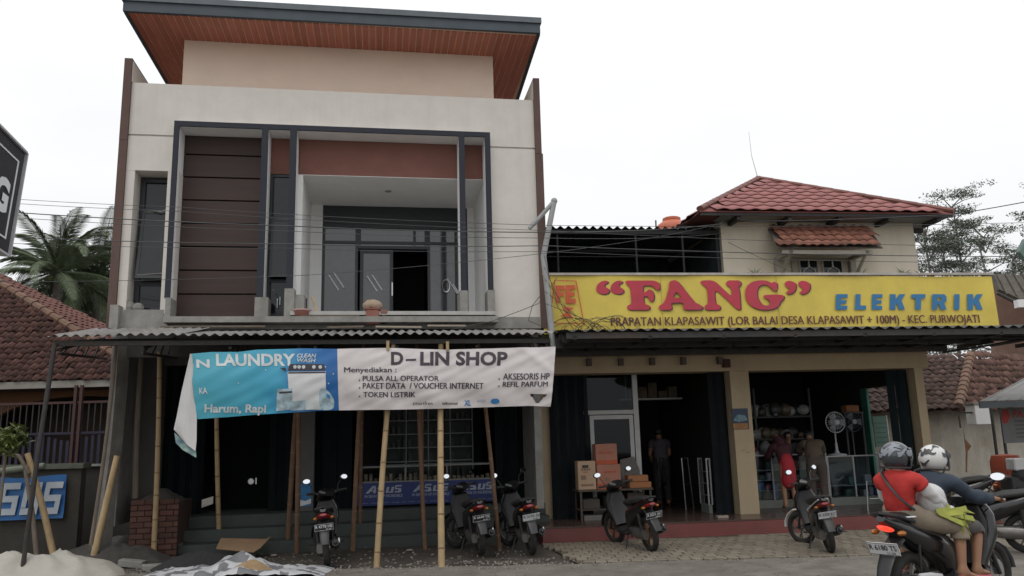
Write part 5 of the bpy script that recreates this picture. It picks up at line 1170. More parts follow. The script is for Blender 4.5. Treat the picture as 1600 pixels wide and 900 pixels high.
# ================================================================== COCONUT PALMS
def frond(L, droop, n=60, wl=.5):
    mb = MB(); pts = []; ang = 0
    p = Vector((0, 0, 0)); el = 0
    for i in range(n+1):
        s = i/n; el = -droop*s*s*1.5; pts.append(p.copy()); p = p+Vector((math.cos(el), 0, math.sin(el)))*L/n
    mb.tube(pts[::4], [.035*(1-i/12*.8) for i in range(len(pts[::4]))], 4)
    for i in range(3, n+1):
        s = i/n; wdt = wl*math.sin(math.pi*min(1, .12+s*.86))**.6; t = (pts[i]-pts[i-1]).normalized()
        for sd in (-1, 1):
            d = (t*.62+Vector((0, sd*.78, -.22-.25*random.random()))).normalized(); tip = pts[i]+d*wdt*random.uniform(.8, 1.1)+Vector((0, 0, -.22*wdt)); mid = pts[i]+d*wdt*.5
            w_ = t*.020
            mb.add([pts[i]-w_*.6, pts[i]+w_*.6, mid+w_, tip, mid-w_], [(0, 1, 2, 3, 4)])
    return mb
frs = []
def palm(x, y, zt, L, label, nf=22, seed=1, vis=None):
    random.seed(seed)
    t = thing('coconut_palm', label, 'palm tree', FW, (x, y, 0), 'coconut palms behind the tiled house')
    MB().tube([(x+.4, y, 0), (x+.25, y, zt*.5), (x, y, zt)], [.22, .17, .14], 9).build('trunk', M('palm_trunk', (.13, .115, .10), .95, .25, 6, bump=.5), t, smooth=True)
    ms = [frond(L, dr, wl=L*.19).build('tmp_frond', lf2, t, local=True, fix=False) for dr in (.75, 1.05, 1.35)]
    for k in range(nf):
        o = bpy.data.objects.new('frond', ms[k % 3].data); COL.objects.link(o); o.parent = t
        az = 2*math.pi*k/nf*3.0+random.uniform(-.3, .3); el = R(random.uniform(10, 78) if k > nf*.35 else random.uniform(-35, 15)); s = random.uniform(.8, 1.08)
        o.matrix_local = Matrix.Translation((0, 0, zt)) @ Matrix.Rotation(az, 4, 'Z') @ Matrix.Rotation(-el, 4, 'Y') @ Matrix.Rotation(random.uniform(-.4, .4), 4, 'X') @ Matrix.Scale(s, 4)
    for o in ms: bpy.data.objects.remove(o)
    mb = MB()
    for k in range(7): a = k*.9; mb.ball((x+.28*math.cos(a), y+.28*math.sin(a), zt-.3), .14, 8, 6)
    mb.build('coconuts', M('green_coconut', (.08, .09, .03), .6), t, kind='stuff')
p0 = (-16.369, 8.017); palm(p0[0], 28, p0[1], 3.0, 'nearest coconut palm, tall bright crown over the ridge of the tiled roof', 30, 3)
p0 = (-15.974, 8.057); palm(p0[0], 30, p0[1], 3.1, 'coconut palm partly hidden by the shop house, right of the tallest crown', 28, 5)
p0 = (-17.879, 7.277); palm(p0[0], 31, p0[1]-.2, 3.0, 'shorter coconut palm low behind the tall one', 22, 8)
p0 = (-16.482, 7.031); palm(p0[0], 33, p0[1], 3.2, 'low coconut palm next to the brown fin of the shop house', 24, 9)
p0 = (-20.468, 7.997); palm(p0[0], 32, p0[1]-1.2, 3.0, 'low coconut palm farthest left behind the black sign', 20, 12)
random.seed(31)
HG = thing('distant_tree', 'dense dark tree mass below the palm crowns behind the tiled roof', 'tree', FW, (-17, 38, 0))
MB().tube([(-17, 38, 0), (-17, 38, 4.5)], .2, 7).build('trunk', woodg, HG)
leaf_cloud('foliage', [((-20+random.uniform(-4, 7.5), 38+random.uniform(-2, 2), 3.2+random.uniform(-1.5, 1.9)), 1.2) for _ in range(42)], lf3, HG, .34, 110, .7)

# ================================================================== TALL THIN TREES AT RIGHT
def tall_tree(x, y, h, label, seed, spread=3.2):
    random.seed(seed)
    t = thing('tall_tree', label, 'tree', FW, (x, y, 0), 'tall airy trees behind the corner shop')
    tr = MB(); tr.tube([(x, y, 0), (x+.15, y, h*.5), (x+random.uniform(-.3, .3), y, h)], [.12, .09, .03], 8)
    cl = []
    z = h*.42
    while z < h:
        for k in range(3):
            a = random.uniform(0, 2*math.pi); L = spread*random.uniform(.4, 1)*(1-.55*(z-h*.42)/(h*.6)); dz = random.uniform(.3, 1.0)
            q = Vector((x+L*math.cos(a), y+L*math.sin(a), z+dz)); tr.tube([(x, y, z), ((x+q.x)/2, (y+q.y)/2, z+dz*.75), q], [.035, .02, .008], 5)
            for m_ in range(5):
                s = .35+.65*m_/4; cl.append((Vector((x, y, z+.3)).lerp(q, s)+Vector((random.uniform(-.5, .5), random.uniform(-.5, .5), random.uniform(0, .25))), random.uniform(.35, .75)))
        z += random.uniform(.5, .9)
    tr.build('trunk', M('pale_bark', (.22, .21, .19), .9, .2, 3), t, smooth=True)
    leaf_cloud('foliage', cl, lf3, t, .12, 85, .22)
for px_, Y, yt, lab, sd in (((18.202, 8.485), 34, (18.56, 11.317), 'airy tree just right of the hip roofed house', 41), ((21.814, 9.101), 38, (22.355, 13.147), 'tallest airy tree with a high detached top layer', 42), ((21.967, 8.516), 36, (22.331, 11.101), 'slim airy tree between the tallest one and the right edge', 43), ((24.467, 10.315), 44, (24.88, 13.481), 'farther thin tree seen through the nearer airy crowns', 44), ((25.868, 8.749), 40, (26.165, 10.758), 'low spreading airy tree above the far grey roof', 45), ((21.273, 9.822), 30, (21.551, 11.594), 'airy tree reaching in from beyond the right edge', 46)):
    tall_tree(px_[0], Y, yt[1]-.7, lab, sd, 2.6)
random.seed(50)
for lab, p_ in (('small weed sprouting behind the left part of the yellow sign', (3.02, 4.351)), ('small weed sprouting above the word in blue letters', (4.998, 4.338)), ('spiky weed sprouting behind the sign near the airy trees', (5.839, 4.373)), ('bushy weed on the roof edge behind the right of the yellow sign', (6.173, 4.361))):
    mb = MB()
    for k in range(16):
        a = random.uniform(0, 6.28); d = Vector((math.cos(a)*.16, math.sin(a)*.1, random.uniform(.02, .16))); s = Vector((0, .0, .012))
        b0 = Vector((p_[0], .6, p_[1]-.03)); mb.add([b0-s, b0+s, b0+d], [(0, 1, 2)]); mb.add([b0-Vector((.01, 0, 0)), b0+Vector((.01, 0, 0)), b0+d], [(0, 1, 2)])
    mb.tube([(p_[0], .6, 3.35), (p_[0], .6, p_[1])], .008, 4)
    tag(mb.build('roof_weed', lf2, fr=FB, fix=False, loc=(p_[0], .6, 3.35)), lab, 'plant')

# ================================================================== RIGHT NEIGHBOURS
RH = thing('old_tiled_house', 'old low whitewashed house with dark clay tiles right of the corner shop', 'house', FW, (9, 20, 0))
ry = 20.0
cpt = (10.984, 2.05); C0 = Vector((cpt[0], ry, cpt[1])); ld = Vector((-1, .05, 0)).normalized(); rd = Vector((.86, .5, 0)).normalized()
top = (12.722, 3.537); TP = Vector((top[0], 22.2, top[1]))
LT = Vector((-1, .05, 0))*7; L0 = C0+ld*7; R0 = C0+rd*7
dk = M('dark_clay_tile', (.085, .052, .043), .9, .35, 4, stain=.8, scol=(.04, .035, .032), bump=.3, tint=.35); dk2 = M('mixed_clay_tile', (.12, .065, .05), .9, .4, 5, stain=.7, scol=(.06, .05, .045), bump=.3, tint=.4)
MB().add([C0-dn, L0-dn, TP+Vector((-7, .35, 0))-dn, TP-dn, R0-dn, TP+rd*7-dn], [(0, 3, 2, 1), (0, 4, 5, 3)]).build('roof', M('roof_underlay', ()), RH)
tile_face(L0, C0, TP+Vector((-7, .35, 0)), .2, .22, dk, RH, jit=.03, top=(TP+Vector((-7, .35, 0)), TP), rise=.045, lim=150, key=lambda p: abs(p.x-C0.x), nstuff='roof_tiles')
tile_face(C0, R0, TP, .2, .22, dk2, RH, jit=.04, top=(TP, TP+rd*7), rise=.045, lim=150, key=lambda p: (p-C0).length, nstuff='roof_tiles')
for k in range(12):
    a, b_ = C0.lerp(TP, k/12), C0.lerp(TP, (k+1.15)/12); MB().tube([a+Vector((0, 0, .06)), b_+Vector((0, 0, .05))], [.13, .11], 8).build('ridge_tile', M('mossy_ridge_tile', ()), RH, smooth=True)
lt_ = M('glass_roof_tile', (.6, .62, .6), .4)
for k in range(5):
    q = C0+ld*(1.35+k*.16)+(TP-C0)*.36; MB().plate(q, q+Vector((.09, 0, 0)), q+Vector((.17, .3, .19)), q+Vector((.08, .3, .19)), .03).build('glass_tile', lt_, RH)
oldw = M('old_whitewash', (.42, .39, .33), .95, .12, 2, stain=.6, scol=(.24, .19, .13), streak=.5, bump=.4)
wl0, wc, wr = L0+Vector((0, .5, 0)), C0+Vector((-.25, .5, 0)), C0+rd*7+Vector((-.3, .45, 0))
for a, b_ in ((wl0, wc), (wc, wr)):
    MB().plate((a.x, a.y, -.1), (b_.x, b_.y, -.1), (b_.x, b_.y, C0.z+.12), (a.x, a.y, C0.z+.12), -.15).build('wall', oldw, RH)
e_ = [(11.422, 1.613), (11.489, 1.258), (11.587, 1.143), (11.457, 0.908), (11.36, 0.546), (11.402, 1.1)]
yy = 20.55
MB().prism([(11.257, 1.612), (11.267, 1.327), (11.403, 1.15), (11.288, 1.011), (11.205, 0.514), (11.173, 0.514), (11.24, 1.012)], 20.40, 20.41).build('exposed_brick_patch', M('exposed_brick', (.20, .10, .06), .95, .3, 8, bump=.5), RH, kind=None)
t = thing('concrete_tank', 'small pale rendered box under the eaves corner of the old house', 'tank', FW, (9.3, 19, 1.3)); a, b_ = (10.527, 2.119), (10.859, 1.661)
MB().box(a[0], b_[0], 18.5, 18.9, b_[1], a[1]).build('box', whitep, t, bevel=.01); MB().box(a[0]-.5, a[0], 18.6, 18.64, a[1]-.2, a[1]-.16).build('bracket', steel, t)
MB().box(a[0]-.03, b_[0]+.03, 18.47, 18.93, a[1], a[1]+.04).build('lid', concrete, t)
# kiosk
KI = thing('street_kiosk', 'grey roofed roadside kiosk on dark posts at the right edge', 'kiosk', FW, (11, 15, 0))
a, b_, c_ = (8.639, 2.067), (9.972, 2.209), (10.888, 2.605)
corr = MB().add([(a[0], 15, a[1]), (a[0]+4, 14.2, a[1]+.0), (c_[0]+3.2, 17, c_[1]+.35), (c_[0]+.1, 17, c_[1]+.05)], [(0, 1, 2, 3)])
corr.build('roof', M('grey_sheet_roof', (.22, .22, .215), .7, .15, 3, stain=.5, vec=(1, 1, 1)), KI)
MB().add([(a[0], 14.99, a[1]-.13), (a[0]+4, 14.19, a[1]-.13), (a[0]+4, 14.19, a[1]-.01), (a[0], 14.99, a[1]-.01), (a[0], 15.03, a[1]-.13), (a[0]+4, 14.23, a[1]-.13), (a[0]+4, 14.23, a[1]-.01), (a[0], 15.03, a[1]-.01)], [(0, 1, 2, 3), (7, 6, 5, 4), (0, 4, 5, 1), (3, 2, 6, 7), (0, 3, 7, 4)]).build('fascia', M('blue_grey_fascia', (.13, .15, .16), .7, .1, 4), KI)
for k in range(14): u = a[0]+.05+k*.2; MB().tube([(u, 14.97-.04*k, a[1]+.0), (c_[0]+.1+.18*k, 17, c_[1]+.065+.018*k)], .012, 5).build('roof_rib', M('grey_sheet_roof', ()), KI)
for p_ in ((11.412, 19.406), (11.593, 19.332)):
    MB().tube([(p_[0], p_[1], 0), (p_[0]+.02, p_[1], a[1])], .035, 8).build('post', steel, KI)
t = thing('kiosk_banner', 'grey hanging banner with red logo inside the kiosk', 'banner', FW, (10.8, 15.6, 1)); a, b_ = (9.3, 1.94), (10.401, 1.283)
MB().box(a[0], b_[0], 15.5, 15.51, b_[1], a[1]).build('sheet', M('dusty_grey_print', (.17, .17, .17), .6, .1, 5), t)
rl = M('logo_red', (.36, .04, .035), .6)
MB().prism([(9.344, 1.903), (9.444, 1.912), (9.475, 1.79), (9.407, 1.659), (9.332, 1.648), (9.3, 1.77)], 15.49, 15.497).build('logo', rl, t)
text('FA', *rect((9.528, 1.898), (9.74, 1.758)), 15.49, rl, t, bold=.03)
for k in range(5): MB().box(a[0]+.25, b_[0]-.1, 15.492, 15.498, a[1]-.26-.075*k, a[1]-.24-.075*k).build('print_line', M('print_line_grey', (.09, .09, .09), .7), t)
t = thing('red_barrel', 'red orange rounded barrel standing against the whitewashed wall', 'barrel', FW, (11, 17, 0)); a, b_ = (9.875, 1.01), (10.459, 0.995); r_ = (b_[0]-a[0])/2
MB().lathe([(0, 0), (r_*.9, 0), (r_, .1), (r_, a[1]-.12), (r_*.85, a[1]), (0, a[1]+.03)], ((a[0]+b_[0])/2, 17, 0), 20).build('drum', M('faded_red_plastic', (.34, .07, .035), .7, .12, 3, stain=.5, scol=(.2, .08, .05)), t, smooth=True)
MB().torus(((a[0]+b_[0])/2, 17, a[1]*.6), r_, .015, axis='Z').build('hoop', M('faded_red_plastic', ()), t)
t = thing('old_engine_block', 'clutter of dark machine parts with a pale box beside the red barrel', 'machine', FW, (11.5, 16, 0)); a = (9.785, 0.625)
MB().box(a[0]-.15, a[0]+.5, 16, 16.4, 0, a[1]).box(a[0]-.1, a[0]+.3, 15.9, 16, .1, a[1]-.2).ball((a[0]+.1, 16.1, a[1]+.02), .16, 10, 8).build('casing', M('oily_metal', (.05, .05, .05), .6, .3, 8), t, bevel=.02)
MB().box(a[0]-.05, a[0]+.3, 16, 16.3, a[1]+.12, a[1]+.35).build('pale_cover', whitep, t, bevel=.02)
tag(MB().tube([(10.695, 1.128)[:1]+(19.5, 1.6), (10.694, 2.038)[:1]+(19.5, 1.9)], .02, 5).build('drain_pipe', steel), 'short dark pipe below the eaves corner of the old house', 'pipe')
# far two storey neighbour with grey roof
FH = thing('far_house', 'brown gabled two storey house far right behind the yellow sign', 'house', FW, (14, 24, 0))
g = [(14.443, 6.16), (16.48, 5.983), (16.381, 5.348), (14.53, 4.415), (14.619, 5.595)]
MB().prism([(14.941, 6.086), (18.013, 6.001), (17.364, 2.057), (14.579, 2.132)], 24.4, 24.6).build('wall', M('brown_brick_wall', (.21, .125, .095), .9, .12, 3, stain=.3, bump=.3), FH)
rr0 = [(14.36, 6.098), (17.364, 5.916), (17.134, 4.52), (15.339, 5.15), (14.485, 5.623)]
mb = MB().prism(rr0, 23.3, 23.5); mb.build('roof', M('grey_mossy_roof', (.20, .185, .16), .95, .25, 6, stain=.6, scol=(.1, .09, .07), bump=.6), FH)
for k in range(9):
    p0_, p1_ = Vector((rr0[0][0]+.1+k*.25, 23.28, rr0[0][1]-.02)), Vector((rr0[0][0]+.3+k*.3, 23.28, rr0[0][1]-.62-.05*k)); MB().tube([p0_, p1_], .03, 6).build('roof_rib', M('grey_mossy_roof', ()), FH)
p_ = (14.918, 5.151); MB().tube([(p_[0]-.6, 23.2, p_[1]+.35), (p_[0], 23.2, p_[1]), (p_[0]+.9, 23.2, p_[1]-.45)], .05, 6).build('verge', M('dark_verge', (.06, .055, .05), .8), FH)
p_ = (14.827, 5.158); MB().box(p_[0]-.12, p_[0]+.08, 22.9, 23.1, p_[1]-.15, p_[1]+.08).build('lamp_box', whitep, FH)

# ================================================================== BLACK SIGN AT LEFT EDGE
SL = thing('hanging_sign', 'tilted black sign board with white border line and letters NG at the left edge', 'sign', FW, (-3.67, 6, 2.5))
e1_ = Vector((-3.67, 6.0, 3.80)); 
bx = Vector((.216, -.976, 0)).normalized(); 
x1_, z1_ = (-3.847, 3.91); x2_, z2_ = (-3.908, 3.084)
TRc = Vector((x1_, 6, z1_)); BRc = Vector((x2_, 6, z2_)); dnv = BRc-TRc; bx = Vector((.22, -.975, .02)).normalized()
def SP(a, b): return TRc+bx*a+dnv*b     # a metres towards the viewer, b 0..1 down
Wd = 1.5; nrm = bx.cross(dnv).normalized()
if nrm.x < 0: nrm = -nrm
def splate(a0, a1, b0, b1, off, th, name, mat):
    q = [SP(a0, b0), SP(a1, b0), SP(a1, b1), SP(a0, b1)]; lo = [p+nrm*off for p in q]; hi = [p+nrm*(off+th) for p in q]
    return MB().add(lo+hi, [(0, 1, 2, 3), (7, 6, 5, 4), (0, 4, 5, 1), (1, 5, 6, 2), (2, 6, 7, 3), (3, 7, 4, 0)]).build(name, mat, SL)
splate(0, Wd, 0, 1, -.12, .12, 'board', M('black_board', (.025, .025, .032), .5, .1, 4))
sil = M('pale_sign_edge', (.45, .45, .48), .5)
splate(-.02, 0, -.01, 1.01, -.13, .15, 'edge_trim', sil); splate(0, Wd, -.02, 0, -.13, .15, 'edge_trim', sil); splate(0, Wd, 1.0, 1.02, -.13, .15, 'edge_trim', sil)
for a0, a1, b0, b1 in ((.09, .11, .12, .88), (.11, Wd, .12, .135), (.11, Wd, .865, .88)): splate(a0, a1, b0, b1, .001, .004, 'border_line', whiteink)
for ch, a0, a1 in (('G', .17, .42), ('N', .50, .76)):
    me = text_verts(ch, .05); hgt = dnv.length
    bm_ = fit(me, 0, a1-a0, .30, .62, 0)
    for v in bm_.verts: co = v.co.copy(); v.co = SP(a1-co.x, 1-co.z-.02)+nrm*.006
    put(bm_, 'letter', whiteink, SL)
MB().tube([SP(1.2, 0), SP(1.2, -.6)], .03, 6).build('hanger_pipe', steel, SL)
# pale green sign corner at the right edge
pR = (4.599, 3.102)
t = thing('sign_corner', 'grey green corner of a hanging board just inside the right edge', 'sign', FW, (pR[0], 7, pR[1]))
MB().prism([(4.578, 3.114), (4.654, 3.237), (5.109, 3.296), (5.042, 2.883), (4.624, 3.042)], 7, 7.06).build('board', M('grey_green_board', (.12, .19, .16), .6), t)
MB().tube([(pR[0]+.35, 7.03, pR[1]+.1), (pR[0]+.35, 7.03, pR[1]+1.2)], .02, 6).build('hanger_pipe', steel, t)

# ================================================================== SMALL THINGS ON THE BALCONY LEDGE
clay = M('terracotta_clay', (.25, .105, .08), .85, .15, 5, stain=.3)
p0, p1 = (0.649, 3.493), (0.898, 3.35)
t = thing('clay_baluster', 'terracotta vent block standing on the balcony ledge under a sack', 'block', FA, (p0[0]+.1, -.15, 3.53))
z0_ = 3.42; MB().box(p0[0], p0[0]+.20, -.27, -.08, z0_, z0_+.22).box(p0[0]-.02, p0[0]+.22, -.28, -.07, z0_+.22, z0_+.25).build('block_body', clay, t, bevel=.01)
MB().box(p0[0]+.225, p0[0]+.32, -.25, -.1, z0_+.02, z0_+.08).box(p0[0]+.25, p0[0]+.30, -.23, -.12, z0_+.08, z0_+.16).box(p0[0]+.225, p0[0]+.33, -.25, -.1, z0_+.16, z0_+.22).build('side_spindle', clay, t, bevel=.01)
mb = MB(); 
for i in range(9):
    pass
t = thing('cement_sack', 'folded beige cloth sack draped on the terracotta block', 'sack', FA, (p0[0]+.1, -.17, z0_+.25))
mb = MB().ball((p0[0]+.10, -.17, z0_+.30), .15, 14, 9, sc=(1.05, .8, .62)); 
for v in mb.v: v.z = max(v.z, z0_+.252-.06*max(0, abs(v.x-p0[0]-.1)-.08)*8); v += Vector((0, 0, .02*noise.noise(v*14)))
mb.build('cloth', M('beige_sackcloth', (.36, .27, .20), .95, .12, 9, bump=.4), t, smooth=True)
p0 = (-0.324, 3.49)
t = thing('clay_pot', 'small reddish bowl on the balcony ledge at the left post', 'pot', FA, (p0[0], -.15, 3.53))
MB().lathe([(0, 3.531), (.09, 3.531), (.12, 3.56), (.135, 3.64), (.145, 3.645), (.12, 3.6), (0, 3.56)], (p0[0], -.18, 0), 16).build('bowl', clay, t, smooth=True)
MB().lathe([(.136, 3.62), (.147, 3.63), (.147, 3.65), (.136, 3.65)], (p0[0], -.18, 0), 16).build('pink_rim', M('pale_pink_rim', (.45, .28, .26), .7), t)
tag(MB().tube([(p0[0]+.05, .0, 3.63), (p0[0]+.04, .05, 3.87)], .012, 6).build('brush_handle', steel, fr=FA), 'dark upright tool handle behind the reddish bowl', 'tool')
tag(MB().tube([(p0[0]+.22, -.05, 3.63), (p0[0]+.12, .1, 3.90)], .018, 6).build('wood_offcut', bamb, fr=FA), 'yellow wooden offcut leaning beside the reddish bowl', 'offcut')
MB_ = MB().box(-.35, .55, -.29, -.2, 3.532, 3.545)
tag(MB_.build('thin_batten', woodg, fr=FA, bevel=.002), 'thin grey batten lying on the ledge left of the clay block', 'batten')
for k, (u, w_, v_, z_) in enumerate(((.35, .55, -.5, 3.30), (1.15, .7, -.42, 3.31), (-1.6, 1.5, -.28, 3.345), (1.9, .6, -.30, 3.345))):
    tag(MB().box(-w_/2, w_/2, -.04, .04, 0, .025, Matrix.Translation((u, v_, z_+.02)) @ Matrix.Rotation(R((-8, 5, 0, 2)[k]), 4, 'Z') @ Matrix.Rotation(R(10), 4, 'X')).build('loose_plank', [woodg, M('pale_plank', (.34, .29, .23), .9, .15, 4)][k % 2], fr=FA, bevel=.003),
        ('loose grey plank below the clay block on the canopy sheets', 'pale plank on the canopy sheets right of the clay block', 'long plank on the canopy under the dark cladding', 'short plank on the canopy under the right post')[k], 'plank', 'loose planks on the canopy')

# ================================================================== CLUTTER ON THE DIRT
def heap(name, label, cat, cx, cy, rx, ry_, h, mat, seed=0, rough_=.06, fr=FW, kind=None, par=None, edge=1.6, z0=-.01, fold=0):
    vs = []; n, k = (84, 34) if fold else (36, 14)
    for j in range(k+1):
        rr = j/k
        for i in range(n):
            a = 2*math.pi*i/n; w_ = 1+.18*noise.noise(Vector((math.cos(a)*1.5, math.sin(a)*1.5, seed)))
            x, y = cx+rx*rr*w_*math.cos(a), cy+ry_*rr*w_*math.sin(a)
            z = h*(1-rr**edge)+rough_*noise.noise(Vector((x*5, y*5, seed)))*(1-rr*.6)+rough_*.5*noise.noise(Vector((x*14, y*14, seed+3)))+(fold*(.30-abs(noise.noise(Vector((x*1.5+y*1.2+seed, y*2.4-x*.7, 1))))-.22*abs(noise.noise(Vector((x*4, y*5+x*3, 7)))))*(1-rr*.5) if fold else 0)
            vs.append((x, y, z0+max(z, 0.0) if j < k else z0))
    mb = MB().add(vs, [(j*n+i, j*n+(i+1) % n, (j+1)*n+(i+1) % n, (j+1)*n+i) for j in range(k) for i in range(n)])
    o = mb.build(name, mat, par, fr=fr, smooth=True, loc=(cx, cy, 0) if par is None else (0, 0, 0), kind=kind)
    if label: tag(o, label, cat)
    return o
g0 = (-5.887, 10.544)
heap('tarp_pile', 'large crumpled cream plastic sheet heaped at the bottom left corner', 'tarpaulin', g0[0]-.25, g0[1]-.05, 1.05, .6, .27, M('cream_plastic_sheet', (.36, .34, .295), .5, .1, 4, stain=.4, scol=(.30, .28, .24), bump=.3), 4, .006, z0=.04, fold=.30, edge=2.8)
g1 = (-4.211, 10.669)
heap('sand_heap', 'low heap of black sand before the green grey steps', 'sand heap', g1[0], g1[1]+.3, .75, .5, .26, M('black_sand', (.02, .02, .021), .95, .3, 20, bump=.6, bscale=120), 9, .03, kind='stuff')
heap('rubble_heap', 'dark rubble heap spilling before the red brick planter', 'rubble heap', -5.62, 11.72, .85, .42, .30, M('dark_rubble_sand', (.05, .045, .04), .95, .35, 9, bump=.7, bscale=70), 23, .06, kind='stuff')
g2 = (-7.578, 16.407)
heap('sand_heap', 'dark sand and rubble slope at the foot of the rough concrete column', 'sand heap', -5.75, 12.75, 1.5, .75, .34, M('dark_rubble_sand', (.05, .045, .04), .95, .35, 9, bump=.7, bscale=70), 19, .05, kind='stuff')
# two tone tarp as cloth
g3 = (-3.493, 10.185)
chk = M('grey_plastic', (.16, .16, .17), .5, .2, 5); wht = M('white_plastic', (.46, .46, .47), .5, .1, 5)
vs = []; NX, NY = 44, 16; fm = []
for j in range(NY+1):
    for i in range(NX+1):
        x = -1.15+2.3*i/NX; y = -.35+.75*j/NY; ed = max(abs(x)/1.15, abs(y)/.4)
        z = .05+.16*math.exp(-((x-.05)/.28)**2-((y-.12)/.25)**2)+.09*abs(noise.noise(Vector((x*3.2, y*5, 3))))+.05*abs(noise.noise(Vector((x*9, y*9, 8)))); z *= max(0.05, 1-ed**6)
        vs.append((g3[0]+x+.06*noise.noise(Vector((x*2, y*3, 0))), g3[1]-.02+y+.08*noise.noise(Vector((x*2, 0, 5))), .05+z))
mb = MB(); fs = []
for j in range(NY):
    for i in range(NX):
        mb.m(chk if (int((i+j*.8)/5)+int((j+2)/4)) % 2 and noise.noise(Vector((i*.2, j*.3, 2))) > -.15 else wht)
        mb.add([], []); mb.f.append([j*(NX+1)+i, j*(NX+1)+i+1, (j+1)*(NX+1)+i+1, (j+1)*(NX+1)+i]); mb.mi.append(mb.cur)
mb.v = [Vector(p) for p in vs]
tag(mb.build('plastic_sheet', smooth=True, fix=False, loc=(g3[0], g3[1], .05)), 'crumpled white and grey checked plastic sheet on the road edge', 'tarpaulin')
tag(heap('brown_rag', None, None, g3[0]+.25, g3[1]-.12, .26, .12, .12, M('ochre_rag', (.28, .19, .10), .9, .2, 8), 5, .03, z0=.12), 'ochre brown rag on top of the checked plastic sheet', 'rag')
g4 = (-4.063, 12.012)
t = thing('flattened_carton', 'flattened brown cardboard sheet lying on black sand at the steps', 'cardboard', FW, (*g4, .1))
vs = [(g4[0]+x, g4[1]+y, z) for x, y, z in ((-.28, -.12, .16), (.26, -.14, .10), (.34, .2, .24), (-.33, .2, .27))]
MB().plate(*vs, .01).build('sheet', M('orange_brown_cardboard', (.30, .19, .11), .9, .12, 5), t); MB().plate(vs[1], Vector(vs[1])+Vector((.1, .02, .06)), Vector(vs[2])+Vector((.07, 0, .04)), vs[2], .008).build('fold', M('orange_brown_cardboard', ()), t)
g5 = (-5.115, 12.319)
t = thing('paint_bucket', 'grey plastic bucket beside the bamboo pole left of the steps', 'bucket', FW, (*g5, 0))
MB().lathe([(0, 0), (.085, 0), (.11, .2), (.118, .205), (.11, .19), (.08, .01), (0, .01)], (*g5, .0), 18).build('pail', M('grey_green_plastic', (.14, .16, .155), .5, .1, 5), t, smooth=True)
MB().torus((g5[0], g5[1], .2), .113, .006, axis='Z').build('rim', M('grey_green_plastic', ()), t)
g6 = (-5.477, 12.803)
t = thing('trowel_tray', 'white plastic hopper on a small stand above the grey bucket', 'tool', FW, (*g6, 0))
MB().prism([(g6[0]-.07, .28), (g6[0]+.10, .26), (g6[0]+.12, .42), (g6[0]-.02, .43), (g6[0]-.10, .38)], g6[1]-.05, g6[1]+.08).build('tray', M('scuffed_white_plastic', (.42, .43, .44), .6, .12, 8), t, bevel=.012)
MB().tube([(g6[0]+.0, g6[1], .0), (g6[0]-.05, g6[1], .30)], .012, 6).tube([(g6[0]-.16, g6[1], .36), (g6[0]-.02, g6[1], .33)], .015, 6).build('stand', chrome, t)
for k, (px_, lab) in enumerate((((-5.218, 11.709), 'grey paving slab lying flat left of the bucket'), ((-4.922, 11.776), 'pale broken tile in front of the bucket'), ((-5.303, 11.377), 'grey block half buried between sack and bucket'), ((-4.839, 11.023), 'broken brick at the road edge left of the checked sheet'), ((-5.85, 12.734), 'rough concrete lump beside the bamboo pole'))):
    w_ = (.22, .18, .16, .14, .13)[k]
    mb = MB().box(-w_, w_, -.1, .1, 0, (.05, .03, .09, .07, .12)[k], Matrix.Translation((px_[0], px_[1], .02)) @ Matrix.Rotation(R((20, -15, 8, 35, 60)[k]), 4, 'Z') @ Matrix.Rotation(R((4, 6, 8, 3, 12)[k]), 4, 'Y'))
    for v in mb.v: v += Vector((noise.noise(v*9)*.02, 0, 0))
    tag(mb.build('rubble_block', concrete, bevel=.008, loc=(px_[0], px_[1], 0)), lab, 'rubble', 'rubble pieces on the dirt')
# brick planter
t = thing('brick_planter', 'low red brick box with dark soil beside the concrete columns', 'planter', FA, (-2.6, .1, 0)); a, b_ = (-2.693, 0.886), (-2.033, 0.391)
redb = M('worn_red_brick', (.085, .038, .028), .9, .2, 4, stain=.5, scol=(.08, .045, .04), bump=.4, tint=.25)
MB().box(a[0]+.02, b_[0]-.02, .03, .95, -.02, .82).build('core', M('mortar_dark', (.062, .036, .029), .95), t); me = None
zz = 0.0; r_ = 0
while zz < .80:
    x = a[0]-(r_ % 2)*.1
    while x < b_[0]-.02:
        xa, xb = max(x, a[0]), min(x+.19, b_[0])
        if xb-xa > .04: MB().box(xa, xb, 0, .028, zz, zz+.068).build('brick', redb, t, bevel=.003)
        x += .2
    zz += .08; r_ += 1
tag(heap('soil_heap', None, None, (a[0]+b_[0])/2-.05, .48, .36, .36, .20, M('dark_rubble_sand', ()), 2, .05, fr=FA, z0=.80, kind='stuff'), 'pile of dark soil on top of the brick planter', 'soil')
random.seed(61)
mb = MB()
for k in range(240):
    x, y = random.uniform(-6.3, 1.0), random.uniform(10.6, 12.4); s = random.uniform(.008, .03); mb.ball((x, y, .02), s, 6, 4, sc=(1, 1.3, .6))
tag(mb.build('small_rubble', M('rubble_grey', (.13, .12, .105), .9, .4, 10)), 'small stones and crumbs scattered on the dirt yard', 'rubble', kind='stuff')
for k, (p_, lab) in enumerate((((-3.909, 12.494), 'left crumpled scrap'), ((-3.546, 12.02), 'middle crumpled scrap'), ((-1.605, 12.175), 'lone crumpled scrap by the pale pole'))):
    tag(MB().ball((p_[0], p_[1], .04), .035, 7, 5, sc=(1.6, 1, .5)).build('litter_scrap', M('scrap_paper', ()), loc=(p_[0], p_[1], 0)), lab+' of paper on the dark dirt', 'litter')

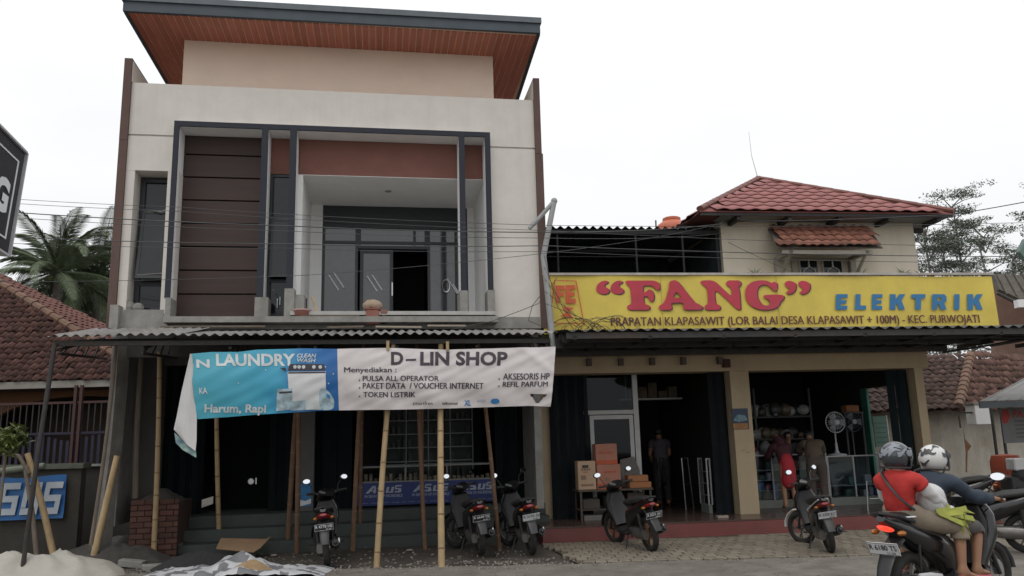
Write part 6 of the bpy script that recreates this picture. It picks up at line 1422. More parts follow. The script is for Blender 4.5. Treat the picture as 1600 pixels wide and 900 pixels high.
# ================================================================== SCOOTERS
red_l = M('tail_lamp_red', (.22, .01, .012), .25, .1, 5, bump=0, spec=.8)
redglow = bpy.data.materials.new('lit_tail_lamp'); redglow.use_nodes = True
_b = redglow.node_tree.nodes['Principled BSDF']; _b.inputs['Base Color'].default_value = (.6, .03, .02, 1); _b.inputs['Emission Color'].default_value = (1, .08, .04, 1); _b.inputs['Emission Strength'].default_value = 1.0
mirm = M('mirror_glass', (.85, .87, .9), .03, .01, 3, metal=1, bump=0)
gpaint = M('gloss_black_paint', (.008, .008, .010), .25, .1, 5, bump=0, coat=.5, stain=.3, scol=(.05, .045, .04))
greyp = M('grey_body_plastic', (.016, .016, .018), .5, .15, 6, bump=.03, stain=.4, scol=(.035, .03, .026)); amber = M('amber_lens', (.35, .12, .02), .3, .05, 5, bump=0)
alloy = M('cast_alloy', (.20, .19, .18), .45, .2, 8, metal=.8, stain=.4, scol=(.06, .05, .045))
platem = M('plate_black', (.02, .02, .022), .5, .1, 5, bump=0); platew = M('plate_white', (.55, .56, .57), .5, .06, 5, bump=0)
def scooter(name, label, plate, loc, head, lean=0, paint=gpaint, accent=None, dark_plate=True, rear_lit=False, year='07.26', group='scooters parked before the shops', steer=.35, mud=True, cat='motor scooter', rimc=alloy, stripes=None, zs=1.0, scale=.88):
    t = thing(name, label, cat, FW, (0, 0, 0), group)
    def b(mb, nm, mat, par=None, **kw): return mb.build(nm, mat, par or t, **kw)
    Rw = .275
    def wheel(cx, nm, spokes=5, front=False, mat=None, rr=Rw):
        w_ = MB().torus((cx, 0, rr), rr-.045, .048, n=30, k=10, mat=mat); tr_ = b(w_, nm, rubber, smooth=True)
        m_ = MB().torus((cx, 0, rr), rr-.082, .018, n=28, k=6, mat=mat); m_.lathe([(0, -.05), (.035, -.05), (.035, .05), (0, .05)], (cx, 0, rr), 12, axis='Y', mat=mat)
        for k in range(spokes):
            a = 2*math.pi*k/spokes
            for da in (-.12, .12): m_.tube([(cx+.03*math.cos(a), 0, rr+.03*math.sin(a)), (cx+(rr-.085)*math.cos(a+da), 0, rr+(rr-.085)*math.sin(a+da))], .011, 5, mat=mat)
        b(m_, 'rim', rimc, tr_); b(MB().lathe([(.05, -.056), (.105, -.056), (.105, -.052), (.05, -.052)], (cx, 0, rr), 20, axis='Y', mat=mat), 'brake_disc', chrome, tr_)
    sm_ = Matrix.Translation((.42, 0, 0)) @ Matrix.Rotation(steer, 4, 'Z') @ Matrix.Translation((-.42, 0, 0))
    wheel(-.62, 'rear_wheel'); wheel(.64, 'front_wheel', mat=sm_)
    # front end that turns with the bars
    sw_ = sm_; sm_ = sm_ @ Matrix.Diagonal((1, 1, zs, 1))
    f = MB()
    for s in (-1, 1): f.tube([(.64, s*.075, .275), (.52, s*.07, .62), (.44, s*.04, .88)], .02, 7, mat=sm_)
    b(f, 'fork', greyp, smooth=True)
    fd = [(.64+.31*math.cos(a), .275+.31*math.sin(a), .055, .016) for a in [R(x) for x in (150, 125, 100, 75, 50, 25, 5)]]
    b(MB().loft(fd, 12, mat=sm_), 'front_mudguard', accent or paint, smooth=True)
    b(MB().loft([(.52, .90, .10, .05), (.46, .98, .14, .08), (.36, 1.02, .15, .07), (.28, 1.0, .08, .04)], 14, mat=sm_, p=2.4), 'handlebar_cowl', paint, smooth=True)
    f = MB(); f.tube([(.37, -.33, 1.03), (.40, -.15, 1.01), (.40, .15, 1.01), (.37, .33, 1.03)], .014, 7, mat=sm_); b(f, 'handlebar', chrome, smooth=True)
    for s in (-1, 1):
        b(MB().tube([(.40, s*.17, 1.02), (.355, s*.35, 1.03)], .021, 9, mat=sm_), 'grip', rubber, smooth=True)
        b(MB().tube([(.46, s*.18, 1.02), (.44, s*.34, 1.01)], .008, 5, mat=sm_), 'brake_lever', chrome)
        st = b(MB().tube([(.40, s*.20, 1.04), (.43, s*.24, 1.14), (.41, s*.30, 1.20)], .007, 6, mat=sm_), 'mirror', black)
        mm = sm_ @ Matrix.Translation((.40, s*.33, 1.225)) @ Matrix.Rotation(R(14), 4, 'Y') @ Matrix.Rotation(R(s*-8), 4, 'Z')
        b(MB().ball((.012, 0, 0), 1, 14, 8, mat=mm, sc=(.028, .068, .045)), 'mirror_shell', black, st, smooth=True)
        pts = [(-.004, .058*math.cos(a), .036*math.sin(a)) for a in [2*math.pi*k/16 for k in range(16)]]
        b(MB().add([mm @ Vector((-.019, p[1], p[2])) for p in pts]+[mm @ Vector((-.010, p[1]*1.05, p[2]*1.05)) for p in pts], [tuple(range(16))]+[(i, i+16, (i+1) % 16+16, (i+1) % 16) for i in range(16)]), 'mirror_glass', mirm, st)
    b(MB().ball((.50, 0, .95), 1, 12, 8, mat=sm_, sc=(.05, .09, .05)), 'headlight', M('headlight_lens', (.4, .42, .44), .1, .05, 5, bump=0), smooth=True)
    # body
    b(MB().loft([(.47, .90, .12, .05), (.50, .78, .18, .06), (.50, .62, .19, .07), (.42, .46, .15, .07), (.34, .34, .12, .06)], 16, p=2.6), 'front_shield', paint, smooth=True)
    b(MB().loft([(.40, .88, .10, .03), (.41, .72, .16, .035), (.37, .50, .15, .03), (.30, .36, .14, .03)], 14, p=2.6), 'inner_panel', greyp, smooth=True)
    b(MB().loft([(.40, .31, .13, .04), (.2, .27, .16, .045), (-.02, .27, .16, .05), (-.16, .34, .13, .05)], 14, p=3), 'floorboard', greyp, smooth=True)
    b(MB().loft([(-.08, .36, .11, .10), (-.16, .52, .14, .14), (-.34, .60, .155, .13), (-.58, .68, .14, .11), (-.80, .78, .09, .07), (-.92, .84, .04, .03)], 16, p=2.5), 'body_panel', paint, smooth=True)
    b(MB().loft([(-.02, .70, .06, .03), (-.10, .755, .12, .05), (-.30, .765, .14, .05), (-.42, .80, .135, .055), (-.66, .83, .12, .05), (-.78, .84, .06, .03)], 14, p=2.6), 'seat', M('seat_vinyl', (.022, .021, .02), .55, .2, 12, bump=.1), smooth=True)
    b(MB().tube([(-.66, -.13, .80), (-.86, -.11, .86), (-.93, 0, .88), (-.86, .11, .86), (-.66, .13, .80)], .014, 7), 'grab_rail', greyp, smooth=True)
    if stripes: b(MB().loft([(-.2, .63, .152, .03), (-.5, .71, .153, .02), (-.85, .83, .085, .012)], 14, p=2.5), 'side_stripe', stripes, smooth=True)
    lm = redglow if rear_lit else red_l
    ts = .62 if rear_lit else 1
    b(MB().loft([(-.80, .735, .10*ts, .035*ts), (-.90, .76, .085*ts, .032*ts), (-.945, .775, .05*ts, .018*ts)], 12), 'tail_light', lm, smooth=True)
    for s in (-1, 1): b(MB().ball((-.84, s*.12, .72), 1, 10, 6, sc=(.05, .03, .022)), 'indicator', amber, smooth=True)
    b(MB().loft([(-.74, .66, .08, .02), (-.86, .58, .075, .012), (-.95, .46, .065, .01), (-1.0, .36, .055, .008)], 10, p=3), 'rear_mudguard', black, smooth=True)
    pm_ = Matrix.Translation((-.935, 0, .60)) @ Matrix.Rotation(R(-22), 4, 'Y') @ Matrix.Rotation(R(-90), 4, 'Z')
    pl_ = b(MB().box(-.135, .135, -.004, .004, -.052, .052, pm_), 'number_plate', platem if dark_plate else platew)
    ink = whiteink if dark_plate else inkb
    for s_, x0, x1, z0, z1 in ((plate, -.12, .12, -.012, .036), (year, .03, .10, -.042, -.022)):
        bm_ = fit(text_verts(s_, .02), x0, x1, z0, z1, -.0065)
        for v in bm_.verts: v.co = pm_ @ v.co
        put(bm_, 'plate_number', ink, pl_)
    b(MB().box(-.135, .135, -.0055, -.004, .047, .050, pm_).box(-.135, .135, -.0055, -.004, -.050, -.047, pm_).box(-.135, -.132, -.0055, -.004, -.047, .047, pm_).box(.132, .135, -.0055, -.004, -.047, .047, pm_), 'plate_border', ink, pl_)
    # mechanics: engine, exhaust on the right, shock on the left, stand
    b(MB().loft([(-.70, .28, .05, .07, .09), (-.45, .29, .06, .09, .09), (-.22, .30, .07, .08, .07), (-.1, .33, .09, .07, 0)], 10, p=3), 'engine_case', alloy, smooth=True)
    b(MB().loft([(-.15, .24, .02, .02, -.10), (-.35, .22, .025, .025, -.12), (-.45, .27, .055, .055, -.135), (-.72, .32, .062, .062, -.14), (-.90, .36, .05, .05, -.145)], 12).ball((-.91, -.145, .363), .03, 8, 6), 'exhaust', black, smooth=True)
    b(MB().loft([(-.48, .33, .012, .05, -.195), (-.66, .355, .012, .055, -.20), (-.80, .375, .012, .04, -.195)], 10), 'heat_shield', chrome, smooth=True)
    b(MB().tube([(-.62, .11, .30), (-.60, .12, .62)], .026, 8).tube([(-.62, -.10, .28), (-.60, -.11, .62)], .012, 6), 'rear_shock', greyp)
    b(MB().tube([(.38, .12, 1.0), (.44, .16, .93), (.45, .08, .84)], .006, 5, mat=sm_).tube([(.38, -.12, 1.0), (.45, -.17, .92), (.45, -.06, .82)], .006, 5, mat=sm_), 'brake_cable', rubber)
    b(MB().tube([(-.1, .12, .25), (-.14, .24, .0 if lean else .18), (-.2, .25, .0 if lean else .17)], .011, 6).tube([(-.22, -.13, .22), (-.2, .13, .22)], .01, 6), 'side_stand', black)
    for s in (-1, 1): b(MB().tube([(-.28, s*.1, .30), (-.28, s*.26, .31)], .013, 6), 'foot_peg', rubber)
    m_ = Matrix.Translation((loc[0], loc[1], loc[2] if len(loc) > 2 else 0)) @ Matrix.Rotation(head, 4, 'Z') @ Matrix.Scale(scale, 4) @ Matrix.Translation((.62, 0, 0)) @ Matrix.Rotation(lean, 4, 'X')
    t.matrix_world = m_; return t, m_
zg = .045
s0, _ = scooter('scooter', 'lone parked black scooter left of the bamboo poles, rear plate towards the road', 'R 4778 HE', (*(-2.482, 10.787), .03), R(101), R(-5), year='01.24', steer=.5)
scooter('scooter', 'parked grey panelled scooter just right of the right pale bamboo pole', 'R 6649 DJ', (*(-0.524, 11.472), .03), R(106), R(-6), paint=M('dark_grey_paint', (.014, .015, .018), .3, .1, 5, coat=.4), year='06.25', steer=.6, stripes=M('dull_silver_stripe', (.09, .09, .10), .4, .1, 5))
scooter('scooter', 'parked black scooter with white plate before the white column', 'R 2193 ZJ', (*(0.181, 11.398), .03), R(102), R(-7), year='10.22', dark_plate=False, steer=.5)
scooter('scooter', 'parked dark scooter with red tail lamp before the stacked cartons', 'R 5031 AC', (*(1.793, 11.229), .05), R(107), R(-8), paint=M('dusty_black_paint', (.012, .012, .013), .35, .1, 5), year='09.23', steer=.2, scale=.85, stripes=M('dull_red_stripe', (.10, .015, .012), .4, .1, 5), rimc=M('bronze_rim', (.18, .11, .06), .5, .1, 5, metal=.6))
scooter('scooter', 'parked black and white scooter before the glass counters of the corner shop', 'R 3350 KC', (*(3.991, 10.661), .05), R(82), R(-7), accent=white, stripes=white, dark_plate=False, year='05.25', steer=.7, scale=.83)
scooter('motorcycle', 'dark parked motorbike behind the riders at the right edge, its plate towards us', 'R 4812 YD', (*(6.229, 0.691)[:1], 10.2, .05), R(150), R(-5), year='08.24', steer=.1, group='far parked motorbikes', cat='motorbike')
scooter('motorcycle', 'parked motorbike mostly hidden behind the helmeted riders near the old wall', 'R 2720 BS', (*(7.513, 0.54)[:1], 13.4, .05), R(165), R(-5), year='08.25', steer=.1, group='far parked motorbikes', cat='motorbike')
HD = R(33)
bpos = (3.245, 6.97)
silver = M('silver_grey_paint', (.10, .10, .11), .35, .08, 6, metal=.4, coat=.3)
RB, RM = scooter('ridden_scooter', 'black and silver scooter riding right with two people on it', 'R 6180 TS', (*bpos, .015), HD, R(-1), dark_plate=False, rear_lit=True, year='11.24', group=None, accent=silver, stripes=silver, steer=-.05, zs=.91, scale=1)

# ================================================================== PEOPLE
def skin_mesh(J, E_, root=0, sub=2):
    names = list(J); me = bpy.data.meshes.new('sk'); me.from_pydata([J[n][0] for n in names], [(names.index(a), names.index(b)) for a, b in E_], [])
    o = bpy.data.objects.new('sk', me); COL.objects.link(o); o.modifiers.new('s', 'SKIN')
    for i, n in enumerate(names):
        r = J[n][1]; sv = me.skin_vertices[0].data[i]; sv.radius = r if isinstance(r, tuple) else (r, r); sv.use_root = (i == root)
    m_ = o.modifiers.new('u', 'SUBSURF'); m_.levels = sub; m_.render_levels = sub
    dg = bpy.context.evaluated_depsgraph_get(); dg.update(); r = bpy.data.meshes.new_from_object(o.evaluated_get(dg)); bpy.data.objects.remove(o); bpy.data.meshes.remove(me)
    for p in r.polygons: p.use_smooth = True
    return r
def hand_joints(J, E_, tag_, wrist, fdir, up, s=1.0, curl=.5):
    f = Vector(fdir).normalized(); u_ = Vector(up).normalized(); sd = f.cross(u_).normalized(); w_ = Vector(wrist)
    J[tag_+'palm'] = (w_+f*.045*s, (.034*s, .018*s)); E_.append((tag_+'wrist', tag_+'palm'))
    for k, (o_, L) in enumerate(((-.028, .062), (-.009, .072), (.010, .068), (.028, .052))):
        a = w_+f*.085*s+sd*o_*s; b_ = a+(f*(1-curl*.4)-u_*curl*.7)*L*.5*s; c = b_+(f*(.6-curl)-u_*curl*1.2)*L*.5*s
        for q, (p, r) in enumerate(((a, .010), (b_, .0088), (c, .0075))): J['%sf%d%d' % (tag_, k, q)] = (p, r*s)
        E_ += [(tag_+'palm', '%sf%d0' % (tag_, k)), ('%sf%d0' % (tag_, k), '%sf%d1' % (tag_, k)), ('%sf%d1' % (tag_, k), '%sf%d2' % (tag_, k))]
    a = w_+f*.03*s-sd*.035*s-u_*.008*s; b_ = a+(f*.7-sd*.5-u_*curl*.6)*.035*s
    J[tag_+'t0'] = (a, .011*s); J[tag_+'t1'] = (b_, .009*s); E_ += [(tag_+'palm', tag_+'t0'), (tag_+'t0', tag_+'t1')]
def person(name, label, j, M4, shirt, trou, sleeve=1.0, leg=1.0, skin=skinm, k=1.0, hair=None, skirt=None, cat='person', sleeve_mat=None, face=True, shoe=None, hood=None, bag=None):
    t = thing(name, label, cat, FW, (0, 0, 0))
    V = {n: Vector(p) for n, p in j.items()}
    J = {}; E_ = []
    def jn(n, p, r): J[n] = (Vector(p), r)
    jn('pelvis', V['pelvis'], (.125*k, .10*k)); jn('belly', V['pelvis'].lerp(V['chest'], .45), (.115*k, .09*k)); jn('chest', V['chest'], (.135*k, .10*k)); jn('neck', V['neck'], .052*k)
    hd = V['head']; ndir = (hd-V['neck']).normalized()
    jn('jaw', hd-ndir*.03, (.066*k, .075*k)); jn('skull', hd+ndir*.055, (.075*k, .088*k)); jn('crown', hd+ndir*.10, (.055*k, .065*k))
    E_ += [('pelvis', 'belly'), ('belly', 'chest'), ('chest', 'neck'), ('neck', 'jaw'), ('jaw', 'skull'), ('skull', 'crown')]
    for s in 'lr':
        jn(s+'sh', V[s+'sh'], .058*k); jn(s+'el', V[s+'el'], .043*k); jn(s+'fm', V[s+'el'].lerp(V[s+'wr'], .35), .042*k); jn(s+'wrist', V[s+'wr'], .028*k)
        jn(s+'hip', V[s+'hip'], .088*k); jn(s+'th', V[s+'hip'].lerp(V[s+'kn'], .5), .078*k); jn(s+'kn', V[s+'kn'], .058*k); jn(s+'cf', V[s+'kn'].lerp(V[s+'an'], .35), .055*k); jn(s+'an', V[s+'an'], .036*k)
        fd = V[s+'toe']-V[s+'an']; jn(s+'hl', V[s+'an']-fd*.25+Vector((0, 0, -.03)), .034*k); jn(s+'ft', V[s+'an'].lerp(V[s+'toe'], .6), (.04*k, .026*k)); jn(s+'toe', V[s+'toe'], (.038*k, .018*k))
        E_ += [('chest', s+'sh'), (s+'sh', s+'el'), (s+'el', s+'fm'), (s+'fm', s+'wrist'), ('pelvis', s+'hip'), (s+'hip', s+'th'), (s+'th', s+'kn'), (s+'kn', s+'cf'), (s+'cf', s+'an'), (s+'an', s+'hl'), (s+'an', s+'ft'), (s+'ft', s+'toe')]
        hand_joints(J, E_, s, V[s+'wr'], V[s+'wr']-V[s+'el'], V.get(s+'hup', Vector((0, 0, 1))), k)
    me = skin_mesh(J, E_); me.materials.append(skin); obj_from(me, 'body', t)
    def wrap(nm, jj, ee, mat, sub=2):
        me = skin_mesh(jj, ee, sub=sub); me.materials.append(mat); return obj_from(me, nm, t)
    bones = [(a_, b_, J[a_][0], J[b_][0], (J[a_][1] if not isinstance(J[a_][1], tuple) else J[a_][1][0])) for a_, b_ in E_]
    def where(p):
        best = None
        for a_, b_, A0, B0, r0 in bones:
            d = B0-A0; u = max(0, min(1, (p-A0).dot(d)/(d.length_squared+1e-9))); q = (p-(A0+d*u)).length/max(r0, .03)
            if best is None or q < best[0]: best = (q, a_, b_, u)
        return best
    wh = [where(p.center) for p in me.polygons]
    def garment(nm, mat, keep, off, fold=.008):
        fs = [tuple(p.vertices) for p, w_ in zip(me.polygons, wh) if keep(w_[1], w_[2], w_[3])]
        if not fs: return
        used = sorted({i for f in fs for i in f}); ix = {i: n for n, i in enumerate(used)}
        vs = [me.vertices[i].co+me.vertices[i].normal*(off+fold*(noise.noise(me.vertices[i].co*9)+.8*noise.noise(Vector((me.vertices[i].co.x*16, me.vertices[i].co.y*16, me.vertices[i].co.z*34))))) for i in used]
        o = MB().add(vs, [tuple(ix[i] for i in f) for f in fs]).build(nm, mat, t, smooth=True, fix=False, local=True)
        sd_ = o.modifiers.new('thickness', 'SOLIDIFY'); sd_.thickness = .008; sd_.offset = -1
        return o
    tors = {('pelvis', 'belly'), ('belly', 'chest')}
    def kshirt(a_, b_, u):
        if (a_, b_) in tors: return (a_, b_) != ('pelvis', 'belly') or u > .02
        if (a_, b_) == ('chest', 'neck'): return u < .93
        for s in 'lr':
            if (a_, b_) == ('chest', s+'sh'): return True
            if (a_, b_) == (s+'sh', s+'el'): return sleeve > .6 or u < sleeve+.12
            if (a_, b_) == (s+'el', s+'fm'): return sleeve > .6
            if (a_, b_) == (s+'fm', s+'wrist'): return sleeve > .6 and u < .85
        return False
    garment('shirt', shirt, kshirt, .022, .014)
    if sleeve_mat:
        garment('sleeve', sleeve_mat, lambda a_, b_, u: (a_[1:], b_[1:]) == ('el', 'fm') or ((a_[1:], b_[1:]) == ('sh', 'el') and u > sleeve+.02) or ((a_[1:], b_[1:]) == ('fm', 'wrist') and u < .9), .017, .012)
    if skirt is None:
        def ktr(a_, b_, u):
            k_ = (a_[1:], b_[1:])
            if (a_, b_) == ('pelvis', 'belly'): return u < .35
            if a_ == 'pelvis' and b_ in ('lhip', 'rhip'): return True
            if k_ == ('hip', 'th'): return True
            if k_ == ('th', 'kn'): return leg >= .5 or u < leg*2
            if k_ == ('kn', 'cf'): return leg > .5 and u < (leg-.5)*6
            if k_ == ('cf', 'an'): return leg > .9 and u < .85
            return False
        garment('trousers', trou, ktr, .026 if leg < .9 else .020, .012)
    else:
        c = V['pelvis']; b_ = (V['lan']+V['ran'])/2; zz = skirt
        wrap('skirt', {'a': (c.lerp(V['chest'], .75), .15*k), 'a2': (c+Vector((0, 0, .03)), .15*k), 'b': (c.lerp(b_, .25), .165*k), 'c': (c.lerp(b_, zz), (.17*k, .14*k))}, [('a', 'a2'), ('a2', 'b'), ('b', 'c')], trou)
    if face:
        fw = Vector(j.get('face', (1, 0, 0))).normalized(); sd = fw.cross(ndir).normalized(); fc = hd+fw*.085*k
        MB().ball(fc+ndir*.0+fw*.012, .016, 8, 6).tube([fc+ndir*.035, fc+fw*.02-ndir*.002], [.008, .013], 6).build('nose', skin, t, smooth=True)
        e = MB()
        for s in (-1, 1): e.ball(fc+ndir*.03+sd*s*.03-fw*.008, .011, 8, 6)
        e.build('eyes', M('eye_white', (.5, .48, .45), .3, .05, 5, bump=0), t, smooth=True); p_ = MB()
        for s in (-1, 1): p_.ball(fc+ndir*.03+sd*s*.03+fw*.001, .006, 6, 5)
        p_.build('pupils', inkb, t); MB().ball(fc-ndir*.04-fw*.004, 1, 8, 6, sc=(.012, .022, .007)).build('mouth', M('lip', (.22, .07, .055), .5, .05, 5), t, smooth=True)
        for s in (-1, 1): MB().ball(hd+ndir*.01+sd*s*.075, 1, 8, 6, sc=(.02, .012, .03)).build('ear', skin, t, smooth=True)
    if hair is not None:
        bk_ = Vector(j.get('face', (1, 0, 0))).normalized()
        MB().ball(hd+ndir*.045-bk_*.02, .098*k, 14, 10, sc=(1, .95, .92)).build('hair', hair, t, smooth=True)
    if hood is not None:
        bk_ = Vector(j.get('face', (1, 0, 0))).normalized()
        wrap('headscarf', {'a': (hd+ndir*.07-bk_*.02, .098*k), 'b': (hd-ndir*.02-bk_*.02, .105*k), 'c': (V['neck']-bk_*.01, .10*k), 'd': (V['chest']+ndir*.06, (.16*k, .125*k))}, [('a', 'b'), ('b', 'c'), ('c', 'd')], hood)
    if shoe:
        for s in 'lr':
            a, b_ = V[s+'an'], V[s+'toe']; d = (b_-a); dz = Vector((0, 0, -.045)); wrap('sandal', {'a': (a-d*.3+dz, (.042, .02)), 'b': (a.lerp(b_, .5)+dz*.8, (.042, .018)), 'c': (b_+d*.1+Vector((0, 0, -.02)), (.042, .016))}, [('a', 'b'), ('b', 'c')], shoe, sub=1)
    t.matrix_world = M4; return t
redj = M('red_jersey', (.42, .028, .024), .85, .14, 6, bump=.8, bscale=13); whs = M('white_sleeve_cloth', (.55, .54, .54), .85, .05, 6, bump=.3, bscale=20)
navyj = M('navy_jacket', (.025, .037, .058), .75, .12, 6, bump=.4, bscale=16); beig = M('beige_cotton', (.22, .18, .135), .85, .1, 6, bump=.4, bscale=18); gsh = M('grey_shorts', (.10, .093, .093), .85, .1, 6, bump=.4, bscale=18)
pinks = M('pink_rubber', (.42, .10, .12), .6, .1, 6)
RM2 = RM
front = dict(pelvis=(-.22, 0, .80), chest=(-.13, 0, 1.04), neck=(-.08, 0, 1.17), head=(-.03, 0, 1.262), lsh=(-.10, .155, 1.105), rsh=(-.10, -.155, 1.105), lel=(.08, .24, .96), rel=(.08, -.24, .96), lwr=(.28, .30, .935), rwr=(.28, -.31, .935),
             lhip=(-.19, .09, .79), rhip=(-.19, -.09, .79), lkn=(.19, .17, .70), rkn=(.19, -.18, .69), lan=(.10, .17, .34), ran=(.08, -.18, .34), ltoe=(.27, .18, .31), rtoe=(.25, -.19, .31), face=(1, -.1, 0))
rear = dict(pelvis=(-.60, 0, .84), chest=(-.63, 0, 1.08), neck=(-.62, 0, 1.21), head=(-.59, 0, 1.302), lsh=(-.62, .155, 1.145), rsh=(-.60, -.155, 1.145), lel=(-.50, .21, .98), rel=(-.47, -.21, .98), lwr=(-.31, .12, .95), rwr=(-.28, -.19, .90),
            lhip=(-.58, .10, .82), rhip=(-.56, -.10, .82), lkn=(-.22, .25, .74), rkn=(-.22, -.25, .73), lan=(-.26, .25, .37), ran=(-.26, -.25, .37), ltoe=(-.11, .27, .32), rtoe=(-.10, -.28, .32), face=(1, -.35, 0))
person('person', 'front rider in a navy jacket, grey shorts and white patterned helmet steering the scooter', front, RM2, navyj, gsh, leg=.5, shoe=pinks, k=.87)
person('person', 'rear rider in a red shirt with white sleeves and dark helmet holding a bag', rear, RM2, redj, beig, sleeve=.12, leg=.62, sleeve_mat=whs, shoe=pinks, k=.86)
def helmet(label, c, M4, shell, accent, yaw, visor=True, seed=0):
    t = thing('helmet', label, 'helmet', FW, (0, 0, 0)); m_ = Matrix.Translation(c) @ Matrix.Rotation(yaw, 4, 'Z') @ Matrix.Scale(.86, 4)
    n, k = 28, 18; vs = []; fs = []
    for i in range(k+1):
        ph = math.pi*.80*i/k
        for j_ in range(n):
            th = 2*math.pi*j_/n; r = 1+.04*math.sin(ph)**2; vs.append(m_ @ Vector((math.sin(ph)*math.cos(th)*.150*r, math.sin(ph)*math.sin(th)*.128*r, math.cos(ph)*.140*r)))
    for i in range(k):
        for j_ in range(n):
            th = 2*math.pi*(j_+.5)/n; th = th-2*math.pi if th > math.pi else th; z = math.cos(math.pi*.80*(i+.5)/k)
            if abs(th) < 1.02 and z < .42: continue
            fs.append((i*n+j_, (i+1)*n+j_, (i+1)*n+(j_+1) % n, i*n+(j_+1) % n))
    o = MB().add(vs, fs).build('shell', shell, t, smooth=True); sd = o.modifiers.new('th', 'SOLIDIFY'); sd.thickness = .012
    ptz = [m_ @ Vector((.153*math.cos(a), .133*math.sin(a), z)) for a, z in ((1.05, .055), (1.05, -.02), (1.0, -.09), (1.15, -.12), (1.9, -.115), (2.6, -.11), (math.pi, -.108), (-2.6, -.11), (-1.9, -.115), (-1.15, -.12), (-1.0, -.09), (-1.05, -.02), (-1.05, .055), (-.6, .062), (0, .066), (.6, .062))]
    MB().tube(ptz+[ptz[0]], .009, 6).build('edge_trim', black, t, smooth=True)
    if visor:
        vs = []; 
        for i in range(7):
            z = .075-.165*i/6
            for j_ in range(15):
                a = -1.12+2.24*j_/14; rr = .166*math.sqrt(max(0, 1-(z/.19)**2)); vs.append(m_ @ Vector((rr*math.cos(a), rr*.88*math.sin(a), z)))
        MB().add(vs, [(i*15+j_, (i+1)*15+j_, (i+1)*15+j_+1, i*15+j_+1) for i in range(6) for j_ in range(14)]).build('visor', glass('smoked_visor', (.45, .45, .47), .10, .05), t, smooth=True, fix=False)
    for s in (-1, 1): MB().lathe([(0, .0), (.032, .0), (.03, .008), (0, .01)], (0, 0, 0), 12, mat=m_ @ Matrix.Translation((.06, s*.134, .02)) @ Matrix.Rotation(R(-90*s), 4, 'X')).build('visor_pivot', accent, t)
    for q in range(9):
        rnd = random.Random(seed*10+q); ph0, th0 = rnd.uniform(.5, 1.9), rnd.uniform(1.4, 5.0); vs = []
        for i in range(4):
            for j_ in range(7):
                ph = ph0+(.08+.26*(1-j_/6))*i/3+.12*math.sin(j_*.8+q); th = th0+.75*j_/6; r = 1.055+.04*math.sin(ph)**2; vs.append(m_ @ Vector((math.sin(ph)*math.cos(th)*.150*r, math.sin(ph)*math.sin(th)*.128*r, math.cos(ph)*.140*r)))
        MB().add(vs, [(i*7+j_, (i+1)*7+j_, (i+1)*7+j_+1, i*7+j_+1) for i in range(3) for j_ in range(6)]).build('decal', accent, t, smooth=True, fix=False)
    MB().tube([m_ @ Vector((.03, .10, -.10)), m_ @ Vector((.06, .05, -.155)), m_ @ Vector((.06, -.05, -.155)), m_ @ Vector((.03, -.10, -.10))], .006, 5).build('chin_strap', black, t)
    t.matrix_world = M4; return t
helmet('dark grey full visor helmet on the rear rider in red', (-.60, 0, 1.335), RM2, M('helmet_grey', (.045, .05, .06), .25, .1, 5, bump=0, coat=.6), M('helmet_pale_decal', (.22, .24, .27), .4, .1, 5, bump=0), R(-22), seed=1)
helmet('white helmet with dark patterned decals on the front rider', (-.03, 0, 1.295), RM2, M('helmet_white', (.62, .62, .60), .35, .08, 7, bump=0, coat=.3), M('helmet_dark_decal', (.05, .05, .055), .4, .1, 5, bump=0), R(-5), seed=4)
# bag held between the riders, strap, leaves
t = thing('white_bag', 'bulging white plastic bag held between the two riders', 'bag', FW, (0, 0, 0))
mb = MB().ball((-.39, -.14, .97), .135, 22, 14, sc=(.95, .75, 1.0))
for v in mb.v: q = v-Vector((-.38, -.15, .97)); v += q*(.22*noise.noise(v*6)+.10*noise.noise(v*16)); 
mb.build('sack', M('white_plastic_film', (.55, .55, .55), .35, .06, 9, bump=.7, bscale=14), t, smooth=True)
MB().tube([(-.34, -.17, .86), (-.25, -.2, .85), (-.2, -.2, .88)], [.05, .035, .03], 10).build('twisted_neck', M('white_plastic_film', ()), t, smooth=True); t.matrix_world = RM2
t = thing('leaf_bundle', 'bundle of yellow green long leaves trailing under the white bag', 'leaves', FW, (0, 0, 0)); random.seed(77)
for k in range(16):
    a = Vector((-.46+random.uniform(-.05, .05), -.24, .86+random.uniform(-.02, .02))); b_ = a+Vector((random.uniform(.2, .4), random.uniform(-.08, .02), random.uniform(-.12, .03))); c = b_+Vector((random.uniform(.0, .12), random.uniform(-.05, .05), random.uniform(-.3, -.05) if k % 2 else -.04)); w_ = Vector((0, .004, .014))
    MB().add([a-w_, a+w_, b_+w_*1.6, c, b_-w_*1.6, a-w_+Vector((0, .003, 0)), a+w_+Vector((0, .003, 0)), b_+w_*1.6+Vector((0, .003, 0)), c+Vector((0, .003, 0)), b_-w_*1.6+Vector((0, .003, 0))], [(0, 1, 2, 4), (4, 2, 3), (5, 9, 7, 6), (9, 8, 7), (0, 5, 6, 1), (0, 4, 9, 5)]).build('leaf', M('yellow_green_strip', (.30, .32, .05), .6, .2, 9, tint=.25), t)
t.matrix_world = RM2
t = thing('shoulder_strap', 'thin dark strap of a sling bag across the back of the rider in red', 'strap', FW, (0, 0, 0))
MB().tube([(-.62, .12, 1.225), (-.70, .085, 1.19), (-.755, .0, 1.10), (-.745, -.08, .99), (-.68, -.14, .91), (-.58, -.15, .86)], .012, 6, flat=.5).tube([(-.62, .12, 1.225), (-.55, .1, 1.17), (-.51, .02, 1.07)], .012, 6).build('webbing', black, t, smooth=True)
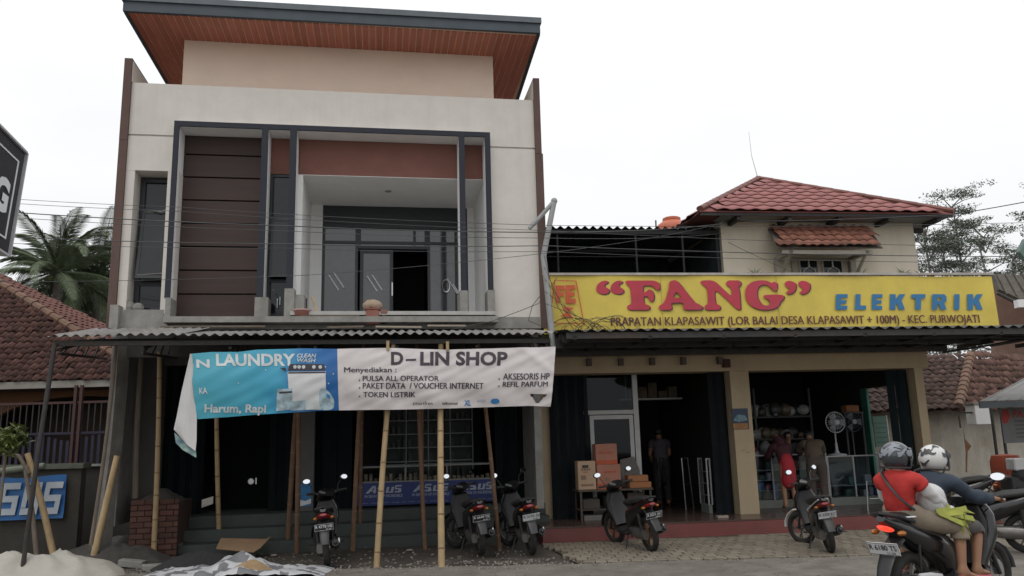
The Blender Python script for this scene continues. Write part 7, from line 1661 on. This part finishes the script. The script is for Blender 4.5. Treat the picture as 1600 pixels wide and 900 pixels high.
MB().tube([(-.72, .09, .835), (-.752, 0, .83), (-.72, -.09, .835), (-.65, -.14, .84), (-.57, -.15, .84)], .007, 6).build('hem_line', whiteink, t); t.matrix_world = RM2

# customers and shopkeepers
def stand(x, y, z0, face, h, bend=.0, arms=.35):
    s = h/1.65; f = Vector((math.cos(face), math.sin(face), 0)); r = Vector((f.y, -f.x, 0)); o = Vector((x, y, z0))
    def P_(a, b_, c): return tuple(o+f*a*s+r*b_*s+Vector((0, 0, c*s)))
    return dict(pelvis=P_(0, 0, .90), chest=P_(bend*.5, 0, 1.22-bend*.1), neck=P_(bend*.9, 0, 1.40-bend*.25), head=P_(bend*1.1+.02, 0, 1.51-bend*.32), lsh=P_(bend*.7, -.17, 1.33-bend*.2), rsh=P_(bend*.7, .17, 1.33-bend*.2),
                lel=P_(bend*.8+arms*.3, -.22, 1.08), rel=P_(bend*.8+arms*.3, .22, 1.08), lwr=P_(bend*.8+arms*.9, -.17, 1.0), rwr=P_(bend*.8+arms*.9, .17, 1.0),
                lhip=P_(0, -.09, .87), rhip=P_(0, .09, .87), lkn=P_(.03, -.10, .48), rkn=P_(.02, .10, .48), lan=P_(0, -.10, .08), ran=P_(-.03, .10, .08), ltoe=P_(.15, -.11, .035), rtoe=P_(.12, .12, .035), face=tuple(f))
I4 = Matrix.Identity(4)
def fbp(u, v, z=0): return FB.w((u, v, z))
q = fbp(3.60, 1.25); person('person', 'customer in a bright red skirt and dark maroon headscarf leaning on the glass counter', stand(q.x, q.y, .262, R(95), 1.42, .35), I4, M('dark_maroon_cloth', (.055, .015, .02), .85, .15, 6, bump=.3), M('bright_red_cloth', (.36, .02, .03), .8, .1, 6, bump=.3), hood=M('dark_maroon_cloth', ()), skirt=.62, k=.9, face=False)
q = fbp(4.12, 1.2); person('person', 'customer in brown clothes leaning over the glass counter beside the red skirt', stand(q.x, q.y, .262, R(80), 1.50, .45), I4, M('brown_cloth', (.10, .07, .05), .85, .15, 6, bump=.3), M('brown_trouser_cloth', (.07, .055, .045), .85, .15, 6, bump=.3), hair=M('black_hair', (.012, .011, .011), .5, .2, 20, bump=.4), k=.98, face=False)
q = fbp(4.25, 2.5); person('person', 'shopkeeper in dark clothes facing out behind the glass counter', stand(q.x, q.y, .262, R(-97), 1.36, .05), I4, M('dark_shop_cloth', (.03, .03, .035), .85, .15, 6), M('dark_shop_cloth', ()), hair=M('black_hair', ()), k=.9)
q = fbp(1.86, 3.0); person('person', 'man in a dull grey shirt and dark trousers standing deep in the first bay', stand(q.x, q.y, .262, R(100), 1.52, .05, .1), I4, M('dull_grey_shirt', (.09, .08, .09), .85, .1, 6, bump=.3), M('charcoal_cloth', (.03, .03, .032), .85, .15, 6), hair=M('black_hair', ()), sleeve=.3, face=False)
